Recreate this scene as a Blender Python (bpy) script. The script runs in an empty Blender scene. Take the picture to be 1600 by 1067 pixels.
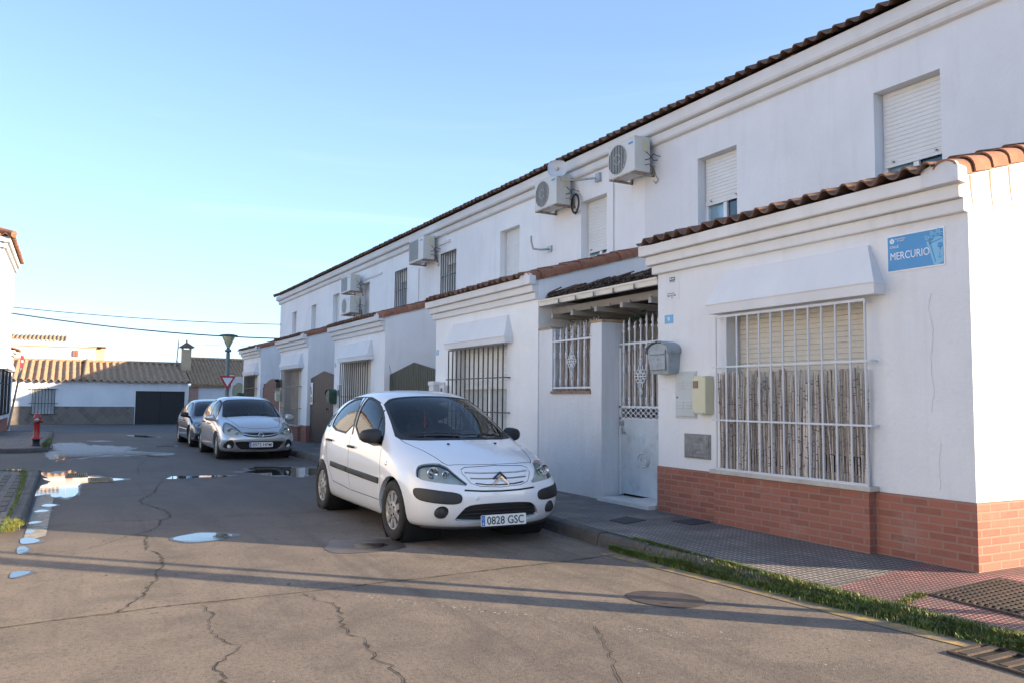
import bpy, bmesh, math, random
from mathutils import Vector, Matrix
from mathutils.bvhtree import BVHTree
from mathutils.noise import noise as pnoise
random.seed(7)
R=math.radians
sc=bpy.context.scene
COL=sc.collection
# ------------------------------------------------------------------ node helpers
def mat(name):
    m=bpy.data.materials.new(name); m.use_nodes=True
    nt=m.node_tree; nt.nodes.clear()
    out=nt.nodes.new('ShaderNodeOutputMaterial'); b=nt.nodes.new('ShaderNodeBsdfPrincipled')
    nt.links.new(b.outputs[0],out.inputs[0])
    return m,nt,b
def nd(nt,t,**k):
    n=nt.nodes.new(t)
    for a,v in k.items():
        if a in('in_',):
            for kk,vv in v.items(): n.inputs[kk].default_value=vv
        else: setattr(n,a,v)
    return n
def lk(nt,a,b): nt.links.new(a,b)
def ramp(nt,fac,stops,interp='LINEAR'):
    r=nt.nodes.new('ShaderNodeValToRGB'); r.color_ramp.interpolation=interp
    el=r.color_ramp.elements
    while len(el)<len(stops): el.new(.5)
    for e,(p,c) in zip(el,stops):
        e.position=p; e.color=(c,c,c,1) if isinstance(c,(int,float)) else (*c,1)
    if fac is not None: lk(nt,fac,r.inputs[0])
    return r
def mixc(nt,f,a,b,mode='MIX'):
    m=nt.nodes.new('ShaderNodeMix'); m.data_type='RGBA'; m.blend_type=mode
    for i,v in ((0,f),(6,a),(7,b)):
        if v is None: continue
        if hasattr(v,'is_output') or hasattr(v,'links'): lk(nt,v,m.inputs[i])
        elif isinstance(v,(int,float)): m.inputs[i].default_value=v
        else: m.inputs[i].default_value=(*v,1)
    return m.outputs[2]
def math_(nt,op,a,b=None,c=None):
    m=nt.nodes.new('ShaderNodeMath'); m.operation=op
    for i,v in enumerate((a,b,c)):
        if v is None: continue
        if hasattr(v,'links'): lk(nt,v,m.inputs[i])
        else: m.inputs[i].default_value=v
    return m.outputs[0]
def noise(nt,vec,scale,detail=4,rough=.55,dist=0):
    n=nt.nodes.new('ShaderNodeTexNoise'); n.inputs['Scale'].default_value=scale; n.inputs['Detail'].default_value=detail
    n.inputs['Roughness'].default_value=rough; n.inputs['Distortion'].default_value=dist
    if vec is not None: lk(nt,vec,n.inputs['Vector'])
    return n.outputs[0]
def pos(nt): return nt.nodes.new('ShaderNodeNewGeometry').outputs['Position']
def mapping(nt,vec,scale=(1,1,1),loc=(0,0,0),rot=(0,0,0)):
    m=nt.nodes.new('ShaderNodeMapping'); m.inputs['Scale'].default_value=scale; m.inputs['Location'].default_value=loc; m.inputs['Rotation'].default_value=rot
    lk(nt,vec,m.inputs['Vector']); return m.outputs[0]
def bump(nt,h,strength,dist,b,prev=None):
    n=nt.nodes.new('ShaderNodeBump'); n.inputs['Strength'].default_value=strength; n.inputs['Distance'].default_value=dist
    lk(nt,h,n.inputs['Height'])
    if prev is not None: lk(nt,prev,n.inputs['Normal'])
    lk(nt,n.outputs[0],b.inputs['Normal']); return n.outputs[0]
def simple(name,col,rough=.6,metal=0,var=.12,scale=6,coat=0,bmp=0,bscale=60,spec=.5,dirt=None):
    m,nt,b=mat(name); p=pos(nt); n=noise(nt,p,scale,5,.6)
    lo=tuple(c*(1-var) for c in col); hi=tuple(min(1,c*(1+var)) for c in col)
    r=ramp(nt,n,[(.3,lo),(.7,hi)]); c=r.outputs[0]
    if dirt:
        n2=noise(nt,p,dirt[1],6,.7); c=mixc(nt,ramp(nt,n2,[(dirt[2],0),(dirt[2]+.18,dirt[3])]).outputs[0],c,dirt[0])
    lk(nt,c,b.inputs['Base Color'])
    b.inputs['Roughness'].default_value=rough; b.inputs['Metallic'].default_value=metal
    b.inputs['Specular IOR Level'].default_value=spec
    if coat: b.inputs['Coat Weight'].default_value=coat; b.inputs['Coat Roughness'].default_value=.04
    if bmp: bump(nt,noise(nt,p,bscale,4,.6),bmp,.01,b)
    return m
# ------------------------------------------------------------------ mesh builder
class MB:
    def __init__(s): s.v=[]; s.f=[]; s.m=[]; s.sm=[]
    def add(s,verts,faces,mi=0,smooth=False):
        o=len(s.v); s.v+= [tuple(v) for v in verts]
        for f in faces: s.f.append(tuple(o+i for i in f)); s.m.append(mi); s.sm.append(smooth)
    def box(s,a,b,mi=0):
        x0,y0,z0=a; x1,y1,z1=b
        if x0>x1:x0,x1=x1,x0
        if y0>y1:y0,y1=y1,y0
        if z0>z1:z0,z1=z1,z0
        s.add([(x0,y0,z0),(x1,y0,z0),(x1,y1,z0),(x0,y1,z0),(x0,y0,z1),(x1,y0,z1),(x1,y1,z1),(x0,y1,z1)],
              [(0,3,2,1),(4,5,6,7),(0,1,5,4),(1,2,6,5),(2,3,7,6),(3,0,4,7)],mi)
    def bbox_bev(s,a,b,r=.01,mi=0,seg=2):
        bm=bmesh.new(); bmesh.ops.create_cube(bm,size=1)
        for v in bm.verts:
            v.co=Vector([(a[i]+b[i])/2+v.co[i]*abs(b[i]-a[i]) for i in range(3)])
        bmesh.ops.bevel(bm,geom=list(bm.edges),offset=r,segments=seg,affect='EDGES',profile=.5)
        s.bm(bm,mi,False)
    def bm(s,bm,mi=0,smooth=True,free=True,M=None):
        bm.verts.index_update(); o=len(s.v)
        for v in bm.verts: s.v.append(tuple(M@v.co) if M else tuple(v.co))
        for f in bm.faces: s.f.append(tuple(o+v.index for v in f.verts)); s.m.append(mi); s.sm.append(smooth)
        if free: bm.free()
    def tube(s,pts,r,n=8,mi=0,caps=True,smooth=True):
        pts=[Vector(p) for p in pts]; rs=r if isinstance(r,(list,tuple)) else [r]*len(pts)
        vs=[];fs=[]; prev=None
        for i,p in enumerate(pts):
            d=(pts[min(i+1,len(pts)-1)]-pts[max(i-1,0)]).normalized()
            if prev is None: a=d.orthogonal().normalized()
            else: a=(prev-d*prev.dot(d)).normalized()
            prev=a; b=d.cross(a)
            for k in range(n):
                t=2*math.pi*k/n; vs.append(p+(a*math.cos(t)+b*math.sin(t))*rs[i])
        for i in range(len(pts)-1):
            for k in range(n): fs.append((i*n+k,i*n+(k+1)%n,(i+1)*n+(k+1)%n,(i+1)*n+k))
        s.add(vs,fs,mi,smooth)
        if caps:
            s.add(vs[:n],[tuple(range(n-1,-1,-1))],mi); s.add(vs[-n:],[tuple(range(n))],mi)
    def lathe(s,prof,n=24,mi=0,M=None,smooth=True):
        # prof: list of (r,h) about local z
        vs=[];fs=[]
        for r,h in prof:
            for k in range(n):
                t=2*math.pi*k/n; v=Vector((r*math.cos(t),r*math.sin(t),h)); vs.append(M@v if M else v)
        for i in range(len(prof)-1):
            for k in range(n): fs.append((i*n+k,i*n+(k+1)%n,(i+1)*n+(k+1)%n,(i+1)*n+k))
        s.add(vs,fs,mi,smooth)
    def prism(s,poly,h0,h1,M=None,mi=0,smooth=False):
        # poly in local xy, extruded in local z
        n=len(poly); vs=[Vector((x,y,h0)) for x,y in poly]+[Vector((x,y,h1)) for x,y in poly]
        if M: vs=[M@v for v in vs]
        s.add(vs,[tuple(range(n-1,-1,-1)),tuple(range(n,2*n))],mi)
        s.add(vs,[(i,(i+1)%n,n+(i+1)%n,n+i) for i in range(n)],mi,smooth)
    def build(s,name,mats,parent=None,loc=None):
        me=bpy.data.meshes.new(name); me.from_pydata(s.v,[],s.f)
        if not isinstance(mats,(list,tuple)): mats=[mats]
        for m in mats: me.materials.append(m)
        me.polygons.foreach_set('material_index',s.m); me.polygons.foreach_set('use_smooth',s.sm); me.update()
        o=bpy.data.objects.new(name,me); COL.objects.link(o)
        if parent: o.parent=parent
        if loc: o.location=loc
        return o
def tag(o,label=None,cat=None,group=None,kind=None):
    if label:o['label']=label
    if cat:o['category']=cat
    if group:o['group']=group
    if kind:o['kind']=kind
    return o
def empty(name,loc,label,cat,group=None,rz=0):
    o=bpy.data.objects.new(name,None); COL.objects.link(o); o.location=loc; o.rotation_euler=(0,0,rz); o.empty_display_size=.2
    return tag(o,label,cat,group)
def local(o,parts):  # children were built in world coords: shift them to the empty's frame
    M=Matrix.Translation(o.location)@Matrix.Rotation(o.rotation_euler.z,4,'Z')
    inv=M.inverted()
    for p in parts:
        p.data.transform(inv)
def finish(root):
    def rec(o):
        for c in o.children:
            if c.type=='MESH' and not c.get('_l'): pass
            rec(c)
    M=(Matrix.Translation(root.location)@Matrix.Rotation(root.rotation_euler.z,4,'Z')).inverted()
    seen=set()
    def sh(o):
        for c in o.children:
            if c.type=='MESH' and c.data.name not in seen: seen.add(c.data.name); c.data.transform(M)
            sh(c)
    sh(root)
def text_mesh(txt,size,M,align='LEFT',ext=.0015,sx=1.0,bold=0.0,sp=1.0,fit=None):
    cu=bpy.data.curves.new('lettering','FONT'); cu.body=txt; cu.size=size; cu.extrude=ext; cu.align_x=align; cu.resolution_u=3; cu.offset=bold; cu.space_character=sp
    ob=bpy.data.objects.new('lettering',cu); COL.objects.link(ob)
    bpy.context.view_layer.update()
    dg=bpy.context.evaluated_depsgraph_get(); me=bpy.data.meshes.new_from_object(ob.evaluated_get(dg))
    bpy.data.objects.remove(ob); bpy.data.curves.remove(cu)
    if fit:
        xs=[v.co.x for v in me.vertices]; sx=fit/(max(xs)-min(xs))
    me.transform(M@Matrix.Diagonal((sx,1,1,1)))
    return me
def text_obj(name,txt,size,M,m,parent=None,**k):
    me=text_mesh(txt,size,M,**k); me.materials.clear(); me.materials.append(m)
    o=bpy.data.objects.new(name,me); COL.objects.link(o)
    if parent: o.parent=parent
    return o
def FM(x,y,z):  # frame on a wall facing -X : local x -> -Y, local y -> Z, local z -> -X
    return Matrix(((0,0,-1,x),(-1,0,0,y),(0,1,0,z),(0,0,0,1)))
def inpoly(x,y,P):
    c=False; j=len(P)-1
    for i in range(len(P)):
        xi,yi=P[i]; xj,yj=P[j]
        if (yi>y)!=(yj>y) and x<(xj-xi)*(y-yi)/(yj-yi)+xi: c=not c
        j=i
    return c
def chaikin(P,n=2):
    for _ in range(n):
        Q=[]
        for i in range(len(P)):
            a=P[i];b=P[(i+1)%len(P)]
            Q.append((a[0]*.75+b[0]*.25,a[1]*.75+b[1]*.25)); Q.append((a[0]*.25+b[0]*.75,a[1]*.25+b[1]*.75))
        P=Q
    return P
# ------------------------------------------------------------------ materials
M={}
def mk_stucco(name,col=(.80,.80,.79),dirt=.5,bs=.35):
    m,nt,b=mat(name); p=pos(nt)
    big=noise(nt,p,.9,5,.6); st=noise(nt,mapping(nt,p,(3.2,3.2,.35)),1.6,5,.65,.3); fine=noise(nt,p,22,4,.6); grain=noise(nt,p,160,3,.6)
    lo=tuple(c*.90 for c in col)
    c=mixc(nt,ramp(nt,big,[(.35,0),(.7,1)]).outputs[0],lo,col)
    c=mixc(nt,ramp(nt,st,[(.52,0),(.75,.35*dirt)]).outputs[0],c,(.50,.49,.47))
    sp=noise(nt,p,7,8,.75,.5)
    c=mixc(nt,ramp(nt,sp,[(.64,0),(.72,.5*dirt)]).outputs[0],c,(.42,.39,.36))
    # dirt near the ground
    z=nd(nt,'ShaderNodeSeparateXYZ'); lk(nt,p,z.inputs[0])
    zz=math_(nt,'ADD',z.outputs[2],math_(nt,'MULTIPLY',sp,.5))
    c=mixc(nt,ramp(nt,zz,[(.25,.45*dirt),(.9,0)]).outputs[0],c,(.50,.45,.40))
    lk(nt,c,b.inputs['Base Color']); b.inputs['Roughness'].default_value=.85; b.inputs['Specular IOR Level'].default_value=.25
    h=math_(nt,'ADD',math_(nt,'MULTIPLY',fine,.8),math_(nt,'MULTIPLY',grain,.3))
    h=math_(nt,'ADD',h,math_(nt,'MULTIPLY',big,2.5))
    bump(nt,h,bs,.02,b); return m
M['stucco']=mk_stucco('white_plaster',(.79,.795,.805),.55); M['stucco_far']=mk_stucco('bright_white_plaster',(.88,.88,.88),.6); M['trim']=mk_stucco('cornice_plaster',(.76,.755,.745),.7,.2)
M['stucco_dirty']=mk_stucco('weathered_plaster',(.72,.73,.75),1.3,.45); M['stucco_clean']=mk_stucco('clean_plaster',(.76,.77,.79),.3,.2)
def mk_brick(name,c1,c2,mort,bw=.24,bh=.064,ms=.009):
    m,nt,b=mat(name); p=pos(nt); s=nd(nt,'ShaderNodeSeparateXYZ'); lk(nt,p,s.inputs[0])
    cx=nd(nt,'ShaderNodeCombineXYZ'); lk(nt,math_(nt,'ADD',s.outputs[0],s.outputs[1]),cx.inputs[0]); lk(nt,math_(nt,'ADD',s.outputs[2],-.125),cx.inputs[1])
    wv=nt.nodes.new('ShaderNodeVectorMath'); wv.operation='ADD'; lk(nt,cx.outputs[0],wv.inputs[0])
    nn=nt.nodes.new('ShaderNodeTexNoise'); nn.inputs['Scale'].default_value=14; lk(nt,p,nn.inputs['Vector'])
    sc_=nt.nodes.new('ShaderNodeVectorMath'); sc_.operation='SCALE'; sc_.inputs['Scale'].default_value=.006; lk(nt,nn.outputs[1],sc_.inputs[0]); lk(nt,sc_.outputs[0],wv.inputs[1])
    t=nd(nt,'ShaderNodeTexBrick'); lk(nt,wv.outputs[0],t.inputs['Vector']); t.inputs['Scale'].default_value=1; t.inputs['Brick Width'].default_value=bw; t.inputs['Row Height'].default_value=bh
    t.inputs['Mortar Size'].default_value=ms; t.inputs['Mortar Smooth'].default_value=.2; t.inputs['Bias'].default_value=-.3
    t.inputs['Color1'].default_value=(*c1,1); t.inputs['Color2'].default_value=(*c2,1); t.inputs['Mortar'].default_value=(*mort,1)
    n=noise(nt,p,9,6,.7); c=mixc(nt,ramp(nt,n,[(.35,.0),(.75,.55)]).outputs[0],t.outputs[0],(.37,.14,.09))
    n2=noise(nt,p,3,6,.7); c=mixc(nt,ramp(nt,n2,[(.55,0),(.75,.4)]).outputs[0],c,(.42,.31,.26))
    lk(nt,c,b.inputs['Base Color']); b.inputs['Roughness'].default_value=.8
    h=math_(nt,'ADD',math_(nt,'MULTIPLY',t.outputs[1],-1.0),math_(nt,'MULTIPLY',noise(nt,p,80,4,.6),.35))
    bump(nt,h,.7,.006,b); return m
M['brick']=mk_brick('red_brick',(.34,.125,.085),(.20,.068,.050),(.30,.19,.145))
def mk_tile(name,cols,lich=.4):
    m,nt,b=mat(name); p=pos(nt); n=noise(nt,p,5,6,.65); n2=noise(nt,p,30,5,.7); n3=noise(nt,p,11,6,.75)
    r=ramp(nt,n,[(.25,cols[0]),(.5,cols[1]),(.75,cols[2])])
    c=mixc(nt,ramp(nt,n3,[(.46,0),(.66,lich)]).outputs[0],r.outputs[0],(.085,.07,.05))
    c=mixc(nt,ramp(nt,n2,[(.6,0),(.75,.35*lich)]).outputs[0],c,(.34,.33,.27))
    lk(nt,c,b.inputs['Base Color']); b.inputs['Roughness'].default_value=.9; bump(nt,n2,.5,.006,b); return m
M['tile']=mk_tile('terracotta_tile',[(.20,.085,.05),(.33,.13,.075),(.40,.19,.11)],.75)
M['tile_dark']=mk_tile('old_roof_tile',[(.10,.065,.05),(.19,.10,.065),(.28,.15,.09)],.85)
M['tile_clean']=mk_tile('verge_tile_clay',[(.26,.11,.065),(.34,.145,.085),(.43,.20,.12)],.45)
M['verge']=M['tile_clean']
M['oldroof']=mk_tile('fibre_roof',[(.27,.155,.085),(.42,.26,.15),(.56,.41,.27)],.5)
# road
def mk_road():
    m,nt,b=mat('worn_concrete_road'); p=pos(nt)
    n1=noise(nt,p,.42,7,.62,.6); n2=noise(nt,p,1.9,8,.72,.5); n3=noise(nt,p,34,5,.65); n4=noise(nt,p,120,3,.7); n5=noise(nt,p,9,6,.7,.4)
    st=noise(nt,mapping(nt,p,(1.7,.13,1)),1.5,6,.65,.8)
    c=ramp(nt,n1,[(.28,(.150,.121,.099)),(.5,(.205,.166,.133)),(.74,(.265,.217,.172))]).outputs[0]
    c=mixc(nt,ramp(nt,n2,[(.34,.60),(.56,0)]).outputs[0],c,(.085,.074,.066))
    c=mixc(nt,ramp(nt,st,[(.50,0),(.66,.50)]).outputs[0],c,(.095,.080,.070))
    c=mixc(nt,ramp(nt,n5,[(.55,0),(.72,.30)]).outputs[0],c,(.27,.22,.17))
    c=mixc(nt,ramp(nt,n3,[(.36,.50),(.52,0)]).outputs[0],c,(.065,.058,.052))
    c=mixc(nt,ramp(nt,n4,[(.56,0),(.70,.55)]).outputs[0],c,(.36,.33,.29))
    # slabs past the second joint: damp, plus street shade put into the colour
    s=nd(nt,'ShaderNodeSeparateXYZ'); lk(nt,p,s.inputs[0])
    damp_shade=ramp(nt,math_(nt,'ADD',math_(nt,'MULTIPLY',s.outputs[1],.05),math_(nt,'MULTIPLY',math_(nt,'ADD',n2,-.5),.25)),[(.42,0),(.60,1)]).outputs[0]
    c=mixc(nt,math_(nt,'MULTIPLY',damp_shade,.62),c,(.050,.047,.046))
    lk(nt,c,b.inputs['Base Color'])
    rr=mixc(nt,damp_shade,(.88,.88,.88),(.72,.72,.72)); lk(nt,rr,b.inputs['Roughness']); b.inputs['Specular IOR Level'].default_value=.35
    h=math_(nt,'ADD',math_(nt,'MULTIPLY',n3,.7),math_(nt,'MULTIPLY',n4,.6)); bump(nt,h,.85,.008,b); return m
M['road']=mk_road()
M['asphalt']=simple('dark_asphalt',(.045,.047,.052),.75,var=.25,scale=1.2,bmp=.3,bscale=120)
def mk_paving(name,base,groove,pitch,joint,stud=.7,gw=.17):
    m,nt,b=mat(name); p=pos(nt)
    t=nd(nt,'ShaderNodeTexBrick'); t.offset=0; lk(nt,p,t.inputs['Vector']); t.inputs['Scale'].default_value=1; t.inputs['Brick Width'].default_value=pitch; t.inputs['Row Height'].default_value=pitch
    t.inputs['Mortar Size'].default_value=pitch*gw; t.inputs['Mortar Smooth'].default_value=.3
    t.inputs['Color1'].default_value=(*base,1); t.inputs['Color2'].default_value=(*[c*.9 for c in base],1); t.inputs['Mortar'].default_value=(*groove,1)
    j=nd(nt,'ShaderNodeTexBrick'); j.offset=0; lk(nt,p,j.inputs['Vector']); j.inputs['Scale'].default_value=1; j.inputs['Brick Width'].default_value=joint; j.inputs['Row Height'].default_value=joint
    j.inputs['Mortar Size'].default_value=.004; j.inputs['Mortar Smooth'].default_value=.3; j.inputs['Color1'].default_value=(1,1,1,1); j.inputs['Color2'].default_value=(.58,.58,.6,1); j.inputs['Mortar'].default_value=(.3,.3,.3,1)
    c=mixc(nt,1,t.outputs[0],j.outputs[0],'MULTIPLY')
    n=noise(nt,p,1.7,6,.7,.3); c=mixc(nt,ramp(nt,n,[(.42,.6),(.62,0)]).outputs[0],c,(.085,.078,.072))
    n2=noise(nt,p,40,4,.7); c=mixc(nt,ramp(nt,n2,[(.55,0),(.75,.4)]).outputs[0],c,(.30,.27,.24))
    lk(nt,c,b.inputs['Base Color']); b.inputs['Roughness'].default_value=.75
    h=math_(nt,'ADD',math_(nt,'MULTIPLY',t.outputs[1],-stud),math_(nt,'MULTIPLY',j.outputs[1],-1.0))
    bump(nt,math_(nt,'ADD',h,math_(nt,'MULTIPLY',n2,.3)),.8,.008,b); return m
M['pave']=mk_paving('grey_studded_paving',(.44,.40,.365),(.07,.062,.058),.054,.432)
M['pave_red']=mk_paving('red_studded_paving',(.66,.52,.48),(.27,.032,.028),.038,.38,1.2,.27)
M['pave_left']=mk_paving('grey_slab_paving',(.21,.20,.19),(.13,.12,.115),.10,.20)
M['kerb']=simple('kerb_concrete',(.095,.088,.082),.85,var=.25,scale=3,bmp=.4,bscale=50,dirt=((.06,.06,.05),9,.5,.7))
def mk_water():
    m,nt,b=mat('standing_water'); b.inputs['Base Color'].default_value=(.035,.032,.03,1); b.inputs['Roughness'].default_value=.02; b.inputs['IOR'].default_value=1.33
    p=pos(nt); bump(nt,noise(nt,p,7,3,.5),.04,.01,b); b.inputs['Coat Weight'].default_value=.3; return m
M['water']=mk_water()
M['crackline']=simple('hairline_crack',(.42,.42,.43),.9)
M['damp']=simple('damp_concrete',(.080,.062,.052),.42,var=.3,scale=5)
M['crack']=simple('crack_shadow',(.022,.02,.017),.95,var=.2)
M['moss']=simple('crack_moss',(.085,.085,.035),.95,var=.5,scale=14,bmp=.6)
M['yellow']=simple('worn_yellow_paint',(.36,.25,.085),.8,var=.25,scale=4,dirt=((.15,.125,.10),6,.40,.95))
M['whiteline']=simple('worn_white_strip',(.34,.31,.26),.8,var=.2,scale=8,dirt=((.14,.125,.11),12,.45,.8))
M['iron']=simple('cast_iron',(.060,.046,.038),.7,.2,var=.35,scale=10,dirt=((.13,.07,.04),9,.52,.7),bmp=.4)
M['sillstone']=simple('sill_stone',(.50,.46,.41),.7,var=.12,scale=5,dirt=((.30,.26,.22),8,.5,.6))
M['grate']=simple('rusty_yellow_grate',(.33,.26,.17),.8,.1,var=.25,scale=10,dirt=((.18,.11,.06),9,.5,.7))
M['hole']=simple('dark_hole',(.008,.008,.008),1,var=.1)
M['white_metal']=simple('white_painted_metal',(.60,.62,.65),.45,var=.05,dirt=((.40,.33,.27),14,.62,.7))
M['grey_metal']=simple('grey_painted_metal',(.30,.34,.37),.5,.1,var=.12,scale=9,dirt=((.17,.18,.19),12,.5,.6))
M['paleblue']=simple('pale_painted_steel',(.50,.56,.60),.5,var=.10,scale=3,dirt=((.34,.37,.39),5,.5,.8))
M['black_metal']=simple('black_painted_bars',(.022,.022,.024),.45,.2,var=.2)
M['brown_metal']=simple('brown_bars',(.16,.125,.10),.55,.1,var=.2)
M['steel']=simple('galvanised_steel',(.38,.39,.39),.4,.8,var=.15,scale=12)
M['shutter']=simple('shutter_slats',(.72,.715,.69),.5,var=.03,dirt=((.5,.46,.40),5,.6,.4))
M['shutter_cream']=simple('cream_shutter_slats',(.62,.58,.50),.55,var=.05,dirt=((.42,.38,.32),4,.55,.5))
M['frame']=simple('white_window_frame',(.74,.74,.74),.35,var=.03)
M['pane']=simple('window_glass_dark',(.03,.05,.065),.06,var=.3,scale=1.5,coat=.6)
M['pane_blue']=simple('window_curtain_glass',(.20,.32,.40),.1,var=.3,scale=3,coat=.8)
M['curtain']=simple('pale_curtain',(.45,.47,.46),.7,var=.15,scale=8)
M['wood_dark']=simple('dark_brown_boards',(.060,.040,.032),.6,var=.3,scale=7,bmp=.3)
M['wood_brown']=simple('red_brown_boards',(.13,.055,.042),.6,var=.2,scale=7)
M['green_gate']=simple('dark_green_boards',(.050,.058,.042),.6,var=.2,scale=7)
M['green_light']=simple('mid_green_boards',(.10,.16,.095),.6,var=.2,scale=7)
M['seam']=simple('board_gap',(.01,.01,.01),.9,var=.1)
def mk_reed(name,c0,c1,c2):
    m,nt,b=mat(name); p=pos(nt); oi=nt.nodes.new('ShaderNodeNewGeometry').outputs['Random Per Island']
    c=ramp(nt,oi,[(0,c0),(.5,c1),(1,c2)]).outputs[0]; n=noise(nt,mapping(nt,p,(1,1,.15)),60,4,.7)
    c=mixc(nt,ramp(nt,n,[(.45,0),(.7,.6)]).outputs[0],c,tuple(x*.4 for x in c0)); lk(nt,c,b.inputs['Base Color']); b.inputs['Roughness'].default_value=.8; return m
M['reed']=mk_reed('dry_reed',(.27,.21,.18),(.56,.49,.43),(.82,.76,.70)); M['reednode']=simple('reed_nodes',(.16,.12,.10),.9,var=.3); M['drip']=simple('mortar_drip_stain',(.30,.22,.15),.9); M['drygrass']=simple('dry_grass_blades',(.27,.23,.10),.7,var=.3)
M['brush']=mk_reed('dark_brushwood',(.035,.025,.02),(.07,.05,.04),(.12,.09,.075))
M['beam']=simple('cream_beam_paint',(.66,.61,.52),.5,var=.06,dirt=((.4,.34,.27),8,.55,.5))
M['beam_grey']=simple('grey_wood_beam',(.26,.24,.22),.7,var=.15)
M['ac']=simple('air_unit_casing',(.62,.61,.57),.45,var=.04,dirt=((.42,.38,.32),6,.6,.5))
M['ac_dark']=simple('air_unit_grille_dark',(.06,.06,.06),.6,var=.2)
M['rust']=simple('rusty_bracket',(.40,.33,.28),.7,.2,var=.3,scale=20,dirt=((.22,.09,.04),15,.5,.9))
M['cable']=simple('black_cable',(.03,.03,.03),.6,var=.1)
M['cream']=simple('cream_meter_plastic',(.60,.57,.40),.45,var=.04)
M['grey_plastic']=simple('grey_cabinet_plastic',(.50,.53,.53),.5,var=.05)
M['hatch']=simple('weathered_grey_hatch',(.25,.25,.25),.6,.2,var=.25,scale=15,bmp=.6,bscale=30)
M['blue']=simple('blue_sign_enamel',(.035,.26,.55),.35,var=.04)
M['blue_light']=simple('pale_blue_sign_mark',(.18,.46,.68),.4,var=.04)
M['white_sign']=simple('white_sign_enamel',(.78,.80,.82),.4,var=.03)
M['plate_blue']=simple('house_number_blue',(.14,.38,.62),.4,var=.05)
M['ink']=simple('dark_sign_print',(.06,.06,.07),.6,var=.1)
M['red']=simple('hydrant_red',(.42,.028,.022),.45,var=.12,coat=.2)
M['sign_red']=simple('road_sign_red',(.50,.03,.04),.4,var=.05)
M['lamp_green']=simple('lamp_post_green_grey',(.16,.19,.18),.5,.3,var=.1)
M['lamp_glass']=simple('lamp_diffuser',(.55,.50,.30),.3,var=.1)
M['stone']=None
def mk_stone():
    m,nt,b=mat('stone_cladding_diamonds'); p=pos(nt); s=nd(nt,'ShaderNodeSeparateXYZ'); lk(nt,p,s.inputs[0]); cx=nd(nt,'ShaderNodeCombineXYZ'); lk(nt,s.outputs[0],cx.inputs[0]); lk(nt,s.outputs[2],cx.inputs[1])
    v=mapping(nt,cx.outputs[0],(1.6,1.6,1),(0,0,0),(0,0,R(45))); ck=nd(nt,'ShaderNodeTexBrick'); ck.offset=0; lk(nt,v,ck.inputs['Vector']); ck.inputs['Scale'].default_value=1; ck.inputs['Brick Width'].default_value=.62; ck.inputs['Row Height'].default_value=.62
    ck.inputs['Color1'].default_value=(.20,.17,.14,1); ck.inputs['Color2'].default_value=(.10,.09,.085,1); ck.inputs['Mortar'].default_value=(.26,.23,.19,1); ck.inputs['Mortar Size'].default_value=.012; ck.inputs['Bias'].default_value=-.1
    n=noise(nt,p,3,6,.7); c=mixc(nt,ramp(nt,n,[(.35,.0),(.7,.6)]).outputs[0],ck.outputs[0],(.24,.20,.16)); lk(nt,c,b.inputs['Base Color']); b.inputs['Roughness'].default_value=.8; return m
M['stone']=mk_stone()
M['leaf']=simple('grass_blades',(.095,.14,.03),.6,var=.55,scale=9,dirt=((.22,.20,.06),5,.52,.7))
M['leaf_dry']=simple('yellow_green_weed',(.15,.16,.03),.6,var=.4,scale=14)
M['plant']=simple('dark_leaves',(.03,.055,.02),.6,var=.3)
M['chimney']=simple('ochre_render',(.55,.42,.27),.85,var=.12,bmp=.3)
M['soil']=simple('bare_ground',(.16,.13,.10),.95,var=.25,scale=.6)
M['yardfloor']=simple('yard_concrete',(.16,.15,.14),.9,var=.2)
# ================================================================== GROUND
def zg(Y): return 0 if Y<36 else (-.30*(Y-36)/20 if Y<56 else -.30)
g=MB()
ys=[-300,-40,0,36,41,46,51,56,70,110,220,700]
for i in range(len(ys)-1):
    z0,z1=zg(ys[i])-.04,zg(ys[i+1])-.04
    g.add([(-600,ys[i],z0),(600,ys[i],z0),(600,ys[i+1],z1),(-600,ys[i+1],z1)],[(0,1,2,3)])
tag(g.build('ground',M['soil']),kind='structure')
KP=[(-12,4.92),(0,4.92),(2.4,4.90),(3.2,4.87),(4.0,4.81),(4.6,4.75),(5.3,4.69),(6.1,4.63),(6.8,4.60),(7.6,4.63),(8.6,4.73),(10,4.80),(13,4.85),(36,4.86)]
def kx(Y):
    for (a,xa),(b,xb) in zip(KP,KP[1:]):
        if a<=Y<=b: return xa+(xb-xa)*(Y-a)/(b-a)
    return KP[-1][1]
def hk(Y):
    P=[(-99,.05),(3.2,.05),(4.0,.057),(4.6,.07),(5.3,.09),(6.1,.11),(6.8,.125),(99,.125)]
    for (a,u),(b,v) in zip(P,P[1:]):
        if a<=Y<=b: return u+(v-u)*(Y-a)/(b-a)
def zp(X,Y):
    t=max(0,min(1,(X-kx(Y)-.13)/(6.2-kx(Y)-.13))); h=min(hk(Y),.12); return h+(.12-h)*t
g=MB()
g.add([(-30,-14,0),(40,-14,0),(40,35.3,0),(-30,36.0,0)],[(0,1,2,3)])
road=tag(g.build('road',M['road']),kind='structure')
g=MB()
yy=[35.1,38,42,46,51,55.9]
for a,b in zip(yy,yy[1:]):
    da=.75 if a==yy[0] else 0
    g.add([(-60,a+da*1.6,zg(a)+.004),(60,a-da*.6,zg(a)+.004),(60,b,zg(b)+.004),(-60,b,zg(b)+.004)],[(0,1,2,3)])
tag(g.build('cross_street',M['asphalt']),kind='structure')
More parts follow.
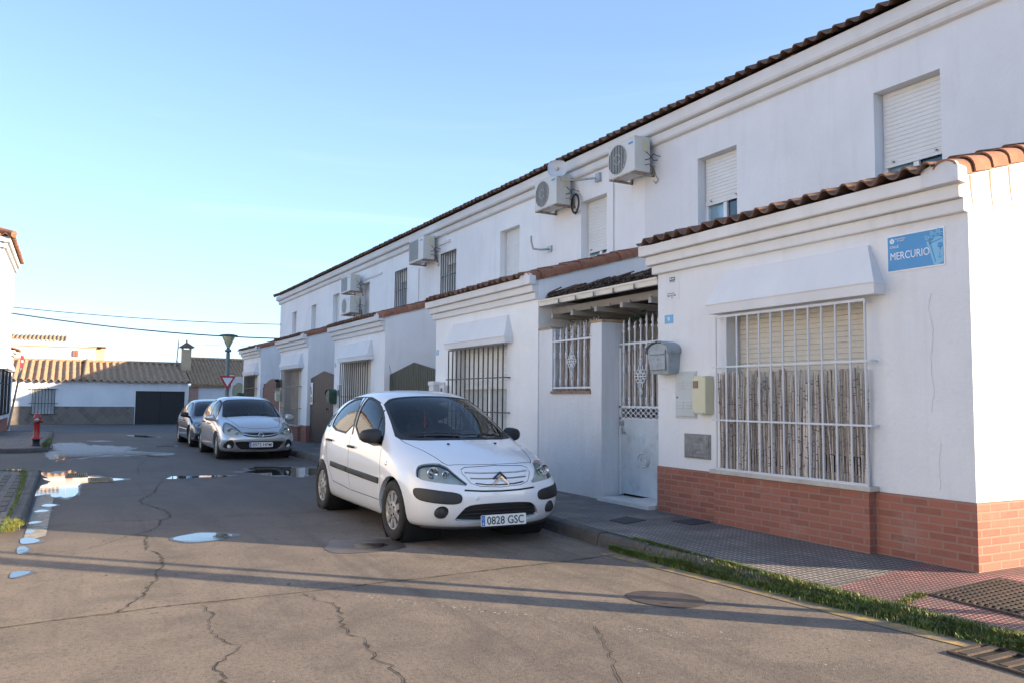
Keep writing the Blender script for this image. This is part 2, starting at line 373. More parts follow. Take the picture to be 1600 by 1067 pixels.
# kerb right
def kerb(name,pts,w,h,side,hf=None):
    # pts outer edge polyline; side=+1 -> kerb body lies to the +X side
    mb=MB()
    acc=[]
    for (x0,y0),(x1,y1) in zip(pts,pts[1:]):
        L=math.hypot(x1-x0,y1-y0); n=max(1,round(L/.62))
        for i in range(n):
            a=i/n;b=(i+1)/n-.012/L*1
            p=(x0+(x1-x0)*a,y0+(y1-y0)*a); q=(x0+(x1-x0)*b,y0+(y1-y0)*b)
            dx,dy=(x1-x0)/L,(y1-y0)/L; nx,ny=dy*side,-dx*side
            jz=random.uniform(-.006,.006)
            if hf: h=hf((p[1]+q[1])/2)
            prof=[(0,-.02),(.012,h*.55),(.03,h-.012+jz),(.05,h+jz),(w,h+jz),(w,-.02)]
            vs=[(p[0]+nx*t,p[1]+ny*t,z) for t,z in prof]+[(q[0]+nx*t,q[1]+ny*t,z) for t,z in prof]
            k=len(prof)
            mb.add(vs,[(j,j+1,k+j+1,k+j) for j in range(k-1)]+[tuple(range(k)),tuple(range(2*k-1,k-1,-1))])
    return tag(mb.build(name,M['kerb']),kind='structure')
kerb('kerb',[(x,y) for y,x in KP],.14,.125,1,hf=hk)
def strip(name,m,left,right,z,extra=0):
    mb=MB(); vs=[];n=len(left)
    for (a,b) in zip(left,right): vs+= [(a[0],a[1],z),(b[0],b[1],z)]
    mb.add(vs,[(2*i,2*i+1,2*i+3,2*i+2) for i in range(n-1)])
    return tag(mb.build(name,m),kind='structure')
def sheet(rows,m,nx=6):
    # rows: list of (xleft,yleft,xright,yright); surface follows zp
    mb=MB(); vs=[]
    for (xa,ya,xb,yb) in rows:
        for i in range(nx+1):
            t=i/nx; x=xa+(xb-xa)*t; y=ya+(yb-ya)*t; vs.append((x,y,zp(x,y)))
    n=nx+1; mb.add(vs,[(r*n+i,r*n+i+1,(r+1)*n+i+1,(r+1)*n+i) for r in range(len(rows)-1) for i in range(nx)],0,True)
    return tag(mb.build('pavement',m),kind='structure')
sheet([(kx(y)+.13,y,6.25,y2) for y,y2 in ((4.26,4.40),(4.7,4.8),(5.3,5.3),(5.7,5.7),(6.1,6.1),(6.5,6.5),(6.8,6.8),(7.6,7.6),(8.6,8.6),(10,10),(13,13),(25,25),(36.9,36.9))],M['pave'])
sheet([(kx(y)+.13,y,6.25,y2) for y,y2 in ((-12,-12),(0,0),(2.4,2.4),(2.8,2.9),(3.2,3.3),(3.6,3.7),(4.0,4.1),(4.26,4.40))],M['pave_red'])
mb=MB(); mb.add([(6.25,-12,.12),(30,-12,.12),(30,4.0,.12),(6.25,4.0,.12)],[(0,1,2,3)]); tag(mb.build('pavement',M['pave_red']),kind='structure')
mb=MB(); mb.add([(6.22,3.98,.128),(8.3,3.98,.128),(8.3,37.2,.128),(6.22,37.2,.128)],[(0,1,2,3)])
tag(mb.build('yard_floor',M['yardfloor']),kind='structure')
# left pavements
kerb('kerb',[(-14,10.12),(-.6,10.12),(-.34,10.35),(-.34,16.75),(-.9,17.05),(-14,17.05)],.13,.10,-1)
mb=MB(); mb.add([(-14,10.2,.095),(-.46,10.25,.095),(-.46,16.7,.095),(-.95,16.93,.095),(-14,16.93,.095)],[(0,1,2,3,4)])
tag(mb.build('pavement',M['pave_left']),kind='structure')
kerb('kerb',[(-14,23.55),(-.7,23.55),(-.36,23.9),(-.36,34.6),(-1,35.2),(-3,35.4)],.13,.11,-1)
mb=MB(); mb.add([(-14,23.67,.105),(-.75,23.67,.105),(-.48,23.95,.105),(-.48,34.5,.105),(-1.05,35.08,.105),(-14,35.3,.105)],[(0,1,2,3,4,5)])
tag(mb.build('pavement',M['pave_left']),kind='structure')
mb=MB(); mb.add([(-2.2,23.68,.109),(-.76,23.68,.109),(-.5,23.95,.109),(-.5,24.35,.109),(-2.2,24.35,.109)],[(0,1,2,3,4)])
o=mb.build('red_tactile_strip',M['pave_red']); tag(o,kind='structure')
# painted strips on the road
mb=MB(); mb.add([(-.32,9.3,.004),(-.13,9.6,.004),(-.10,14.2,.004),(-.31,14.2,.004)],[(0,1,2,3)]); o=mb.build('painted_line',M['whiteline']); tag(o,kind='structure')
ylw=[(3.05,4.63,4.80),(3.3,4.60,4.76),(3.6,4.57,4.73),(4.05,4.54,4.69),(4.6,4.51,4.66),(5.2,4.46,4.60),(5.9,4.39,4.52),(6.4,4.37,4.49)]
mb=MB(); vs=[]
for y,a,b in ylw: vs+=[(a,y,.004),(b,y,.004)]
mb.add(vs,[(2*i,2*i+1,2*i+3,2*i+2) for i in range(len(ylw)-1)]); o=mb.build('painted_line',M['yellow']); tag(o,kind='structure')
CR={'crackA':[(1.29,14.07),(1.17,13.15),(0.92,12.35),(0.93,11.96),(1.03,11.49),(1.12,11.18),(1.14,10.62),(1.09,10.36),(1.0,10.27),(0.95,9.87),(0.84,9.53),(0.64,9.3),(0.77,9.17),(0.73,8.8),(0.71,8.36),(0.79,8.18),(0.78,7.85),(0.76,7.49),(0.67,7.2),(0.67,6.99),(0.59,6.74),(0.53,6.45),(0.42,6.22),(0.35,6.02)],
'crackB':[(0.88,6.02),(0.87,5.81),(0.91,5.71),(0.84,5.51),(0.82,5.27),(0.84,5.09),(0.92,4.95),(0.87,4.83),(0.76,4.68),(0.73,4.6),(0.75,4.46),(0.74,4.35),(.71,4.0),(.75,3.4)],
'crackC':[(1.56,6.05),(1.59,5.78),(1.67,5.61),(1.67,5.47),(1.61,5.33),(1.57,5.09),(1.54,4.9),(1.59,4.76),(1.56,4.65),(1.54,4.48),(1.51,4.33),(1.56,4.22),(1.54,4.12),(1.55,4.03),(1.53,3.93),(1.5,3.5),(1.55,3.0)],
'crackD':[(2.96,4.41),(2.89,4.24),(2.82,4.08),(2.73,3.91),(2.65,3.77),(2.57,3.63),(2.52,3.53),(2.49,3.45),(2.4,3.0)],
'crackE':[(0.64,9.3),(0.4,8.88),(0.22,8.59),(-0.07,8.58),(-0.3,8.54)],
'jointA':[(-0.33,5.93),(-0.03,5.98),(0.35,6.02),(0.6,6.06),(0.99,6.06),(1.56,6.07),(1.68,6.07),(1.99,6.1),(2.17,6.13),(2.52,6.13),(2.96,6.17),(3.24,6.2),(3.74,6.22),(4.5,6.3)],
'jointB':[(-0.33,10.26),(-0.09,10.25),(0.2,10.38),(0.48,10.38),(1.2,10.29),(2.05,10.26),(2.81,10.22),(4.7,10.2)],
'jointC':[(-0.33,16.9),(1.2,16.95),(2.6,16.9),(4.8,16.9)],
'crackF':[(1.29,14.07),(1.5,15.2),(1.2,16.4),(1.3,18.2),(1.6,20.1)],
'crackG':[(3.05,9.4),(3.0,9.0),(3.1,8.7),(2.9,8.4)]}
def crackline(key,w,m,step=.045,jit=.02,z=.004,brk=0):
    pts=CR[key]; out=[]
    for (x0,y0),(x1,y1) in zip(pts,pts[1:]):
        L=math.hypot(x1-x0,y1-y0); n=max(1,int(L/step))
        for i in range(n):
            t=i/n; out.append((x0+(x1-x0)*t+random.uniform(-jit,jit),y0+(y1-y0)*t+random.uniform(-jit,jit)))
    out.append(pts[-1]); mb=MB(); vs=[]
    n=len(out)
    for i,(x,y) in enumerate(out):
        a=out[max(0,i-1)];b=out[min(n-1,i+1)]; dx,dy=b[0]-a[0],b[1]-a[1]; l=math.hypot(dx,dy) or 1
        ww=.62*w*random.uniform(.3,1.5)*(.3 if i in(0,n-1) else 1)/2; nx,ny=-dy/l*ww,dx/l*ww
        vs+=[(x+nx,y+ny,z),(x-nx,y-ny,z)]
    fs=[(2*i,2*i+1,2*i+3,2*i+2) for i in range(n-1) if random.random()>=brk]
    mb.add(vs,fs); return tag(mb.build('road_joint' if 'joint' in key else 'road_crack',m),kind='structure')
for k,w in (('crackA',.016),('crackB',.011),('crackC',.013),('crackD',.009),('crackE',.010),('crackF',.012),('crackG',.008)): crackline(k,w,M['crack'])
crackline('jointA',.016,M['crack'],jit=.006); crackline('jointA',.020,M['moss'],jit=.009,z=.006,brk=.25)
crackline('jointB',.014,M['crack'],jit=.006); crackline('jointB',.014,M['moss'],jit=.009,z=.006,brk=.6); crackline('jointC',.02,M['crack'],jit=.006)
crackline('crackA',.022,M['moss'],jit=.02,z=.006,brk=.72)
# pale chips
mb=MB()
for i in range(150):
    t=random.random(); x=1.9+t*1.6+random.uniform(-.05,.05); y=5.75-t*2.0+random.uniform(-.03,.03)
    if random.random()<.35: x=random.uniform(-.1,4.3); y=random.uniform(3,12)
    r=random.uniform(.003,.009); a=random.random()*6; ps=[(x+r*random.uniform(.6,1.3)*math.cos(a+k*1.257),y+r*random.uniform(.6,1.3)*math.sin(a+k*1.257),.007) for k in range(5)]
    mb.add(ps,[(0,1,2,3,4)])
tag(mb.build('loose_grit',simple('pale_grit',(.42,.38,.33),.9)),kind='stuff',label='pale bits of grit strewn over the road surface')
# small leaves and debris
mb=MB()
for i in range(46):
    x=random.uniform(.2,4.4); y=random.uniform(3.2,9); r=random.uniform(.006,.02); a=random.random()*6
    ps=[(x+r*random.uniform(.5,1.3)*math.cos(a+k*1.257),y+r*random.uniform(.4,1)*math.sin(a+k*1.257),.006+random.random()*.006) for k in range(5)]
    mb.add(ps,[(0,1,2,3,4)])
tag(mb.build('leaf_litter',simple('brown_litter',(.07,.045,.03),.9,var=.4)),kind='stuff',label='small dark dead leaves and dirt specks scattered on the road')
PU={'p1':[(-0.2,21.2),(-0.16,24.11),(-0.25,27.29),(0.31,28.14),(0.68,26.29),(1.18,25.85),(1.76,24.62),(1.28,23.84),(1.72,22.98),(2.38,22.3),(1.65,21.41),(0.96,21.86),(0.46,21.3),(-0.0,21.12)],
'p1b':[(0.61,29.2),(1.0,29.4),(1.38,28.7),(0.83,28.5)],
'p2':[(-0.32,17.4),(0.22,17.3),(0.36,16.3),(0.59,15.81),(0.95,15.56),(0.68,15.1),(0.27,15.14),(0.19,14.53),(0.21,13.57),(0.08,12.94),(-0.09,13.35),(-0.3,13.68),(-0.33,15.18),(-0.21,15.56),(-0.33,16.49)],
'p3':[(-0.25,12.19),(-0.15,12.46),(-0.02,12.18),(-0.12,12.0)],'p4':[(-0.31,11.57),(-0.23,11.83),(-0.1,11.67),(-0.19,11.51)],
'p5':[(-0.33,10.57),(-0.28,10.76),(-0.16,10.67),(-0.27,10.51)],'p6':[(-0.33,9.94),(-0.3,10.09),(-0.22,9.98),(-0.28,9.79)],
'p7':[(-0.34,9.26),(-0.34,9.5),(-0.26,9.52),(-0.16,9.31),(-0.22,9.14),(-0.32,9.13)],
'p8':[(-0.34,8.7),(-0.34,8.99),(-0.28,9.0),(-0.22,8.82),(-0.28,8.62),(-0.33,8.55)],
'p9':[(-0.34,7.59),(-0.33,7.76),(-0.24,7.77),(-0.18,7.66),(-0.26,7.52),(-0.33,7.48)],
'p10':[(0.98,8.88),(1.14,9.12),(1.36,9.12),(1.54,8.97),(1.56,8.8),(1.39,8.64),(1.19,8.57),(1.04,8.69)],
'p11':[(1.55,15.31),(1.62,15.79),(2.06,15.77),(2.68,15.68),(2.65,15.42),(2.1,15.39),(1.75,15.23)],
'p12':[(2.96,16.5),(3.41,17.22),(4.02,17.19),(4.5,16.59),(4.5,15.57),(4.1,14.82),(3.54,14.9),(3.19,15.59)],
'p13':[(-1.26,18.47),(-0.72,18.33),(-0.41,17.73),(-0.5,17.3),(-1.4,17.22)],
'p14':[(2.2,7.75),(2.34,8.08),(2.59,8.14),(2.80,7.98),(2.90,7.70),(2.78,7.48),(2.54,7.38),(2.32,7.42),(2.2,7.56)],
'p15':[(2.16,25.29),(2.48,25.9),(2.87,25.5),(2.54,24.74)],'p16':[(1.86,32.81),(2.19,33.38),(3.05,31.42),(2.36,31.01)]}
def puddle(P,m,z=.005,name='puddle',rag=.06):
    Q=chaikin(P,2); cx=sum(p[0] for p in Q)/len(Q); cy=sum(p[1] for p in Q)/len(Q)
    # ragged edge
    E_=[]
    for i,(x,y) in enumerate(Q):
        a=pnoise(Vector((x*5,y*2.2,3)))*rag; E_.append((x+(x-cx)*a,y+(y-cy)*a))
    mb=MB(); mb.add([(x,y,z) for x,y in E_],[tuple(range(len(E_)))]); return tag(mb.build(name,m),kind='structure')
for k,P in PU.items():
    if k not in('p14',): puddle([(x+(0 if k in ('p1','p2','p13') else 0),y) for x,y in P],M['water'],rag=.5 if len(P)>9 and k!='p10' else (.2 if k=='p10' else .45))
    cx=sum(p[0] for p in P)/len(P); cy=sum(p[1] for p in P)/len(P)
    if 1: puddle([(max(cx+(x-cx)*1.14+.02,-.335),cy+(y-cy)*1.13) for x,y in P],M['damp'],z=.0035,name='damp_patch',rag=.35)
puddle([(x*.45+1.50,y*.45+4.2) for x,y in PU['p14']],M['water'],rag=.5)
puddle([(3.63,4.99),(3.77,5.04),(3.92,4.96),(4.06,4.77),(4.02,4.55),(3.90,4.45),(3.72,4.50),(3.60,4.65),(3.56,4.85)],M['damp'],name='damp_patch')
# grates in the left puddle
def grate(cx,cy,w,l,z,n,m,label,cat,rz=0,base=M['hole'],rows=1):
    e=empty('drain_grate',(cx,cy,z),label,cat,rz=rz)
    b=MB(); b.add([(-w/2,-l/2,.0015),(w/2,-l/2,.0015),(w/2,l/2,.0015),(-w/2,l/2,.0015)],[(0,1,2,3)]); b.build('sump',base,e)
    f=MB(); t=.025
    f.box((-w/2-t,-l/2-t,0),(w/2+t,-l/2,.012)); f.box((-w/2-t,l/2,0),(w/2+t,l/2+t,.012)); f.box((-w/2-t,-l/2,0),(-w/2,l/2,.012)); f.box((w/2,-l/2,0),(w/2+t,l/2,.012)); f.build('frame',m,e)
    g=MB()
    for i in range(n):
        y=-l/2+(i+.5)*l/n; g.box((-w/2,y-l/n*.22,.004),(w/2,y+l/n*.22,.016))
    for r in range(1,rows): x=-w/2+w*r/rows; g.box((x-.010,-l/2,.004),(x+.010,l/2,.0155))
    g.build('bars',m,e); return e
grate(.20,16.6,.62,.30,.006,9,M['grate'],'slotted road drain cover in the puddle, the one farther from the camera','drain cover',rz=R(90))
grate(.55,15.5,.70,.32,.006,12,M['grate'],'slotted road drain cover in the puddle, the one nearer the camera','drain cover',rz=R(90))
grate(4.60,2.56,.30,.90,.004,8,M['iron'],'rusty iron storm drain grate in the gutter by the grassy kerb','drain cover',rows=1)
mhc=grate(5.75,3.38,.78,.78,.090,15,M['iron'],'square rusty iron grid cover in the red pavement at the house corner','manhole cover',rows=15)
mhc.rotation_euler=(0,-math.atan(.045),0)
def cover(P,label):
    zc=zp(sum(p[0] for p in P)/4,sum(p[1] for p in P)/4); mb=MB(); mb.prism(P,zc-.01,zc+.008); o=mb.build('pavement_cover',M['asphalt']); tag(o,label,'cover')
cover([(5.19,7.42),(5.53,7.58),(5.56,7.27),(5.2,7.14)],'dark square cover in the grey pavement near the front of the white car')
cover([(5.77,6.78),(5.77,7.1),(6.1,7.12),(6.1,6.85)],'dark square cover in the grey pavement below the brick base by the gate')
# ------------------------------------------------------------------ grass along kerb
def grass(name,label,pts,n,h0,h1,spread,m,zf):
    mb=MB(); tot=[]
    for (a,b) in zip(pts,pts[1:]): tot.append(math.dist(a[:2],b[:2]))
    S_=sum(tot)
    for i in range(n):
        t=random.random()*S_; k=0
        while t>tot[k] and k<len(tot)-1: t-=tot[k]; k+=1
        f=t/tot[k]; x=pts[k][0]+(pts[k+1][0]-pts[k][0])*f; y=pts[k][1]+(pts[k+1][1]-pts[k][1])*f; w=pts[k][2]+(pts[k+1][2]-pts[k][2])*f
        cl=pnoise(Vector((x*4,y*4,9)))
        if cl<-.25 and random.random()<.6: continue
        off=random.gauss(0,.45); x+=off*w*spread; y+=random.gauss(0,.02)
        z=zf(x,y); h=random.uniform(h0,h1)*(1-.35*min(1,abs(off)))*(.8+.6*max(0,cl)); a=random.random()*6.28; lean=random.uniform(.2,1.0)*h
        dx,dy=math.cos(a)*lean,math.sin(a)*lean; wv=random.uniform(.002,.0042); px,py=-math.sin(a)*wv,math.cos(a)*wv
        mb.add([(x-px,y-py,z),(x+px,y+py,z),(x+dx*.45+px*.8,y+dy*.45+py*.8,z+h*.62),(x+dx*.45-px*.8,y+dy*.45-py*.8,z+h*.62),(x+dx,y+dy,z+h*.9)],[(0,1,2,3),(3,2,4)])
    return tag(mb.build(name,m),label,kind='stuff')
zk=lambda x,y: .003 if x<kx(y)-.005 else (.003+.9*hk(y)*min(1,(x-kx(y)+.005)/.035))
grass('kerb_grass','strip of green grass growing along the foot of the kerb by the corner house',[(kx(y)+o,y,w) for y,o,w in ((1.8,.0,.15),(2.4,.0,.16),(3.0,-.02,.15),(3.6,-.02,.14),(4.2,-.03,.14),(4.8,-.03,.13),(5.4,-.04,.10),(6.0,-.04,.07),(6.5,-.04,.03))],30000,.03,.080,.58,M['leaf'],zk)
grass('kerb_grass','dry straw coloured blades mixed into the grass along the kerb',[(kx(y)+o,y,w) for y,o,w in ((1.8,.03,.2),(3.0,.0,.2),(4.2,-.0,.18),(5.4,-.02,.12),(6.3,-.02,.06))],2600,.03,.085,.6,M['drygrass'],zk)
grass('pavement_grass','grass tufts growing on top of the kerb edge',[(kx(y)+o,y,w) for y,o,w in ((1.9,.12,.12),(3.0,.10,.12),(4.0,.09,.10),(4.8,.09,.06),(5.6,.10,.04),(6.4,.10,.03))],9000,.02,.05,.6,M['leaf'],lambda x,y:hk(y)-.002)
grass('pavement_weed','yellowing weeds between the red paving slabs by the grid cover',[(5.0,3.75,.06),(5.2,3.80,.08),(5.32,3.82,.06)],700,.015,.04,.6,M['leaf_dry'],lambda x,y:zp(x,y)-.002)
grass('gutter_weed','weeds along the left kerb and paving gaps',[(-.50,9.4,.03),(-.50,12,.03),(-.52,14,.06),(-.6,16.6,.1),(-1.3,16.9,.12)],2200,.03,.07,.7,M['leaf'],lambda x,y:.095)
grass('gutter_weed','yellow green weed clump at the end of the left kerb',[(-.48,9.7,.10),(-.40,10.25,.10)],700,.03,.09,.8,M['leaf_dry'],lambda x,y:.05)
grass('hydrant_weed','weeds growing beside the red hydrant',[(-.46,23.95,.06),(-.42,25.2,.07),(-.38,27,.06)],1500,.06,.26,.8,M['leaf'],lambda x,y:.08)
mb=MB()
for k in range(10):
    y=11.2+k*.52; 
    for x in (-.62,-.80,-.98): mb.box((x-.05,y-.2,.093),(x+.05,y+.2,.102+random.random()*.004))
tag(mb.build('edging_stones',M['kerb']),kind='structure')
# ================================================================== ROOF / TILE GEOMETRY
def tile_roof(mb,T,W,Ls,period=.205,amp=.034,course=.40,thick=.016,cols=8,mi=0):
    """local: u along the eave, v up the slope plane, w normal to it; T maps local->world"""
    nu=int(round(W/period))*cols; du=W/nu; nc=max(1,int(round(Ls/course))); cl=Ls/nc
    def prof(i):
        t=(i%cols)/cols; s=math.sin(2*math.pi*t); return amp*(abs(s)**.75)*(1 if s>0 else -.75)
    jit={}
    vs=[];rows=[]
    for c in range(nc):
        for (vv,lift) in ((c*cl-.03*(c>0),.020),((c+1)*cl,.0)): rows.append((vv,lift,c))
    nr=len(rows)
    for (vv,lift,c) in rows:
        for i in range(nu+1):
            key=(c,(i+cols//4)//cols)
            if key not in jit: jit[key]=(random.uniform(-.008,.008),random.uniform(-.018,.018))
            j=jit[key]; vs.append(T@Vector((i*du,vv+(j[1] if lift else 0),prof(i)+lift+j[0])))
    n=nu+1; fs=[(r*n+i,r*n+i+1,(r+1)*n+i+1,(r+1)*n+i) for r in range(nr-1) for i in range(nu)]
    mb.add(vs,fs,mi,True)
    # front thickness + underside
    lip=[]; und=[]
    for i in range(n):
        a=vs[i]; lip.append(a); 
        key=(0,(i+cols//4)//cols); j=jit[key]
        lip.append(T@Vector((i*du,j[1],prof(i)+.020+j[0]-thick))); lip.append(T@Vector((i*du,.30,prof(i)-thick)))
    mb.add(lip,[(3*i,3*i+1,3*i+4,3*i+3) for i in range(nu)]+[(3*i+1,3*i+2,3*i+5,3*i+4) for i in range(nu)],mi,False)
def slopeT(X0,z0,X1,z1,Y0,facing=1):
    """eave runs along +Y from Y0 at (X0,z0), roof climbs toward (X1,z1)"""
    v=Vector((X1-X0,0,z1-z0)); L=v.length; v.normalize(); u=Vector((0,1,0)); w=v.cross(u)*-1
    w=u.cross(v)*-1 if w.z<0 else w
    if w.z<0: w=-w
    return Matrix(((u.x,v.x,w.x,X0),(u.y,v.y,w.y,Y0),(u.z,v.z,w.z,z0),(0,0,0,1))),L
def verge(mb,P0,P1,r=.10,n=None,skirt=.05,mi=0,lap=.06,per=.40):
    P0=Vector(P0);P1=Vector(P1); d=P1-P0; L=d.length; d.normalize(); side=d.cross(Vector((0,0,1))).normalized(); up=side.cross(d).normalized()
    n=n or max(1,round(L/per)); l=L/n; K=10
    for i in range(n):
        a=P0+d*(i*l-lap*(i>0)); b=P0+d*((i+1)*l); ra=r*1.10; rb=r*.90; yaw=random.uniform(-.008,.008)
        vs=[]
        for (c,rr,lift) in ((a,ra,.012),(b,rb,0)):
            for t_ in (0,-.016):
                ring=[c+side*(math.cos(math.pi*k/K)*(rr+t_)+yaw)+up*(math.sin(math.pi*k/K)*(rr+t_)*.85+lift) for k in range(K+1)]
                ring=[ring[0]-up*skirt]+ring+[ring[-1]-up*skirt]; vs+=ring
        m=K+3
        fs=[]
        for k in range(m-1):
            fs.append((k,k+1,2*m+k+1,2*m+k)); fs.append((m+k,3*m+k,3*m+k+1,m+k+1)); fs.append((k,m+k,m+k+1,k+1)); fs.append((2*m+k,2*m+k+1,3*m+k+1,3*m+k))
        fs+=[(0,2*m,3*m,m),(m-1,2*m-1,4*m-1,3*m-1)]
        mb.add(vs,fs,mi,False)
def wall_x(mb,X,Y0,Y1,z0,z1,holes=(),depth=.2,mi=0,sgn=1):
    ys=sorted(set([Y0,Y1]+[h[0] for h in holes]+[h[1] for h in holes])); zs=sorted(set([z0,z1]+[h[2] for h in holes]+[h[3] for h in holes]))
    for a,b in zip(ys,ys[1:]):
        for c,d in zip(zs,zs[1:]):
            my,mz=(a+b)/2,(c+d)/2
            if any(h[0]<my<h[1] and h[2]<mz<h[3] for h in holes): continue
            mb.add([(X,a,c),(X,b,c),(X,b,d),(X,a,d)],[(0,3,2,1)] if sgn>0 else [(0,1,2,3)],mi)
    D=depth*sgn
    for (a,b,c,d) in holes:
        mb.add([(X,a,c),(X+D,a,c),(X+D,a,d),(X,a,d)],[(0,1,2,3)],mi); mb.add([(X,b,c),(X+D,b,c),(X+D,b,d),(X,b,d)],[(3,2,1,0)],mi)
        mb.add([(X,a,d),(X+D,a,d),(X+D,b,d),(X,b,d)],[(0,1,2,3)],mi); mb.add([(X,a,c),(X+D,a,c),(X+D,b,c),(X,b,c)],[(3,2,1,0)],mi)
def quad(mb,vs,mi=0): mb.add(vs,[tuple(range(len(vs)))],mi)
def profprism(mb,prof,Y0,Y1,mi=0):
    n=len(prof); vs=[(x,Y0,z) for x,z in prof]+[(x,Y1,z) for x,z in prof]
    mb.add(vs,[tuple(range(n)),tuple(range(2*n-1,n-1,-1))]+[(i,n+i,n+(i+1)%n,(i+1)%n) for i in range(n)],mi)
def shutter(parent,X,Y0,Y1,z0,z1,m,sgn=1,pitch=.05):
    mb=MB(); n=max(2,int((z1-z0)/pitch)); h=(z1-z0)/n; vs=[];fs=[]
    for i in range(n):
        z=z0+i*h
        for dz,dx in ((0,.0),(.12*h,-.008),(.88*h,-.008),(.94*h,.0)): vs.append((X+dx*sgn,Y0,z+dz)); vs.append((X+dx*sgn,Y1,z+dz))
    k=len(vs)//2
    fs=[(2*i,2*i+1,2*i+3,2*i+2) for i in range(k-1)]
    mb.add(vs,fs); mb.box((X-.014*sgn,Y0,z0-.035),(X+.004*sgn,Y1,z0-.001))
    return mb.build('shutter',m,parent)
def win_frame(parent,X,Y0,Y1,z0,z1,mull=True,sgn=1,m=None,t=.05):
    mb=MB(); D=.05*sgn
    mb.box((X,Y0,z0),(X+D,Y0+t,z1)); mb.box((X,Y1-t,z0),(X+D,Y1,z1)); mb.box((X,Y0+t,z0),(X+D,Y1-t,z0+t)); mb.box((X,Y0+t,z1-t),(X+D,Y1-t,z1))
    if mull: c=(Y0+Y1)/2; mb.box((X-.004*sgn,c-.035,z0+t),(X+D,c+.035,z1-t))
    return mb.build('frame',m or M['frame'],parent)
def grille_x(X,Y0,Y1,z0,z1,n,hz,m,parent,r=.011,ext=.09,flat=False,off=.1,name='window_grille'):
    mb=MB()
    for i in range(n):
        y=Y0+(Y1-Y0)*i/(n-1)
        if flat: mb.box((X-.006,y-.012,z0),(X+.006,y+.012,z1))
        else: mb.tube([(X,y,z0),(X,y,z1)],r,6)
    for z in hz: mb.box((X-.010,Y0-ext,z-.009),(X+.010,Y1+ext,z+.009))
    for z in (z0,z1): mb.box((X-.009,Y0-.01,z-.012),(X+.009,Y1+.01,z+.012))
    for y in (Y0-ext*.7,Y1+ext*.7):
        for z in hz: mb.box((X,y-.008,z-.008),(X+off,y+.008,z+.008))
    return mb.build(name,m,parent)
# ================================================================== HOUSES
BOX=[(3.97,7.86),(10.73,14.65),(17.56,21.5),(24.25,27.82),(31.0,34.4)]
YB=[3.97,10.73,17.56,24.25,31.0,37.1]
WIN=[(4.93,6.70,.70,2.33),(11.72,13.75,.70,2.30),(18.5,20.55,.62,2.30),(25.0,27.15,.62,2.30),(31.6,33.55,.62,2.25)]
LAB=['white terraced house with brick base at the near corner, white window bars',
 'white terraced house with black window bars behind the white car, second from the corner',
 'white terraced house with dark green slatted yard gate and black bars, third from the corner',
 'white terraced house with brick base and tall dark brown plank gate, fourth from the corner',
 'white terraced house at the far end of the row beside the street lamp']
LAB[2]='white terraced house with green letterbox and tall dark brown gate, third from the corner'
LAB[1]='white terraced house with black window bars and dark green gate, second from the corner'
LAB[3]='white terraced house with brick base and round topped brown gate, fourth from corner'
PX_=6.2; UX=8.2
UPW=[[(5.52,6.36,3.98,5.03),(8.62,9.44,3.98,5.03)],[(11.82,12.64,3.98,5.04),(15.0,15.88,3.98,5.06)],[(18.2,19.1,3.98,5.06),(21.5,22.42,3.98,5.05)],[(24.75,25.6,3.98,5.05),(28.0,28.8,3.98,5.05)],[(31.05,31.75,3.98,4.96),(34.1,34.85,3.98,4.96)]]
houses=[]
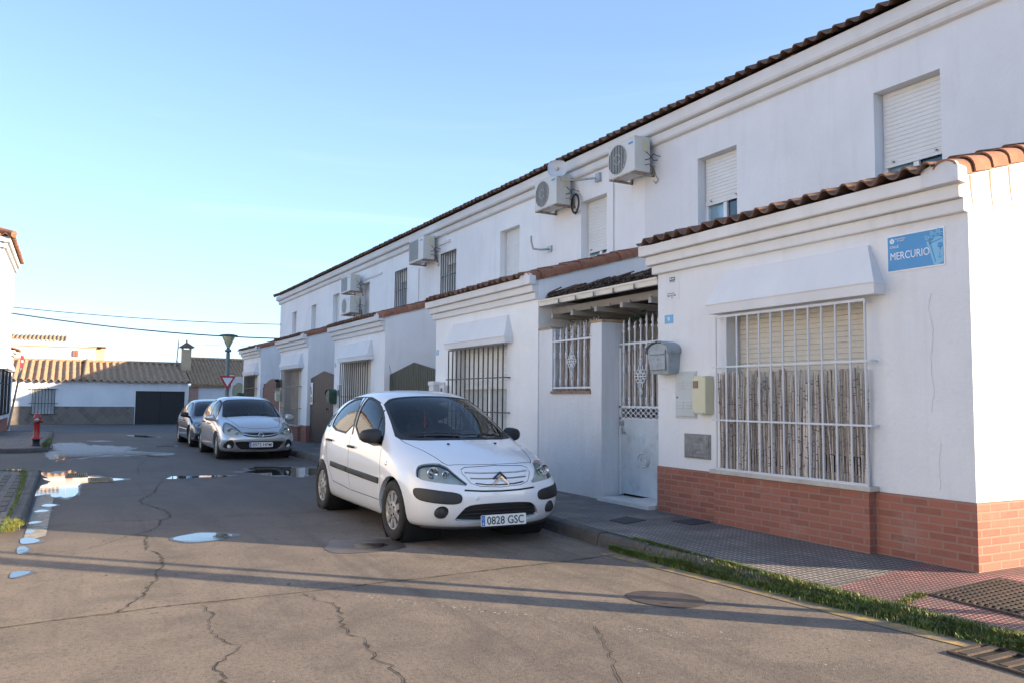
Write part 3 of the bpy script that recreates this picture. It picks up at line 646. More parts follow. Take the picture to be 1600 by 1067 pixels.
for k in range(5):
    b0,b1=BOX[k]; y0,y1=YB[k],YB[k+1]
    h=empty('terraced_house',(6.2,b0,.12),LAB[k],'house','white terraced houses of the row on the right'); houses.append(h)
    w=WIN[k]
    # ---- walls
    mb=MB(); zb=.0
    wall_x(mb,PX_,b0,b1,zb,3.215,[w],.2)
    top=lambda X:3.215+(X-6.2)*.28
    # near side wall (faces -Y), far side wall
    quad(mb,[(6.2,b0,0),(8.2,b0,0),(8.2,b0,top(8.2)),(6.2,b0,3.215)]); quad(mb,[(6.2,b1,0),(6.2,b1,3.215),(8.2,b1,top(8.2)),(8.2,b1,0)])
    # backing behind the window recess
    mb.box((PX_+.30,w[0]-.3,w[2]-.3),(PX_+.34,w[1]+.3,w[3]+.3))
    mb.build('porch_wall',M['stucco'] if k==0 else M['stucco_far'],h); mb=MB()
    # upper storey front
    holes=list(UPW[k]); doorh=(b1+.9,b1+1.8,.13,2.15)
    wall_x(mb,UX,y0,y1,0,5.86,holes+[doorh],.22)
    for q in holes+[doorh]: mb.box((UX+.30,q[0]-.2,q[2]-.2),(UX+.33,q[1]+.2,q[3]+.2))
    # end walls + back
    mw=MB(); quad(mw,[(17,y0,0),(17,y1,0),(17,y1,5.86),(17,y0,5.86)]); mw.build('back_wall',M['stucco'],h)
    if k==0: quad(mb,[(8.2,y0,0),(17,y0,0),(17,y0,5.86),(12.6,y0,8.02),(8.2,y0,5.86)])
    if k==4: quad(mb,[(8.2,y1,0),(8.2,y1,5.86),(12.6,y1,8.02),(17,y1,5.86),(17,y1,0)])
    mb.build('wall',M['stucco'] if k==0 else M['stucco_far'],h)
    # ---- cornices
    mb=MB()
    e=.003 if k==0 else .0
    for (p,za,zc) in ((.055,2.91,3.015),(.11,3.018,3.125),(.175,3.128,3.245)):
        prof=[(6.2,za),(6.2-p+.006,za+.004),(6.2-p,za+.016),(6.2-p,zc),(6.2,zc)]
        profprism(mb,prof,b0-.002,b1+p*.9)
    mb.build('cornice',M['trim'],h)
    mb=MB()
    for (p,za,zc) in ((.08,5.49,5.64),(.17,5.643,5.84)):
        prof=[(8.2,za),(8.2-p+.02,za+.015),(8.2-p,za+.045),(8.2-p,zc),(8.2,zc)]
        profprism(mb,prof,y0+(0.0015 if k else -.002),y1+(p if k==4 else 0))
    mb.build('cornice',M['trim'],h)
    # ---- upper roof
    mb=MB(); T,L=slopeT(7.93,5.87,12.6,8.05,y0-(.02 if k==0 else 0)); W=(y1-y0)+(.25 if k==4 else 0)+(.02 if k==0 else 0)
    tile_roof(mb,T,W,L,cols=8); 
    quad(mb,[(12.6,y0,8.04),(17.3,y0,5.75),(17.3,y1+.2*(k==4),5.75),(12.6,y1+.2*(k==4),8.04)])
    mb.tube([(12.6,y0,8.08),(12.6,y1+(.2 if k==4 else 0),8.08)],.09,10)
    if k==4: verge(mb,(7.95,y1+.22,5.88),(12.6,y1+.22,8.06),.09)
    if k==0: verge(mb,(7.95,y0+.0,5.90),(12.6,y0+.0,8.08),.09)
    mb.build('roof',M['tile_dark'],h)
    # ---- porch roof
    mb=MB(); T,L=slopeT(5.975,3.272,8.2,3.272+.28*2.225,b0+.14); tile_roof(mb,T,b1-b0-.02,L,cols=10,period=.205,amp=.036)
    mb.build('porch_roof',M['tile_dark'],h)
    mb=MB(); verge(mb,(6.03,b0+.06,3.218),(8.2,b0+.06,3.218+.28*2.17),.10,per=.265,skirt=.055,lap=.04)
    mb.build('verge_tiles',M['verge'],h)
    mb=MB(); pf=[(b0-.045,3.135),(b0-.047,3.25),(b0-.02,3.295),(b0+.03,3.312),(b0+.10,3.305),(b0+.15,3.315),(b0+.21,3.29),(b0+.27,3.275),(b0+.275,3.135)]
    n=len(pf); mb.add([(6.018,y,z) for y,z in pf]+[(6.13,y,z-.012) for y,z in pf],[tuple(range(n)),tuple(range(2*n-1,n-1,-1))]+[(i,n+i,n+(i+1)%n,(i+1)%n) for i in range(n)])
    mb.build('verge_mortar',M['stucco_dirty'],h)
    if k==0:
        for i in range(7):
            x=6.24+i*.262; z=3.20+(x-6.2)*.28; Ls=random.uniform(.25,.42); mb=MB(); vs=[]
            for j in range(9):
                t=j/8; w_=.011*(1-t)**.8+.0008; vs+=[(x+.05*t*t-w_,b0-.0025,z-Ls*t),(x+.05*t*t+w_,b0-.0025,z-Ls*t)]
            mb.add(vs,[(2*j,2*j+1,2*j+3,2*j+2) for j in range(8)]); mb.build('drip_stain',M['drip'],h)
    # ---- brick base
    if k in (0,3,4):
        mb=MB(); zt=.645 if k==0 else .60
        mb.box((6.188,b0-.012,.0),(6.2,w[0]-.06,zt)); mb.box((6.188,w[1]+.10,.0),(6.2,b1+.01,zt))
        mb.box((6.11,w[0]-.06,.0),(6.2,w[1]+.10,w[2]-.054 if k==0 else .55))
        if k==0: mb.box((6.2,b0-.012,.0),(17,b0-.0,zt))
        else: mb.box((6.2,b0-.012,0),(7.4,b0,zt))
        mb.build('brick_base',M['brick'],h)
        mb=MB(); zz=w[2]-.0; mb.box((6.075,w[0]-.10,zz-.052 if k==0 else .552),(6.40,w[1]+.14,zz-.012 if k==0 else .60)); mb.build('window_sill',M['sillstone'],h)
    else:
        mb=MB(); mb.box((6.11,w[0]-.10,w[2]-.07),(6.40,w[1]+.10,w[2]-.012)); mb.build('window_sill',M['trim'],h)
    if k==0:
        for (cy,cz,pts) in ((4.30,2.3,((0,0),(.03,-.12),(-.01,-.3),(.02,-.52),(0,-.8),(.03,-1.0))),(4.62,2.35,((0,0),(.12,.03),(.22,.02),(.30,.08))),(4.25,1.1,((0,0),(.02,-.2),(.01,-.42)))):
            mb=MB(); vs=[]
            P=[]
            for (a0,b0_),(a1,b1_) in zip(pts,pts[1:]):
                for i in range(6): P.append((a0+(a1-a0)*i/6+random.uniform(-.006,.006),b0_+(b1_-b0_)*i/6+random.uniform(-.006,.006)))
            for (a0,b0_) in P: vs+=[(6.1975,cy+a0-.0012,cz+b0_-.0008),(6.1975,cy+a0+.0012,cz+b0_+.0008)]
            mb.add(vs,[(2*i,2*i+1,2*i+3,2*i+2) for i in range(len(P)-1)]); mb.build('plaster_crack',M['crackline'],h)
    # ---- window hood
    ya,yb=w[0]-.20,w[1]+.12; zt_=w[3]+.46; mb=MB(); zb_=w[3]+.005
    A=[(6.2,ya,zb_),(6.05,ya,zb_),(6.05,yb,zb_),(6.2,yb,zb_)]; B=[(6.2,ya,zb_+.085),(6.035,ya-.012,zb_+.085),(6.035,yb+.012,zb_+.085),(6.2,yb,zb_+.085)]
    Tp=[(6.2,ya+.15,zt_),(6.17,ya+.15,zt_),(6.17,yb-.12,zt_),(6.2,yb-.12,zt_)]
    Bm=[(6.2,ya,zb_+.09),(6.025,ya-.02,zb_+.10),(6.025,yb+.02,zb_+.10),(6.2,yb,zb_+.09)]
    mb.add(A+B+Bm+Tp,[(0,1,2,3)]+[(i+4*j,i+1+4*j,i+5+4*j,i+4+4*j) for j in range(3) for i in range(3)]+[(15,14,13,12)])
    mb.build('window_hood',M['stucco_clean'],h)
    # ---- lower window
    wf=win_frame(h,6.40,w[0]+.001,w[1]-.001,w[2],w[3],m=M['frame']); wf.name='window'
    sb={0:.95,1:1.62,2:w[2]+.05,3:w[2]+.05,4:w[2]+.05}[k]
    shutter(wf,6.385,w[0]+.03,w[1]-.03,sb,w[3]-.01,M['shutter_cream'] if k!=1 else M['shutter'])
    mb=MB(); quad(mb,[(6.43,w[0],w[2]),(6.43,w[1],w[2]),(6.43,w[1],w[3]),(6.43,w[0],w[3])]); mb.build('pane',M['curtain'] if k==1 else M['pane'],wf)
    if k==0:
        grille_x(6.10,w[0]-.06,w[1]+.05,w[2]-.0,w[3]-.03,13,(1.21,1.77),M['white_metal'],h,r=.011,ext=.06,flat=False)
        # reed screen
        mb=MB(); y=w[0]-.02
        while y<w[1]+.06:
            r=random.uniform(.0045,.0105); tp=1.70+random.uniform(-.05,.035); l=random.gauss(0,.030); gap=.0
            if abs(y-5.55)<.03 or abs(y-6.12)<.02: tp-=random.uniform(0,.25)
            x=6.16+random.uniform(-.012,.012)
            mb.tube([(x,y,w[2]-.0),(x+random.uniform(-.006,.006),y+l*.5,1.2),(x+random.uniform(-.008,.01),y+l,tp)],[r,r*.95,r*.8],5)
            for kk in range(5):
                zz=random.uniform(.75,1.62)
                t=(zz-w[2])/(1.7-w[2]); mb.tube([(x,y+l*t,zz-.004),(x,y+l*t,zz+.004)],r*1.35,5,caps=False,mi=1)
            y+=r*2*random.uniform(.70,1.15)
        mb.build('reed_screen',[M['reed'],M['reednode']],h)
    elif k in(1,2): grille_x(6.10,w[0]-.05,w[1]+.06,w[2]-.0,w[3]-.02,13 if k==1 else 14,(1.20,1.76) if k==1 else (1.45,),M['black_metal'],h,r=.012)
    else: grille_x(6.10,w[0]-.05,w[1]+.06,w[2]-.0,w[3]-.02,17,(1.1,1.75),M['brown_metal'] if k==3 else M['black_metal'],h,r=.011)
    # ---- upper windows
    for i,q in enumerate(UPW[k]):
        wf=win_frame(h,UX+.16,q[0]+.001,q[1]-.001,q[2],q[3],mull=(k<2)); wf.name='window'
        sb={(0,0):4.17,(0,1):4.35,(1,0):4.12,(1,1):4.0,(2,0):4.8,(2,1):4.75}.get((k,i),4.02)
        shutter(wf,UX+.15,q[0]+.03,q[1]-.03,sb,q[3]-.01,M['shutter'])
        if sb>4.05:
            mb=MB()
            for yk in (.18,.82):
                if k<2: mb=MB(); y=q[0]+(q[1]-q[0])*yk; mb.tube([(UX+.14,y,sb+.02),(UX+.10,y,sb+.02)],.012,8); mb.build('shutter_stop',M['steel'],wf)
        mb=MB(); c=(q[0]+q[1])/2; quad(mb,[(UX+.19,q[0],q[2]),(UX+.19,c,q[2]),(UX+.19,c,q[3]),(UX+.19,q[0],q[3])]); mb.build('pane',M['pane'] if k<2 else M['curtain'],wf)
        mb=MB(); quad(mb,[(UX+.20,c,q[2]),(UX+.20,q[1],q[2]),(UX+.20,q[1],q[3]),(UX+.20,c,q[3])]); mb.build('pane',M['pane_blue'] if k<2 else M['curtain'],wf)
        if k==2: grille_x(UX-.02,q[0]+.02,q[1]-.02,q[2],q[3]-.03,7,(4.45,),M['black_metal'],wf,r=.011,ext=0,off=.06,name='grille')
    # yard door
    mb=MB(); mb.box((UX+.15,doorh[0]+.001,.13),(UX+.19,doorh[1]-.001,doorh[3]-.001)); mb.build('door',M['wood_brown'],h)
# ------------------------------------------------------------------ gates of the far yards
def board_gate(h,k,X,Y0,Y1,prof,zb,m,nb,gap=.012,handle=None,mid=True):
    mb=MB(); w_=(Y1-Y0)/nb
    for i in range(nb):
        a=Y0+i*w_+gap/2; b=a+w_-gap; t=((a+b)/2-Y0)/(Y1-Y0)
        za,zb_=prof((a-Y0)/(Y1-Y0)),prof((b-Y0)/(Y1-Y0))
        mb.add([(X,a,zb),(X,b,zb),(X,b,zb_),(X,a,za),(X+.03,a,zb),(X+.03,b,zb),(X+.03,b,zb_),(X+.03,a,za)],[(3,2,1,0),(4,5,6,7),(0,1,5,4),(1,2,6,5),(2,3,7,6),(3,0,4,7)])
    g=mb.build('gate',m,h)
    mb=MB(); mb.box((X+.031,Y0,zb+.1),(X+.05,Y1,zb+1.75)); mb.build('gate_backing',M['seam'],g)
    if handle: mb=MB(); mb.box((X-.04,handle[0],handle[1]),(X,handle[0]+.13,handle[1]+.03)); mb.build('handle',M['black_metal'],g)
    return g
pk=lambda lo,hi:(lambda t:lo+(hi-lo)*(1-abs(2*t-1)))
board_gate(houses[1],1,6.32,14.66,17.55,pk(1.94,2.16),.16,M['green_gate'],30,gap=.03)
board_gate(houses[2],2,6.30,21.51,24.24,pk(1.98,2.16),.16,M['wood_dark'],14,gap=.008,handle=(22.4,1.1))
board_gate(houses[3],3,6.30,27.83,30.99,lambda t:1.62+.44*math.sin(math.pi*(.06+.88*t))**.7,.16,M['wood_brown'],14,gap=.008)
board_gate(houses[4],4,6.25,34.41,37.0,lambda t:1.62+.40*math.sin(math.pi*(.06+.88*t))**.7,.16,M['green_light'],12,gap=.01)
mb=MB(); mb.box((6.2,37.0,0),(8.2,37.12,2.3)); mb.box((6.14,36.96,2.3),(6.3,37.16,2.36)); mb.build('yard_wall',M['stucco'],houses[4])
# ------------------------------------------------------------------ number 9 yard: garden wall, pier, gate
gw=empty('garden_wall',(6.2,10.72,.12),'low white garden wall with barred opening between the gate and house seven','wall')
mb=MB()
mb.box((6.215,9.30,0),(6.40,10.34,1.50)); mb.box((6.215,10.34,0),(6.40,10.725,2.44)); 
mb.build('wall',M['stucco_dirty'],gw)
mb=MB(); mb.box((6.20,9.05,0),(6.56,9.30,2.44)); mb.build('pier',M['stucco_dirty'],gw)
mb=MB(); mb.box((6.19,9.03,2.441),(6.57,9.32,2.475)); mb.box((6.20,10.35,2.441),(6.41,10.72,2.47)); mb.build('coping',simple('ochre_coping_brick',(.36,.25,.15),.9,var=.25,scale=14,bmp=.5),gw)
mb=MB(); mb.box((6.185,9.30,1.50),(6.43,10.345,1.535)); mb.build('sill',simple('old_clay_sill',(.26,.17,.13),.9,var=.3,scale=14),gw)
def spear(mb,X,y,z0,z1,r=.012,knots=(.25,.75)):
    mb.tube([(X,y,z0),(X,y,z1-.10)],r,6)
    mb.lathe([(0.002,0),(.012,.02),(.028,.05),(.012,.075),(.010,.09),(.022,.11),(.004,.19),(.0005,.21)],8,M=Matrix.Translation((X,y,z1-.2)),smooth=True)
    for t in knots:
        z=z0+(z1-z0)*t; mb.lathe([(r,-.05),(r*1.9,-.03),(r*1.3,0),(r*1.9,.03),(r,.05)],8,M=Matrix.Translation((X,y,z)))
def lozenge(mb,X,y,z,s):
    # cast ornament: rings and a cross
    def ring(cy,cz,r,t=.008): mb.tube([(X-.02,cy+math.cos(a*math.pi/8)*r,cz+math.sin(a*math.pi/8)*r) for a in range(17)],t,5,caps=False)
    ring(y,z,.045*s,.010)
    for dy,dz,r in ((0,.10,.038),(0,-.10,.038),(.075,0,.032),(-.075,0,.032),(.045,.05,.024),(-.045,.05,.024),(.045,-.05,.024),(-.045,-.05,.024),(0,.175,.028),(0,-.175,.028)): ring(y+dy*s,z+dz*s,r*s)
    mb.tube([(X-.02,y,z-.23*s),(X-.02,y,z+.23*s)],.008,5); mb.tube([(X-.02,y-.11*s,z),(X-.02,y+.11*s,z)],.008,5)
mb=MB(); 
for i in range(7): spear(mb,6.24,9.36+i*.157,1.56,2.44+.0,knots=(.12,.55))
mb.box((6.225,9.27,2.24),(6.255,10.42,2.265)); mb.box((6.225,9.31,1.57),(6.255,10.34,1.595)); lozenge(mb,6.24,9.82,1.95,1.1)
mb.build('grille',M['white_metal'],gw)
def reeds(mb,X,Y0,Y1,z0,z1f,r0=.005,r1=.010):
    y=Y0
    while y<Y1:
        r=random.uniform(r0,r1); x=X+random.uniform(-.01,.01); l=random.gauss(0,.008)
        mb.tube([(x,y,z0),(x,y+l,z1f(y)+random.uniform(-.05,.05))],[r,r*.8],5); y+=r*2*random.uniform(.9,1.4)
mb=MB(); reeds(mb,6.33,9.31,10.33,1.54,lambda y:2.40+.12*(10.33-y)); mb.build('reed_screen',M['reed'],gw)
gt=empty('garden_gate',(6.5,8.5,.17),'pale painted metal gate with spear tipped bars and reed backing, beside number 9','gate')
GY0,GY1=8.0,9.04
mb=MB(); mb.box((6.485,GY0,.20),(6.515,GY1,1.16)); mb.build('panel',M['paleblue'],gt)
mb=MB(); mb.box((6.475,GY0,1.16),(6.525,GY1,1.185)); mb.box((6.475,GY0,1.315),(6.525,GY1,1.34)); mb.box((6.475,GY0,.18),(6.525,GY0+.04,2.10)); mb.box((6.475,GY1-.04,.18),(6.525,GY1,2.10)); mb.box((6.48,GY0,2.14),(6.52,GY1,2.165))
mb.build('frame',M['white_metal'],gt)
mb=MB()
for i in range(9):
    for rz in (1.215,1.285):
        y=GY0+.09+i*.107; mb.tube([(6.48,y+math.cos(a*math.pi/5)*.045,rz+math.sin(a*math.pi/5)*.03) for a in range(11)],.007,5,caps=False)
mb.build('lattice_band',M['white_metal'],gt)
mb=MB()
for i in range(8): spear(mb,6.49,GY0+.09+i*.123,1.34,2.52-.06*(1-math.sin(math.pi*(i+.5)/8)),knots=(.06,.42,.66))
lozenge(mb,6.48,8.55,1.72,1.15)
mb.build('bars',M['white_metal'],gt)
mb=MB(); reeds(mb,6.54,GY0+.03,GY1-.03,1.34,lambda y:2.12+.03*math.sin(y*9)); mb.build('reed_screen',M['reed'],gt)
mb=MB(); 
for (ry,rz,n) in ((.12,.085,24),(.085,.055,20)): mb.tube([(6.478,8.52+math.cos(a*2*math.pi/n)*ry,.66+math.sin(a*2*math.pi/n)*rz) for a in range(n+1)],.008,5,caps=False)
for a in range(12): mb.tube([(6.478,8.52+math.cos(a*math.pi/6)*.10,.66+math.sin(a*math.pi/6)*.07)]*1+[(6.476,8.52+math.cos(a*math.pi/6+.3)*.05,.66+math.sin(a*math.pi/6+.3)*.03)],.007,5)
mb.build('oval_medallion',M['white_metal'],gt)
mb=MB(); mb.box((6.44,8.94,1.08),(6.485,8.99,1.14)); mb.tube([(6.46,8.96,1.05),(6.43,8.90,.98),(6.44,8.86,.99)],.012,6); mb.build('handle',M['steel'],gt)
mb=MB(); mb.box((6.10,7.93,.0),(6.55,9.0,.165)); mb.box((6.2,7.9,.165),(6.5,8.4,.20)); tag(mb.build('door_step',M['stucco_dirty']),'white painted doorstep below the garden gate','step')
# ------------------------------------------------------------------ pergola
M['rafter']=simple('dull_rafter_paint',(.36,.34,.30),.7,var=.12)
pg=empty('pergola',(6.25,9.2,2.8),'cream beamed pergola roofed with dark brushwood over the yard gate','pergola')
mb=MB(); mb.box((6.20,7.87,2.80),(6.26,10.72,2.885)); mb.box((6.185,7.87,2.865),(6.30,10.72,2.89)); mb.build('front_beam',M['beam'],pg)
mb=MB(); mb.box((6.42,7.90,2.68),(6.50,10.70,2.78)); mb.build('cross_beam',M['beam_grey'],pg)
for y in (8.15,8.75,9.35,9.95,10.5):
    mb=MB(); mb.box((6.30,y-.03,2.61),(8.18,y+.03,2.675)); mb.build('rafter',M['rafter'],pg)
mb=MB()
for y in (8.3,8.75,9.2,9.65,10.1): mb.tube([(6.20,y,2.80),(6.17,y,2.79),(6.17,y,2.85)],.012,6); mb.tube([(6.36,y-.1,2.70),(6.36,y-.1,2.66)],.022,8)
mb.build('hooks',M['beam_grey'],pg)
mb=MB()
for i in range(430):
    y=random.uniform(7.9,10.75); ang=random.gauss(0,.16); L=random.uniform(1.2,1.95); x0=6.24+random.random()*.12+ (0.05 if y>9.6 else 0); z=2.915+random.random()*.085+.02*math.sin(y*5)
    mb.tube([(x0,y,z),(x0+L*.5,y+ang*.5*L,z+.05),(x0+L,y+ang*L,z+.07)],random.uniform(.006,.013),5)
for i in range(150):
    y=random.uniform(7.9,10.3); L=random.uniform(.4,.9); z=2.93+random.random()*.12; x0=6.30+random.random()*.15
    mb.tube([(x0,y,z),(x0+.05,y+L,z-.03)],random.uniform(.008,.014),5)
mb.build('brushwood_roof',M['brush'],pg)
mb=MB(); mb.box((6.35,7.88,2.895),(8.18,10.72,2.905)); mb.build('under_mat',M['brush'],pg)
mb=MB()
for (cx,cy,cz,s) in ((6.45,8.55,2.52,.24),(6.55,10.1,2.48,.30),(6.6,10.3,2.40,.26)):
    for i in range(26):
        a=random.random()*6.28; t=random.uniform(-.9,.3); L=s*random.uniform(.6,1.1); d=Vector((math.cos(a),math.sin(a),t)).normalized()*L; sidev=d.cross(Vector((0,0,1))).normalized()*.018
        c=Vector((cx,cy,cz)); mb.add([c,c+d*.5+sidev,c+d,c+d*.5-sidev],[(0,1,2,3)])
o=mb.build('hanging_plant',M['plant']); tag(o,'dark leafy plants hanging under the pergola behind the gate','plant',kind='stuff')
WR=list(houses)+[gw,gt,pg]
# ------------------------------------------------------------------ street sign
def sign_mat_plate(mb,F,w,h,t=.006,mi=0):
    r=[(-w/2,-h/2),(w/2,-h/2),(w/2,h/2),(-w/2,h/2)]; mb.prism(r,0,t,M=F,mi=mi)
sx,sy,sz=6.2,4.435,2.675
sg=empty('street_sign',(sx,sy,sz),'blue and white street name sign reading CALLE MERCURIO on the corner house','sign')
W,H=.535,.315
mb=MB(); sign_mat_plate(mb,FM(sx,sy,sz),W,H,.008); mb.build('border',M['white_sign'],sg)
mb=MB(); sign_mat_plate(mb,FM(sx-.008,sy,sz),W-.022,H-.022,.002); mb.build('panel',M['blue'],sg)
F=FM(sx-.0105,sy,sz)
text_obj('lettering','MERCURIO',.092,F@Matrix.Translation((-.235,-.055,.0008)),M['white_sign'],sg,fit=.365)
text_obj('lettering','CALLE',.032,F@Matrix.Translation((-.236,.048,0)),M['white_sign'],sg,fit=.085)
text_obj('lettering','Ayuntamiento',.018,F@Matrix.Translation((-.185,.118,0)),M['white_sign'],sg)
text_obj('lettering','de Huelva',.018,F@Matrix.Translation((-.166,.100,0)),M['white_sign'],sg)
mb=MB(); n=20; mb.prism([(-.212+.022*math.cos(a*2*math.pi/n),.108+.022*math.sin(a*2*math.pi/n)) for a in range(n)],0,.001,M=F); mb.build('round_seal',M['white_sign'],sg)
mb=MB(); G_=F@Matrix.Translation((0,0,.0012))
mb.prism([(-.218,.098),(-.206,.098),(-.206,.112),(-.212,.120),(-.218,.112)],0,.0008,M=G_); mb.build('seal_mark',M['blue_light'],sg)
# crest: crown over a tilted shield, cut by the edge of the sign
mb=MB(); ex=W/2-.012
def clipx(P): return [(min(x,ex),y) for x,y in P]
def rot(P,a,cx,cy): c,s=math.cos(a),math.sin(a); return [(cx+x*c-y*s,cy+x*s+y*c) for x,y in P]
an=R(14)
K=14
arc=lambda r0,r1,a0,a1,cx,cy:[(cx+r0*math.cos(a0+(a1-a0)*i/K),cy+r0*math.sin(a0+(a1-a0)*i/K)) for i in range(K+1)]+[(cx+r1*math.cos(a1+(a0-a1)*i/K),cy+r1*math.sin(a1+(a0-a1)*i/K)) for i in range(K+1)]
cx,cy=.225,-.03
mb.prism(clipx(arc(.150,.143,R(140),R(62),cx,cy)),0,.001,M=F); mb.prism(clipx(arc(.118,.112,R(140),R(62),cx,cy)),0,.001,M=F)
for i in range(5):
    a=R(136-i*16); x,y=cx+.131*math.cos(a),cy+.131*math.sin(a); 
    if x<ex-.012: mb.prism(rot([(-.009,0),(0,.008),(.009,0),(0,-.008)],a-R(90),x,y),0,.001,M=F)
for i,a in enumerate((R(134),R(114),R(94),R(76))):
    for da,rr,s in ((0,.172,.012),(-.06,.160,.010),(.06,.160,.010)):
        x,y=cx+rr*math.cos(a+da),cy+rr*math.sin(a+da)
        if x<ex-.014: mb.prism([(x+s*math.cos(t*math.pi/5),y+s*math.sin(t*math.pi/5)) for t in range(10)],0,.001,M=F)
sh=rot([(-.09,.075),(-.082,.085),(.07,.085),(.07,-.10),(.05,-.12),(-.035,-.135),(-.075,-.125)],an,.215,-.005)
def clip_poly(P,xm,ym):
    out=[]
    for i in range(len(P)):
        a=P[i];b=P[(i+1)%len(P)]
        if a[0]<=xm: out.append(a)
        if (a[0]<=xm)!=(b[0]<=xm):
            t=(xm-a[0])/(b[0]-a[0]); out.append((xm,a[1]+t*(b[1]-a[1])))
    out=[(x,max(y,ym)) for x,y in out]; return out
mb.prism(clip_poly(sh,ex,-H/2+.012),0,.001,M=F); mb.build('crest',M['blue_light'],sg)
mb=MB()
inn=rot([(-.052,.050),(.06,.050),(.06,-.10),(-.03,-.112),(-.045,-.10)],an,.215,-.005)
fr=[]
P=clip_poly(inn,ex-.0,-H/2+.02)
mb.prism(clip_poly(rot([(-.066,.062),(-.055,.062),(-.05,-.11),(-.060,-.11)],an,.215,-.005),ex,-H/2+.014),0,.001,M=G_)
mb.prism(clip_poly(rot([(-.066,.062),(.06,.062),(.06,.053),(-.066,.053)],an,.215,-.005),ex,-1),0,.001,M=G_)
tr=[(.232+.026*math.cos(t*math.pi/7)*(1+.12*math.cos(t*2.3)),.012+.022*math.sin(t*math.pi/7)) for t in range(14)]
mb.prism(clip_poly(tr,ex-.002,-1),0,.001,M=G_); mb.prism([(.226,-.03),(.234,-.03),(.236,.0),(.228,.0)],0,.001,M=G_)
mb.prism([(.222,-.085),(.226,-.085),(.226,-.045),(.222,-.045)],0,.001,M=G_); mb.prism([(.208,-.075),(.214,-.09),(.224,-.098),(.236,-.09),(.240,-.075),(.233,-.083),(.224,-.088),(.214,-.083)],0,.001,M=G_)
mb.build('crest_mark',M['blue'],sg); WR.append(sg)
# ------------------------------------------------------------------ house number plates, alarm plaque
def number_plate(y,z,txt,w,h,label,s=.085):
    e=empty('house_number',(6.2,y,z),label,'house number'); mb=MB(); sign_mat_plate(mb,FM(6.2,y,z),w,h,.006); mb.build('plate',M['plate_blue'],e)
    text_obj('numeral',txt,s,FM(6.193,y,z-.032*s/.085),M['white_sign'],e,align='CENTER'); WR.append(e)
number_plate(7.655,2.36,'9',.15,.10,'small blue house number plate reading 9 above the grey letterbox')
number_plate(14.56,2.29,'7',.12,.10,'small blue house number plate reading 7 beside the black barred window')
number_plate(21.40,2.27,'5',.12,.10,'small blue house number plate high on the wall beside the dark plank gate')
number_plate(27.74,2.28,'3',.12,.09,'farthest small blue house number plate, beside the brown barred window')
al=empty('alarm_plaque',(6.2,7.59,2.73),'white alarm company plaque with small print on the wall above number 9','plaque')
mb=MB(); sign_mat_plate(mb,FM(6.2,7.59,2.73),.24,.29,.004); mb.build('plate',M['stucco_clean'],al)
mb=MB(); F=FM(6.1955,7.59,2.73)
mb.prism([(-.048,.075),(.052,.075),(.052,.118),(-.048,.118)],0,.001,M=F)
for i in range(9): mb.prism([(-.046+i*.0108,.060),(-.038+i*.0108,.060),(-.038+i*.0108,.068),(-.046+i*.0108,.068)],0,.001,M=F)
mb.build('logo',M['ink'],al); mb=MB()
for i in range(3): mb.prism([(-.038+i*.031,.088),(-.022+i*.031,.088),(-.022+i*.031,.108),(-.038+i*.031,.108)],0,.001,M=FM(6.194,7.59,2.73))
mb.build('logo_mark',M['white_sign'],al)
text_obj('lettering','EN CASO DE ALARMA',.013,F@Matrix.Translation((-.09,-.075,0)),M['ink'],al); text_obj('lettering','902 102 100',.030,F@Matrix.Translation((-.09,-.108,0)),M['ink'],al); text_obj('lettering','24h',.016,F@Matrix.Translation((-.015,-.130,0)),M['ink'],al); WR.append(al)
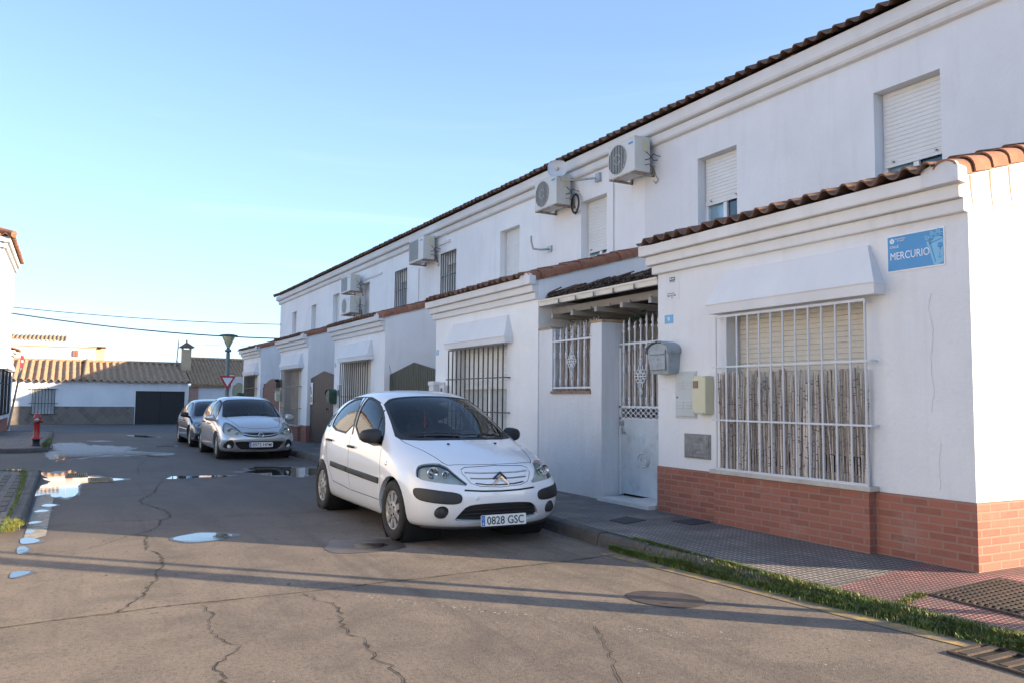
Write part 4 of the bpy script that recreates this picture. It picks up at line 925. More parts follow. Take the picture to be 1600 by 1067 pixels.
# ------------------------------------------------------------------ letterboxes
def letterbox(y,zb,m,label,s=1.0,roofwave=True):
    e=empty('letterbox',(6.2,y,zb),label,'letterbox'); w=.34*s;hh=.30*s;d=.16*s
    mb=MB(); x0=6.2-d
    # body tapers toward the bottom
    A=[(x0+.02,y-w/2+.03,zb),(6.2,y-w/2+.03,zb),(6.2,y+w/2-.03,zb),(x0+.02,y+w/2-.03,zb)]; B=[(x0,y-w/2,zb+hh*.78),(6.2,y-w/2,zb+hh*.78),(6.2,y+w/2,zb+hh*.78),(x0,y+w/2,zb+hh*.78)]
    mb.add(A+B,[(0,3,2,1),(4,5,6,7),(0,1,5,4),(1,2,6,5),(2,3,7,6),(3,0,4,7)])
    n=10; ar=[(y+math.cos(math.pi*i/n)*w/2,zb+hh*.78+math.sin(math.pi*i/n)*hh*.27) for i in range(n+1)]
    mb.add([(x0,a,b) for a,b in ar]+[(6.2,a,b) for a,b in ar],[tuple(range(n+1)),]+[(i,i+1,n+2+i,n+1+i) for i in range(n)])
    mb.build('body',m,e)
    mb=MB(); n=18; o=.018
    ar=[(y+math.cos(math.pi*(-.06+1.12*i/n))*(w/2+o),zb+hh*.79+math.sin(math.pi*(-.06+1.12*i/n))*(hh*.27+o)) for i in range(n+1)]
    vs=[]
    for i,(a,b) in enumerate(ar):
        wv=.008 if i%2 else -.006
        vs+=[(x0-.03,a,b+wv),(6.2,a,b),(6.2,a,b-.008),(x0-.03,a,b-.008+wv)]
    mb.add(vs,[(4*i+j,4*i+4+j,4*i+4+(j+1)%4,4*i+(j+1)%4) for i in range(n) for j in range(4)]+[(0,1,2,3),(4*n+3,4*n+2,4*n+1,4*n)]); mb.build('roof',m,e)
    mb=MB(); mb.bbox_bev((x0-.010,y-w*.36,zb+hh*.14),(x0+.004,y+w*.36,zb+hh*.62),.004); mb.build('door',m,e)
    mb=MB(); mb.bbox_bev((x0-.016,y-w*.38,zb+hh*.66),(x0+.004,y+w*.38,zb+hh*.80),.005); mb.build('flap',m,e)
    mb=MB(); mb.tube([(x0-.018,y,zb+hh*.5),(x0-.006,y,zb+hh*.5)],.009,8); mb.build('lock',M['steel'],e); WR.append(e)
letterbox(7.64,1.72,M['grey_metal'],'grey metal letterbox with curved roof on the wall between the gate and the meter cabinets',1.12)
letterbox(21.38,1.26,simple('green_letterbox_paint',(.03,.075,.05),.45),'dark green letterbox beside the tall dark brown gate',1.15)
letterbox(27.65,1.30,simple('cream_letterbox_paint',(.50,.52,.42),.5),'pale letterbox beside the brown barred window of the fourth house',1.0)
letterbox(34.3,1.25,simple('deep_green_letterbox',(.025,.06,.045),.5),'small dark green letterbox at the far end house',1.0)
# flower box above the pale letterbox
fb=empty('planter',(6.1,27.6,1.86),'dark hanging planter box above the pale letterbox','planter'); mb=MB(); mb.bbox_bev((6.0,27.45,1.74),(6.2,27.85,1.92),.01); mb.build('trough',M['wood_dark'],fb)
mb=MB()
for i in range(40):
    c=Vector((6.1+random.uniform(-.08,.08),27.65+random.uniform(-.2,.2),1.92)); d=Vector((random.uniform(-.08,.08),random.uniform(-.08,.08),random.uniform(.03,.12))); s_=Vector((.02,.01,0)); mb.add([c,c+d*.5+s_,c+d,c+d*.5-s_],[(0,1,2,3)])
mb.build('foliage',M['plant'],fb); WR.append(fb)
# ------------------------------------------------------------------ meter cabinets
mc=empty('meter_cabinet',(6.2,7.35,1.48),'flat grey vented meter cabinet door on the wall beside the cream gas meter box','cabinet')
mb=MB(); mb.box((6.188,7.17,1.215),(6.2,7.53,1.745)); mb.build('frame',M['grey_plastic'],mc); mb=MB(); mb.bbox_bev((6.178,7.185,1.235),(6.19,7.515,1.725),.004); mb.build('door',M['grey_plastic'],mc)
mb=MB()
for zz in (1.62,1.585,1.55,1.40,1.365,1.33):
    for yy in (7.42,7.28): mb.bbox_bev((6.172,yy-.045,zz-.006),(6.180,yy+.045,zz+.006),.002)
mb.build('louvre',M['grey_plastic'],mc); mb=MB(); mb.tube([(6.172,7.485,1.45),(6.18,7.485,1.45)],.010,8); mb.build('lock',M['ink'],mc); WR.append(mc)
gm=empty('gas_meter_box',(6.2,7.02,1.48),'cream plastic meter box with brown square window, left of the white barred window','meter box')
mb=MB(); mb.bbox_bev((6.075,6.90,1.27),(6.2,7.11,1.685),.012); mb.build('box',M['cream'],gm); mb=MB(); mb.box((6.070,7.01,1.55),(6.078,7.09,1.63)); mb.build('brown_window',simple('brown_meter_window',(.20,.13,.09),.4),gm); 
mb=MB(); 
for a in (1.285,1.67):
    for b in (6.92,7.09): mb.tube([(6.07,b,a),(6.08,b,a)],.006,6)
mb.build('screw',M['steel'],gm); WR.append(gm)
wh=empty('water_meter_hatch',(6.2,7.16,.91),'weathered square grey metal hatch low on the wall just above the brick base','hatch')
mb=MB(); mb.box((6.185,6.95,.775),(6.2,7.375,1.045)); mb.build('frame',M['hatch'],wh); mb=MB(); mb.bbox_bev((6.175,6.965,.79),(6.19,7.36,1.03),.004); mb.build('door',M['hatch'],wh); mb=MB(); mb.bbox_bev((6.168,7.05,.87),(6.18,7.20,.94),.003); mb.tube([(6.165,7.0,.90),(6.18,7.0,.90)],.012,8); mb.build('latch',M['steel'],wh)
mb=MB()
for r_ in range(2):
    for c_ in range(7): mb.bbox_bev((6.170,6.99+c_*.047,.985-r_*.165),(6.178,7.015+c_*.047,1.012-r_*.165),.002)
mb.build('embossing',M['hatch'],wh); WR.append(wh)
mb=MB(); mb.bbox_bev((6.05,14.80,1.42),(6.2,15.02,1.76),.02); mb.bbox_bev((6.04,14.79,1.72),(6.2,15.03,1.79),.015); 
# meter boxes by house 7
m7=empty('meter_box',(6.2,14.4,1.6),'white meter box on the wall left of the black barred window, behind the car roof','meter box')
mb=MB(); mb.bbox_bev((6.06,14.42,1.36),(6.2,14.64,1.70),.015); mb.bbox_bev((6.045,14.40,1.66),(6.2,14.66,1.74),.015); mb.build('box',M['white_metal'],m7); WR.append(m7)
m8=empty('meter_box',(6.2,14.2,1.5),'grey and white meter cabinet with dark window next to the black barred window','meter box')
mb=MB(); mb.bbox_bev((6.16,14.16,1.30),(6.2,14.40,1.72),.01); mb.build('cabinet',M['grey_plastic'],m8); mb=MB(); mb.bbox_bev((6.08,13.98,1.28),(6.2,14.15,1.66),.01); mb.build('box',M['white_metal'],m8); mb=MB(); mb.box((6.074,14.03,1.50),(6.082,14.11,1.61)); mb.build('dark_window',M['ink'],m8); WR.append(m8)
m9=empty('intercom_panel',(6.2,20.98,1.4),'pale intercom and meter panel between the green letterbox and black bars','panel')
mb=MB(); mb.bbox_bev((6.17,20.85,1.15),(6.2,21.10,1.75),.008); mb.build('plate',M['grey_plastic'],m9); mb=MB(); mb.box((6.160,20.93,1.48),(6.172,21.02,1.62)); mb.build('dark_window',M['ink'],m9); WR.append(m9)
nt_=empty('gate_notice',(6.29,24.0,1.7),'small white notice with colour picture fixed on the dark brown plank gate','notice')
mb=MB(); mb.box((6.275,23.93,1.22),(6.29,24.17,1.86)); mb.build('board',M['white_sign'],nt_); mb=MB(); mb.box((6.27,23.97,1.28),(6.276,24.13,1.45)); mb.build('picture',simple('notice_ochre',(.45,.30,.12),.6,var=.4,scale=9),nt_)
mb=MB(); mb.tube([(6.27,24.0,1.52),(6.27,24.06,1.60),(6.27,24.10,1.74)],.012,6); mb.build('figure_mark',M['ink'],nt_); WR.append(nt_)
# ------------------------------------------------------------------ air conditioners
def ac_unit(y0,y1,z0,z1,label,stain=True,style=0,X=UX):
    e=empty('air_conditioner',(X,(y0+y1)/2,z0),label,'air conditioner','air conditioning units on the upper wall')
    xf=X-.44; xb=X-.13; w=y1-y0;h=z1-z0
    mb=MB(); mb.bbox_bev((xf,y0,z0),(xb,y1,z1),.012); mb.bbox_bev((xf-.004,y0-.004,z1-.018),(xb+.004,y1+.004,z1+.006),.004)
    mb.build('casing',M['ac'],e)
    cy=y0+w*.64; cz=z0+h*.50; r=min(h*.43,w*.36)
    if style==0:
        mb=MB(); mb.lathe([(0,0),(r,0),(r,.004)],28,M=Matrix(((0,0,-1,xf-.002),(0,1,0,cy),(1,0,0,cz),(0,0,0,1)))); mb.build('fan_opening',M['ac_dark'],e)
        mb=MB()
        for q in (.35,1.0): mb.tube([(xf-.012,cy+math.cos(a*math.pi/14)*r*q,cz+math.sin(a*math.pi/14)*r*q) for a in range(29)],.0045,4,caps=False)
        for i in range(-5,6):
            t=i/5.5*r; hh=math.sqrt(max(0,r*r-t*t)); mb.tube([(xf-.014,cy+t,cz-hh),(xf-.014,cy+t,cz+hh)],.006,4)
        mb.build('fan_guard',M['ac'],e)
    else:
        mb=MB(); mb.box((xf-.004,y0+w*.36,z0+h*.08),(xf+.001,y1-w*.04,z1-h*.08)); mb.build('fan_opening',M['ac_dark'],e)
        mb=MB()
        for i in range(15): y=y0+w*.37+i*(w*.58)/14; mb.box((xf-.012,y-.006,z0+h*.08),(xf-.004,y+.006,z1-h*.08))
        mb.build('fan_guard',M['grey_plastic'],e)
    mb=MB(); mb.box((xf-.003,y0+w*.06,z1-h*.20),(xf-.0005,y0+w*.22,z1-h*.14)); mb.build('badge',M['blue'],e)
    mb=MB(); 
    for y in (y0+.10*w,y1-.10*w):
        mb.box((xf-.02,y-.02,z0-.035),(X,y+.02,z0-.004)); mb.box((X-.03,y-.02,z0-.035),(X,y+.02,z0+.25*h))
    mb.box((xf-.02,y0+.1*w+.02,z0-.033),(xf+.01,y1-.1*w-.02,z0-.012)); mb.build('bracket',M['rust'],e)
    # connection cover and pipes on the near side
    mb=MB(); mb.bbox_bev((xb-.16,y0-.012,z1-.20*h/.5),(xb-.05,y0+.003,z1-.05),.004); mb.build('connection_cover',M['cream'],e)
    mb=MB(); xc=xb-.06
    mb.tube([(xc-.03,y0-.01,z1-.42*h),(xc+.02,y0-.06,z1-.55*h),(xc+.06,y0-.08,z1-.68*h),(X-.01,y0-.03,z1-.62*h)],.006,6)
    mb.tube([(xc-.05,y0-.005,z0+.34*h),(xc,y0-.05,z0+.36*h),(xc+.05,y0-.09,z0+.50*h),(X-.005,y0-.10,z0+.45*h)],.007,6)
    mb.tube([(xc-.05,y0-.005,z0+.20*h),(xc,y0-.04,z0+.22*h),(xc+.06,y0-.07,z0+.1*h),(X-.02,y0-.06,z0-.12),(X-.02,y0+.0,z0-.16),(X-.02,y0+.06,z0-.10)],.006,6)
    mb.build('pipe',M['cable'],e); WR.append(e); return e
ac_unit(10.42,11.14,5.04,5.60,'white air conditioner on the upper wall nearest the camera, above the garden gate')
ac_unit(12.80,13.60,5.00,5.56,'white air conditioner behind the square white dish antenna',)
ac_unit(19.25,20.25,4.92,5.52,'white air conditioner with square slatted front between two black barred windows',style=1)
ac_unit(25.35,26.35,4.80,5.32,'white air conditioner with square front, upper unit of the far stacked pair',style=1)
ac_unit(25.35,26.30,4.10,4.62,'white air conditioner with round fan, lower unit of the far stacked pair')
mb=MB()
for i in range(3): mb.tube([(8.12,12.72+math.cos(a*math.pi/8)*(.11+.012*i),5.02+math.sin(a*math.pi/8)*(.16+.012*i)) for a in range(17)],.011,6,caps=False)
tag(mb.build('coiled_cable',M['cable']),'coil of black pipe hanging beside the unit behind the dish antenna','cable')
# dish
da=empty('dish_antenna',(7.75,12.1,5.5),'square white dish antenna on a bracket near the eave','antenna')
mb=MB(); F=Matrix.Translation((7.62,12.55,5.57))@Matrix.Rotation(R(-35),4,'Z')@Matrix.Rotation(R(90),4,'X')
vs=[];N=14
def sq(t,s): a=t*2*math.pi/28; c,s_=math.cos(a),math.sin(a); m=(abs(c)**3.4+abs(s_)**3.4)**(-1/3.4); return (c*m*s,s_*m*s)
for q,dz in ((0.001,-.045),(.35,-.04),(.7,-.02),(1,0),(1.03,.008),(1.0,-.014)):
    for t in range(28): x,y=sq(t,.155*q); vs.append(F@Vector((x*1.05,y*.92,dz)))
mb.add(vs,[(i*28+t,i*28+(t+1)%28,(i+1)*28+(t+1)%28,(i+1)*28+t) for i in range(5) for t in range(28)],0,True); mb.build('reflector',M['white_metal'],da)
mb=MB(); mb.lathe([(0,.0),(.03,.0),(.03,.03),(0,.035)],12,M=F@Matrix.Translation((0,0,-.04))); mb.build('feed',M['cream'],da)
mb=MB(); mb.tube([(7.66,12.60,5.50),(7.70,12.55,5.36),(7.92,12.32,5.34),(8.19,12.05,5.36)],.018,8); mb.box((8.15,11.98,5.28),(8.2,12.12,5.44)); mb.build('bracket',M['steel'],da); WR.append(da)
mb=MB(); mb.tube([(8.19,13.74,4.34),(8.05,13.85,4.33),(7.95,13.98,4.36),(7.93,14.02,4.50),(7.93,14.03,4.62)],.020,8); mb.box((8.17,13.66,4.28),(8.2,13.82,4.40)); tag(mb.build('antenna_bracket',M['steel']),'bare curved steel mast bracket on the wall below the dish antenna unit','bracket')
mb=MB(); mb.box((8.16,18.55,5.28),(8.2,19.25,5.34)); tag(mb.build('pipe_duct',M['trim']),'short white pipe duct above the nearer black barred upper window','duct')
mb=MB(); mb.box((8.17,23.6,5.13),(8.2,25.3,5.19)); tag(mb.build('pipe_duct',M['trim']),'long white pipe duct right of the far stacked air conditioners','duct')
for (y,za,zb,l) in ((20.6,4.0,4.9,'thin grey pipe running down below the slatted air conditioner'),(11.6,3.9,5.3,'thin wall cable between the dish antenna and the near upper window')):
    mb=MB(); mb.tube([(8.185,y,za),(8.185,y,zb)],.012,6); tag(mb.build('wall_pipe',M['trim']),l,'pipe')
mb=MB(); mb.bbox_bev((8.17,24.9,4.98),(8.2,25.0,5.05),.005)
# overhead cables
def cable(name,pts,r,label,sag):
    a,b=Vector(pts[0]),Vector(pts[1]); P=[a.lerp(b,i/24)-Vector((0,0,sag*4*(i/24)*(1-i/24))) for i in range(25)]
    mb=MB(); mb.tube(P,r,5,caps=False); tag(mb.build(name,M['cable']),label,'cable')
# ------------------------------------------------------------------ street lamp
def street_lamp(x,y,z0,H_,label,rz=0,sign=True,r=.07):
    e=empty('street_lamp',(x,y,z0),label,'street lamp','street lamps with conical heads'); mb=MB()
    mb.lathe([(.13,0),(.13,.03),(.10,.05),(.09,.30),(r,.34),(r,H_-.72),(r*.9,H_-.70),(.055,H_-.66)],16); mb.build('pole',M['lamp_green'],e)
    mb=MB(); mb.lathe([(.06,H_-.66),(.115,H_-.66),(.115,H_-.58),(.07,H_-.56),(.05,H_-.50)],16); mb.build('collar',M['lamp_green'],e)
    mb=MB(); mb.lathe([(.05,H_-.50),(.075,H_-.46),(.24,H_-.10),(.235,H_-.09)],16); mb.build('diffuser',M['lamp_glass'],e)
    mb=MB(); mb.lathe([(.24,H_-.10),(.33,H_-.07),(.33,H_-.05),(.20,H_-.02),(0,0+H_)],20)
    for k in range(4): a=k*math.pi/2+.4; mb.tube([(.055*math.cos(a),.055*math.sin(a),H_-.50),(.25*math.cos(a),.25*math.sin(a),H_-.09)],.010,5)
    mb.build('cap',M['lamp_green'],e); return e
street_lamp(5.20,32.0,.12,3.62,'grey street lamp with conical head at the far end of the row')
street_lamp(5.95,2.25,.12,3.6,'street lamp with conical head on the red pavement near the corner',r=.125)
def give_way(x,y,z,label):
    e=empty('give_way_sign',(x,y,z),label,'road sign'); F=Matrix(((1,0,0,x),(0,0,-1,y),(0,1,0,z),(0,0,0,1)))
    def tri(s): return [(-s,s*.577),(0,-s*1.155),(s,s*.577)]
    mb=MB(); mb.prism(chaikin_corner(tri(.30)),0,.012,M=F); mb.build('red_border',M['sign_red'],e)
    mb=MB(); mb.prism(tri(.185),0.0125,.015,M=F); mb.build('white_panel',M['white_sign'],e)
    mb=MB(); mb.box((x-.05,y,z-.05),(x+.05,y+.03,z-.02)); mb.build('clamp',M['steel'],e); WR.append(e)
def chaikin_corner(P,r=.12):
    out=[]
    n=len(P)
    for i in range(n):
        a,b,c=Vector(P[i-1]),Vector(P[i]),Vector(P[(i+1)%n]); out+=[tuple(b.lerp(a,r)),tuple((b*.5+b.lerp(a,r)*.25+b.lerp(c,r)*.25)),tuple(b.lerp(c,r))]
    return out
give_way(5.19,31.88,2.02,'white triangular give way sign with red border on the far lamp post')
# ------------------------------------------------------------------ tall post by the corner (its shadow crosses the road)
e=empty('utility_post',(6.15,2.50,.12),'slim grey steel post standing on the pavement near the corner','post'); mb=MB(); mb.lathe([(.06,0),(.046,.05),(.042,7.6),(.0,7.62)],12); mb.build('shaft',M['steel'],e)
mb=MB(); mb.lathe([(.09,0),(.09,.015),(.04,.02)],12); mb.build('base_plate',M['steel'],e)
# ------------------------------------------------------------------ hydrant
e=empty('fire_hydrant',(-.66,24.7,.105),'red pillar fire hydrant with black foot on the left pavement','hydrant')
mb=MB(); mb.lathe([(.13,0),(.13,.05),(.115,.06),(.11,.24),(.0,.24)],18); mb.build('foot',M['black_metal'],e)
mb=MB(); mb.lathe([(.165,.24),(.165,.28),(.10,.29),(.095,.34),(.088,.36),(.088,.93),(.108,.94),(.108,1.00),(.09,1.03),(.09,1.09),(.05,1.13),(0,1.14)],18)
for a in range(6): mb.lathe([(.018,.285),(.018,.315),(0,.315)],6,M=Matrix.Translation((.155*math.cos(a*1.047),.155*math.sin(a*1.047),0)))
mb.build('body',M['red'],e)
F=Matrix.Translation((0,0,.90))@Matrix.Rotation(R(90),4,'X')
mb=MB(); mb.lathe([(.075,.06),(.075,.14),(.055,.16),(0,.16)],14,M=F); mb.build('outlet_cap',M['steel'],e)
F=Matrix.Translation((0,0,.86))@Matrix.Rotation(R(90),4,'Y'); mb=MB(); mb.lathe([(.045,.08),(.045,.15),(.055,.15),(.055,.17),(0,.175)],12,M=F); mb.build('side_outlet',M['red'],e)
mb=MB(); mb.lathe([(.02,.16),(.02,.175),(0,.18)],8,M=Matrix.Translation((0,0,.90))@Matrix.Rotation(R(90),4,'X')); mb.build('cap_nut',M['ink'],e); e.scale=(.80,.80,.74)
def rr_(w,h,r): return [(w/2-r,-h/2),(w/2,-h/2+r),(w/2,h/2-r),(w/2-r,h/2),(-w/2+r,h/2),(-w/2,h/2-r),(-w/2,-h/2+r),(-w/2+r,-h/2)]
# red sign on a leaning pole at the left
e=empty('road_sign',(-1.9,36.1,.11),'red road sign seen edge-on, on a leaning steel pole by the left building','road sign')
mb=MB(); mb.tube([(0,0,0),(.33,0,2.35)],.035,8); mb.build('pole',M['steel'],e)
F=Matrix.Translation((.34,-.04,2.55))@Matrix.Rotation(R(78),4,'Z')@Matrix.Rotation(R(90),4,'X')
mb=MB(); mb.prism(rr_(.40,.46,.04),0,.02,M=F); mb.build('panel',M['sign_red'],e)
mb=MB(); mb.prism([(-.12,-.03),(.12,-.03),(.12,.06),(-.12,.06)],.021,.024,M=F); mb.build('white_bar',M['white_sign'],e)
# ================================================================== LEFT BUILDING
XL=-2.0; LY0,LY1=31.2,37.4
e=empty('corner_house',(XL,LY0,.1),'tall white house at the left edge with barred windows and tiled eave','house'); WR.append(e)
mb=MB(); zt=6.55
holesL=[(31.6,32.7,.75,2.25),(33.3,34.4,.75,2.25),(35.2,36.3,.75,2.25)]
wall_x(mb,XL,LY0,LY1,0,zt,holesL,.2,sgn=-1)
for q in holesL: mb.box((XL-.30,q[0]-.2,q[2]-.2),(XL-.33,q[1]+.2,q[3]+.2))
quad(mb,[(XL,LY0,0),(XL,LY0,zt),(-10,LY0,zt),(-10,LY0,0)]); quad(mb,[(XL,LY1,0),(-10,LY1,0),(-10,LY1,zt),(XL,LY1,zt)]); quad(mb,[(-10,LY0,0),(-10,LY0,zt),(-10,LY1,zt),(-10,LY1,0)])
mb.build('wall',M['stucco'],e)
mb=MB()
for (p,za,zc) in ((.08,zt-.42,zt-.24),(.16,zt-.237,zt-.04)):
    prof=[(XL,za),(XL+p-.01,za+.02),(XL+p,za+.05),(XL+p,zc),(XL,zc)]
    profprism(mb,prof,LY0-p,LY1+p)
    mb.box((-10,LY0-p,za+.03),(XL-.001,LY0-.001,zc))
mb.build('cornice',M['trim'],e)
mb=MB(); v=Vector((-4,0,1.2)); L=v.length
# street side eave tiles and front eave tiles
def keep(m,fn):
    o=MB(); o.v=m.v
    for f,mi,sm_ in zip(m.f,m.m,m.sm):
        c=Vector((0,0,0))
        for i in f: c+=Vector(m.v[i])/len(f)
        if fn(c): o.f.append(f); o.m.append(mi); o.sm.append(sm_)
    return o
T=Matrix(((0,-.943,.333,XL+.28),(1,0,0,LY0-.25),(0,.333,.943,zt-.02),(0,0,0,1))); m1=MB(); tile_roof(m1,T,LY1-LY0+.5,3.2); m1=keep(m1,lambda c:c.y-(LY0-.28)>=(XL+.28)-c.x)
T=Matrix(((-1,0,0,XL+.28),(0,.943,-.333,LY0-.28),(0,.333,.943,zt-.02),(0,0,0,1))); m2=MB(); tile_roof(m2,T,8,3.0); m2=keep(m2,lambda c:c.y-(LY0-.28)<(XL+.28)-c.x)
for q_ in (m1,m2): mb.add(q_.v,q_.f,0,True)
mb.tube([(XL+.27,LY0-.27,zt+.03),(XL-2.6,LY0+2.6,zt+1.06)],.11,10)
mb.build('roof',M['tile_clean'],e)
for (xa,za) in ((-5.2,3.9),(-8.2,3.9),(-5.2,1.0),(-8.2,1.0)):
    mb=MB(); mb.box((xa,LY0-.03,za),(xa+1.2,LY0-.005,za+1.25)); wf=mb.build('window',M['frame'],e); mb=MB(); mb.box((xa+.06,LY0-.045,za+.06),(xa+1.14,LY0-.031,za+1.19)); mb.build('shutter',M['shutter'],wf)
for q in holesL:
    wf=win_frame(e,XL-.16,q[0]+.001,q[1]-.001,q[2],q[3],sgn=-1); wf.name='window'
    mb=MB(); quad(mb,[(XL-.2,q[0],q[2]),(XL-.2,q[1],q[2]),(XL-.2,q[1],q[3]),(XL-.2,q[0],q[3])]); mb.build('pane',M['pane'],wf)
    mb=MB()
    for i in range(9): y=q[0]+(q[1]-q[0])*i/8; mb.tube([(XL+.10,y,q[2]),(XL+.10,y,q[3])],.012,6)
    for z in (q[2],1.35,1.8,q[3]): mb.box((XL+.0,q[0]-.05,z-.01),(XL+.11,q[1]+.05,z+.01))
    mb.build('window_grille',M['black_metal'],wf)
    ya,yb=q[0]-.15,q[1]+.15; mb=MB()
    mb.add([(XL,ya,2.26),(XL+.24,ya,2.26),(XL+.24,yb,2.26),(XL,yb,2.26),(XL,ya,2.36),(XL+.25,ya,2.36),(XL+.25,yb,2.36),(XL,yb,2.36),(XL,ya+.1,2.85),(XL+.02,ya+.1,2.85),(XL+.02,yb-.1,2.85),(XL,yb-.1,2.85)],[(3,2,1,0)]+[(i+4*j,i+1+4*j,i+5+4*j,i+4+4*j) for j in range(2) for i in range(3)]+[(8,9,10,11)])
    mb.build('window_hood',M['stucco_clean'],e)
    mb=MB(); mb.box((XL,q[0]-.12,.62),(XL+.14,q[1]+.12,.72)); mb.build('window_sill',M['trim'],e)
mb=MB(); mb.box((XL,LY0-.01,0),(XL+.012,LY1,.60)); mb.build('brick_base',M['brick'],e)
# small tiled projection past the left house
e2=empty('lean_to',(-2.2,37.6,.1),'low white lean-to with stepped cornice just past the left house','outbuilding'); WR.append(e2)
mb=MB(); mb.box((-6,37.45,-.1),(-2.0,39.4,2.95)); mb.build('wall',M['stucco'],e2)
mb=MB(); mb.box((-6,37.44,2.951),(-1.93,39.45,3.05)); mb.box((-6,37.43,3.051),(-1.86,39.5,3.15)); mb.build('cornice',M['trim'],e2)
mb=MB(); T=Matrix(((0,-.943,.333,-1.75),(1,0,0,37.43),(0,.333,.943,3.17),(0,0,0,1))); tile_roof(mb,T,2.1,3); mb.build('roof',M['tile_clean'],e2)
# ================================================================== OFF-FRAME LEFT ROW (seen in reflections, bounces light)
for j,(a,b) in ((2,(1.6,8.4)),(3,(8.4,15.2))):
    lab=['white two storey house across the street, behind the camera to the left, farthest back','white two storey house across the street, second from the back','white two storey house across the street beside the camera','white two storey house across the street next to the side street'][j]
    e=empty('terraced_house',(-4.3,a,.1),lab,'house','white terraced houses across the street'); WR.append(e); mb=MB()
    hl=[(a+.9,a+2.5,.8,2.2),(a+4.2,a+5.1,.12,2.2),(a+1.0,a+2.2,3.4,4.6),(a+4.2,a+5.4,3.4,4.6)]
    wall_x(mb,-4.3,a,b,0,5.6,hl,.2,sgn=-1)
    for q in hl: mb.box((-4.6,q[0]-.2,q[2]-.2),(-4.63,q[1]+.2,q[3]+.2))
    quad(mb,[(-4.3,a,0),(-4.3,a,5.6),(-11,a,5.6),(-11,a,0)]); quad(mb,[(-4.3,b,0),(-11,b,0),(-11,b,5.6),(-4.3,b,5.6)]); mb.build('wall',M['stucco'],e)
    mb=MB(); T=Matrix(((0,-.943,.333,-4.05),(1,0,0,a),(0,.333,.943,5.6),(0,0,0,1))); tile_roof(mb,T,b-a,6.5); mb.build('roof',M['tile_clean'],e)
    for q in hl:
        wf=win_frame(e,-4.46,q[0]+.001,q[1]-.001,q[2],q[3],sgn=-1); wf.name='window'; mb=MB(); quad(mb,[(-4.5,q[0],q[2]),(-4.5,q[1],q[2]),(-4.5,q[1],q[3]),(-4.5,q[0],q[3])]); mb.build('pane',M['shutter'],wf)
# ================================================================== FAR BUILDINGS (across the cross street)
FY=56.0; s_=1.217; fz=lambda z:-.30+z*s_
def wall_y(mb,Y,X0,X1,z0,z1,holes=(),depth=.2):
    xs=sorted(set([X0,X1]+[h[0] for h in holes]+[h[1] for h in holes])); zs=sorted(set([z0,z1]+[h[2] for h in holes]+[h[3] for h in holes]))
    for a,b in zip(xs,xs[1:]):
        for c,d in zip(zs,zs[1:]):
            if any(h[0]<(a+b)/2<h[1] and h[2]<(c+d)/2<h[3] for h in holes): continue
            mb.add([(a,Y,c),(b,Y,c),(b,Y,d),(a,Y,d)],[(0,1,2,3)])
    for (a,b,c,d) in holes:
        y2=Y+depth
        mb.add([(a,Y,c),(a,y2,c),(a,y2,d),(a,Y,d)],[(0,1,2,3)]); mb.add([(b,Y,c),(b,y2,c),(b,y2,d),(b,Y,d)],[(3,2,1,0)]); mb.add([(a,Y,d),(a,y2,d),(b,y2,d),(b,Y,d)],[(0,1,2,3)]); mb.add([(a,Y,c),(a,y2,c),(b,y2,c),(b,Y,c)],[(3,2,1,0)])
e=empty('low_house',(1.8,FY,-.3),'low white building with corrugated roof, stone base and black garage door facing the street end','house'); WR.append(e)
mb=MB(); ev=2.33
wn=(-1.78,-.66,.36,1.80); gd=(3.72,6.56,-.30,1.75)
wall_y(mb,FY,-12,6.75,-.5,ev,[wn,gd]); mb.box((-2.1,FY+.25,.1),(-.4,FY+.28,2.0)); quad(mb,[(6.75,FY,-.5),(6.75,FY+8,-.5),(6.75,FY+8,2.2),(6.75,FY+4.2,3.55),(6.75,FY,ev)]); mb.build('wall',M['stucco'],e)
mb=MB(); mb.box((-12,FY-.03,-.5),(wn[0]-.02,FY-.0,.74)); mb.box((wn[1]+.02,FY-.03,-.5),(gd[0]-.04,FY,.74)); mb.box((wn[0]-.02,FY-.03,-.5),(wn[1]+.02,FY,wn[2]-.03)); mb.box((-12,FY-.045,.741),(wn[0]-.02,FY,.775)); mb.box((wn[1]+.02,FY-.045,.741),(gd[0]-.04,FY,.775)); mb.build('stone_base',M['stone'],e)
def corr(e,X0,X1,Y0,z0,Y1,z1,per,amp,m,name='roof',sagf=None,lap=None):
    mb=MB(); n=int((X1-X0)/per*10); vs=[];rows=14
    for r in range(rows+1):
        t=r/rows
        for i in range(n+1):
            x=X0+(X1-X0)*i/n; z=z0+(z1-z0)*t+amp*math.sin(2*math.pi*(x-X0)/per)+.02*math.sin(x*1.3+t*3)+.012*math.sin(x*5+r)
            if lap and r%lap==0 and r: z+=.02
            vs.append((x,Y0+(Y1-Y0)*t,z))
    N=n+1; mb.add(vs,[(r*N+i,r*N+i+1,(r+1)*N+i+1,(r+1)*N+i) for r in range(rows) for i in range(n)],0,True)
    lip=[];
    for i in range(N): x,y,z=vs[i]; lip+=[(x,y,z),(x,y,z-.02),(x,y+.3,z-.02)]
    mb.add(lip,[(3*i,3*i+1,3*i+4,3*i+3) for i in range(n)]+[(3*i+1,3*i+2,3*i+5,3*i+4) for i in range(n)])
    return mb.build(name,m,e)
corr(e,-12,6.85,FY-.28,ev+.0,FY+4.2,3.62,.38,.075,M['oldroof'],lap=7); 
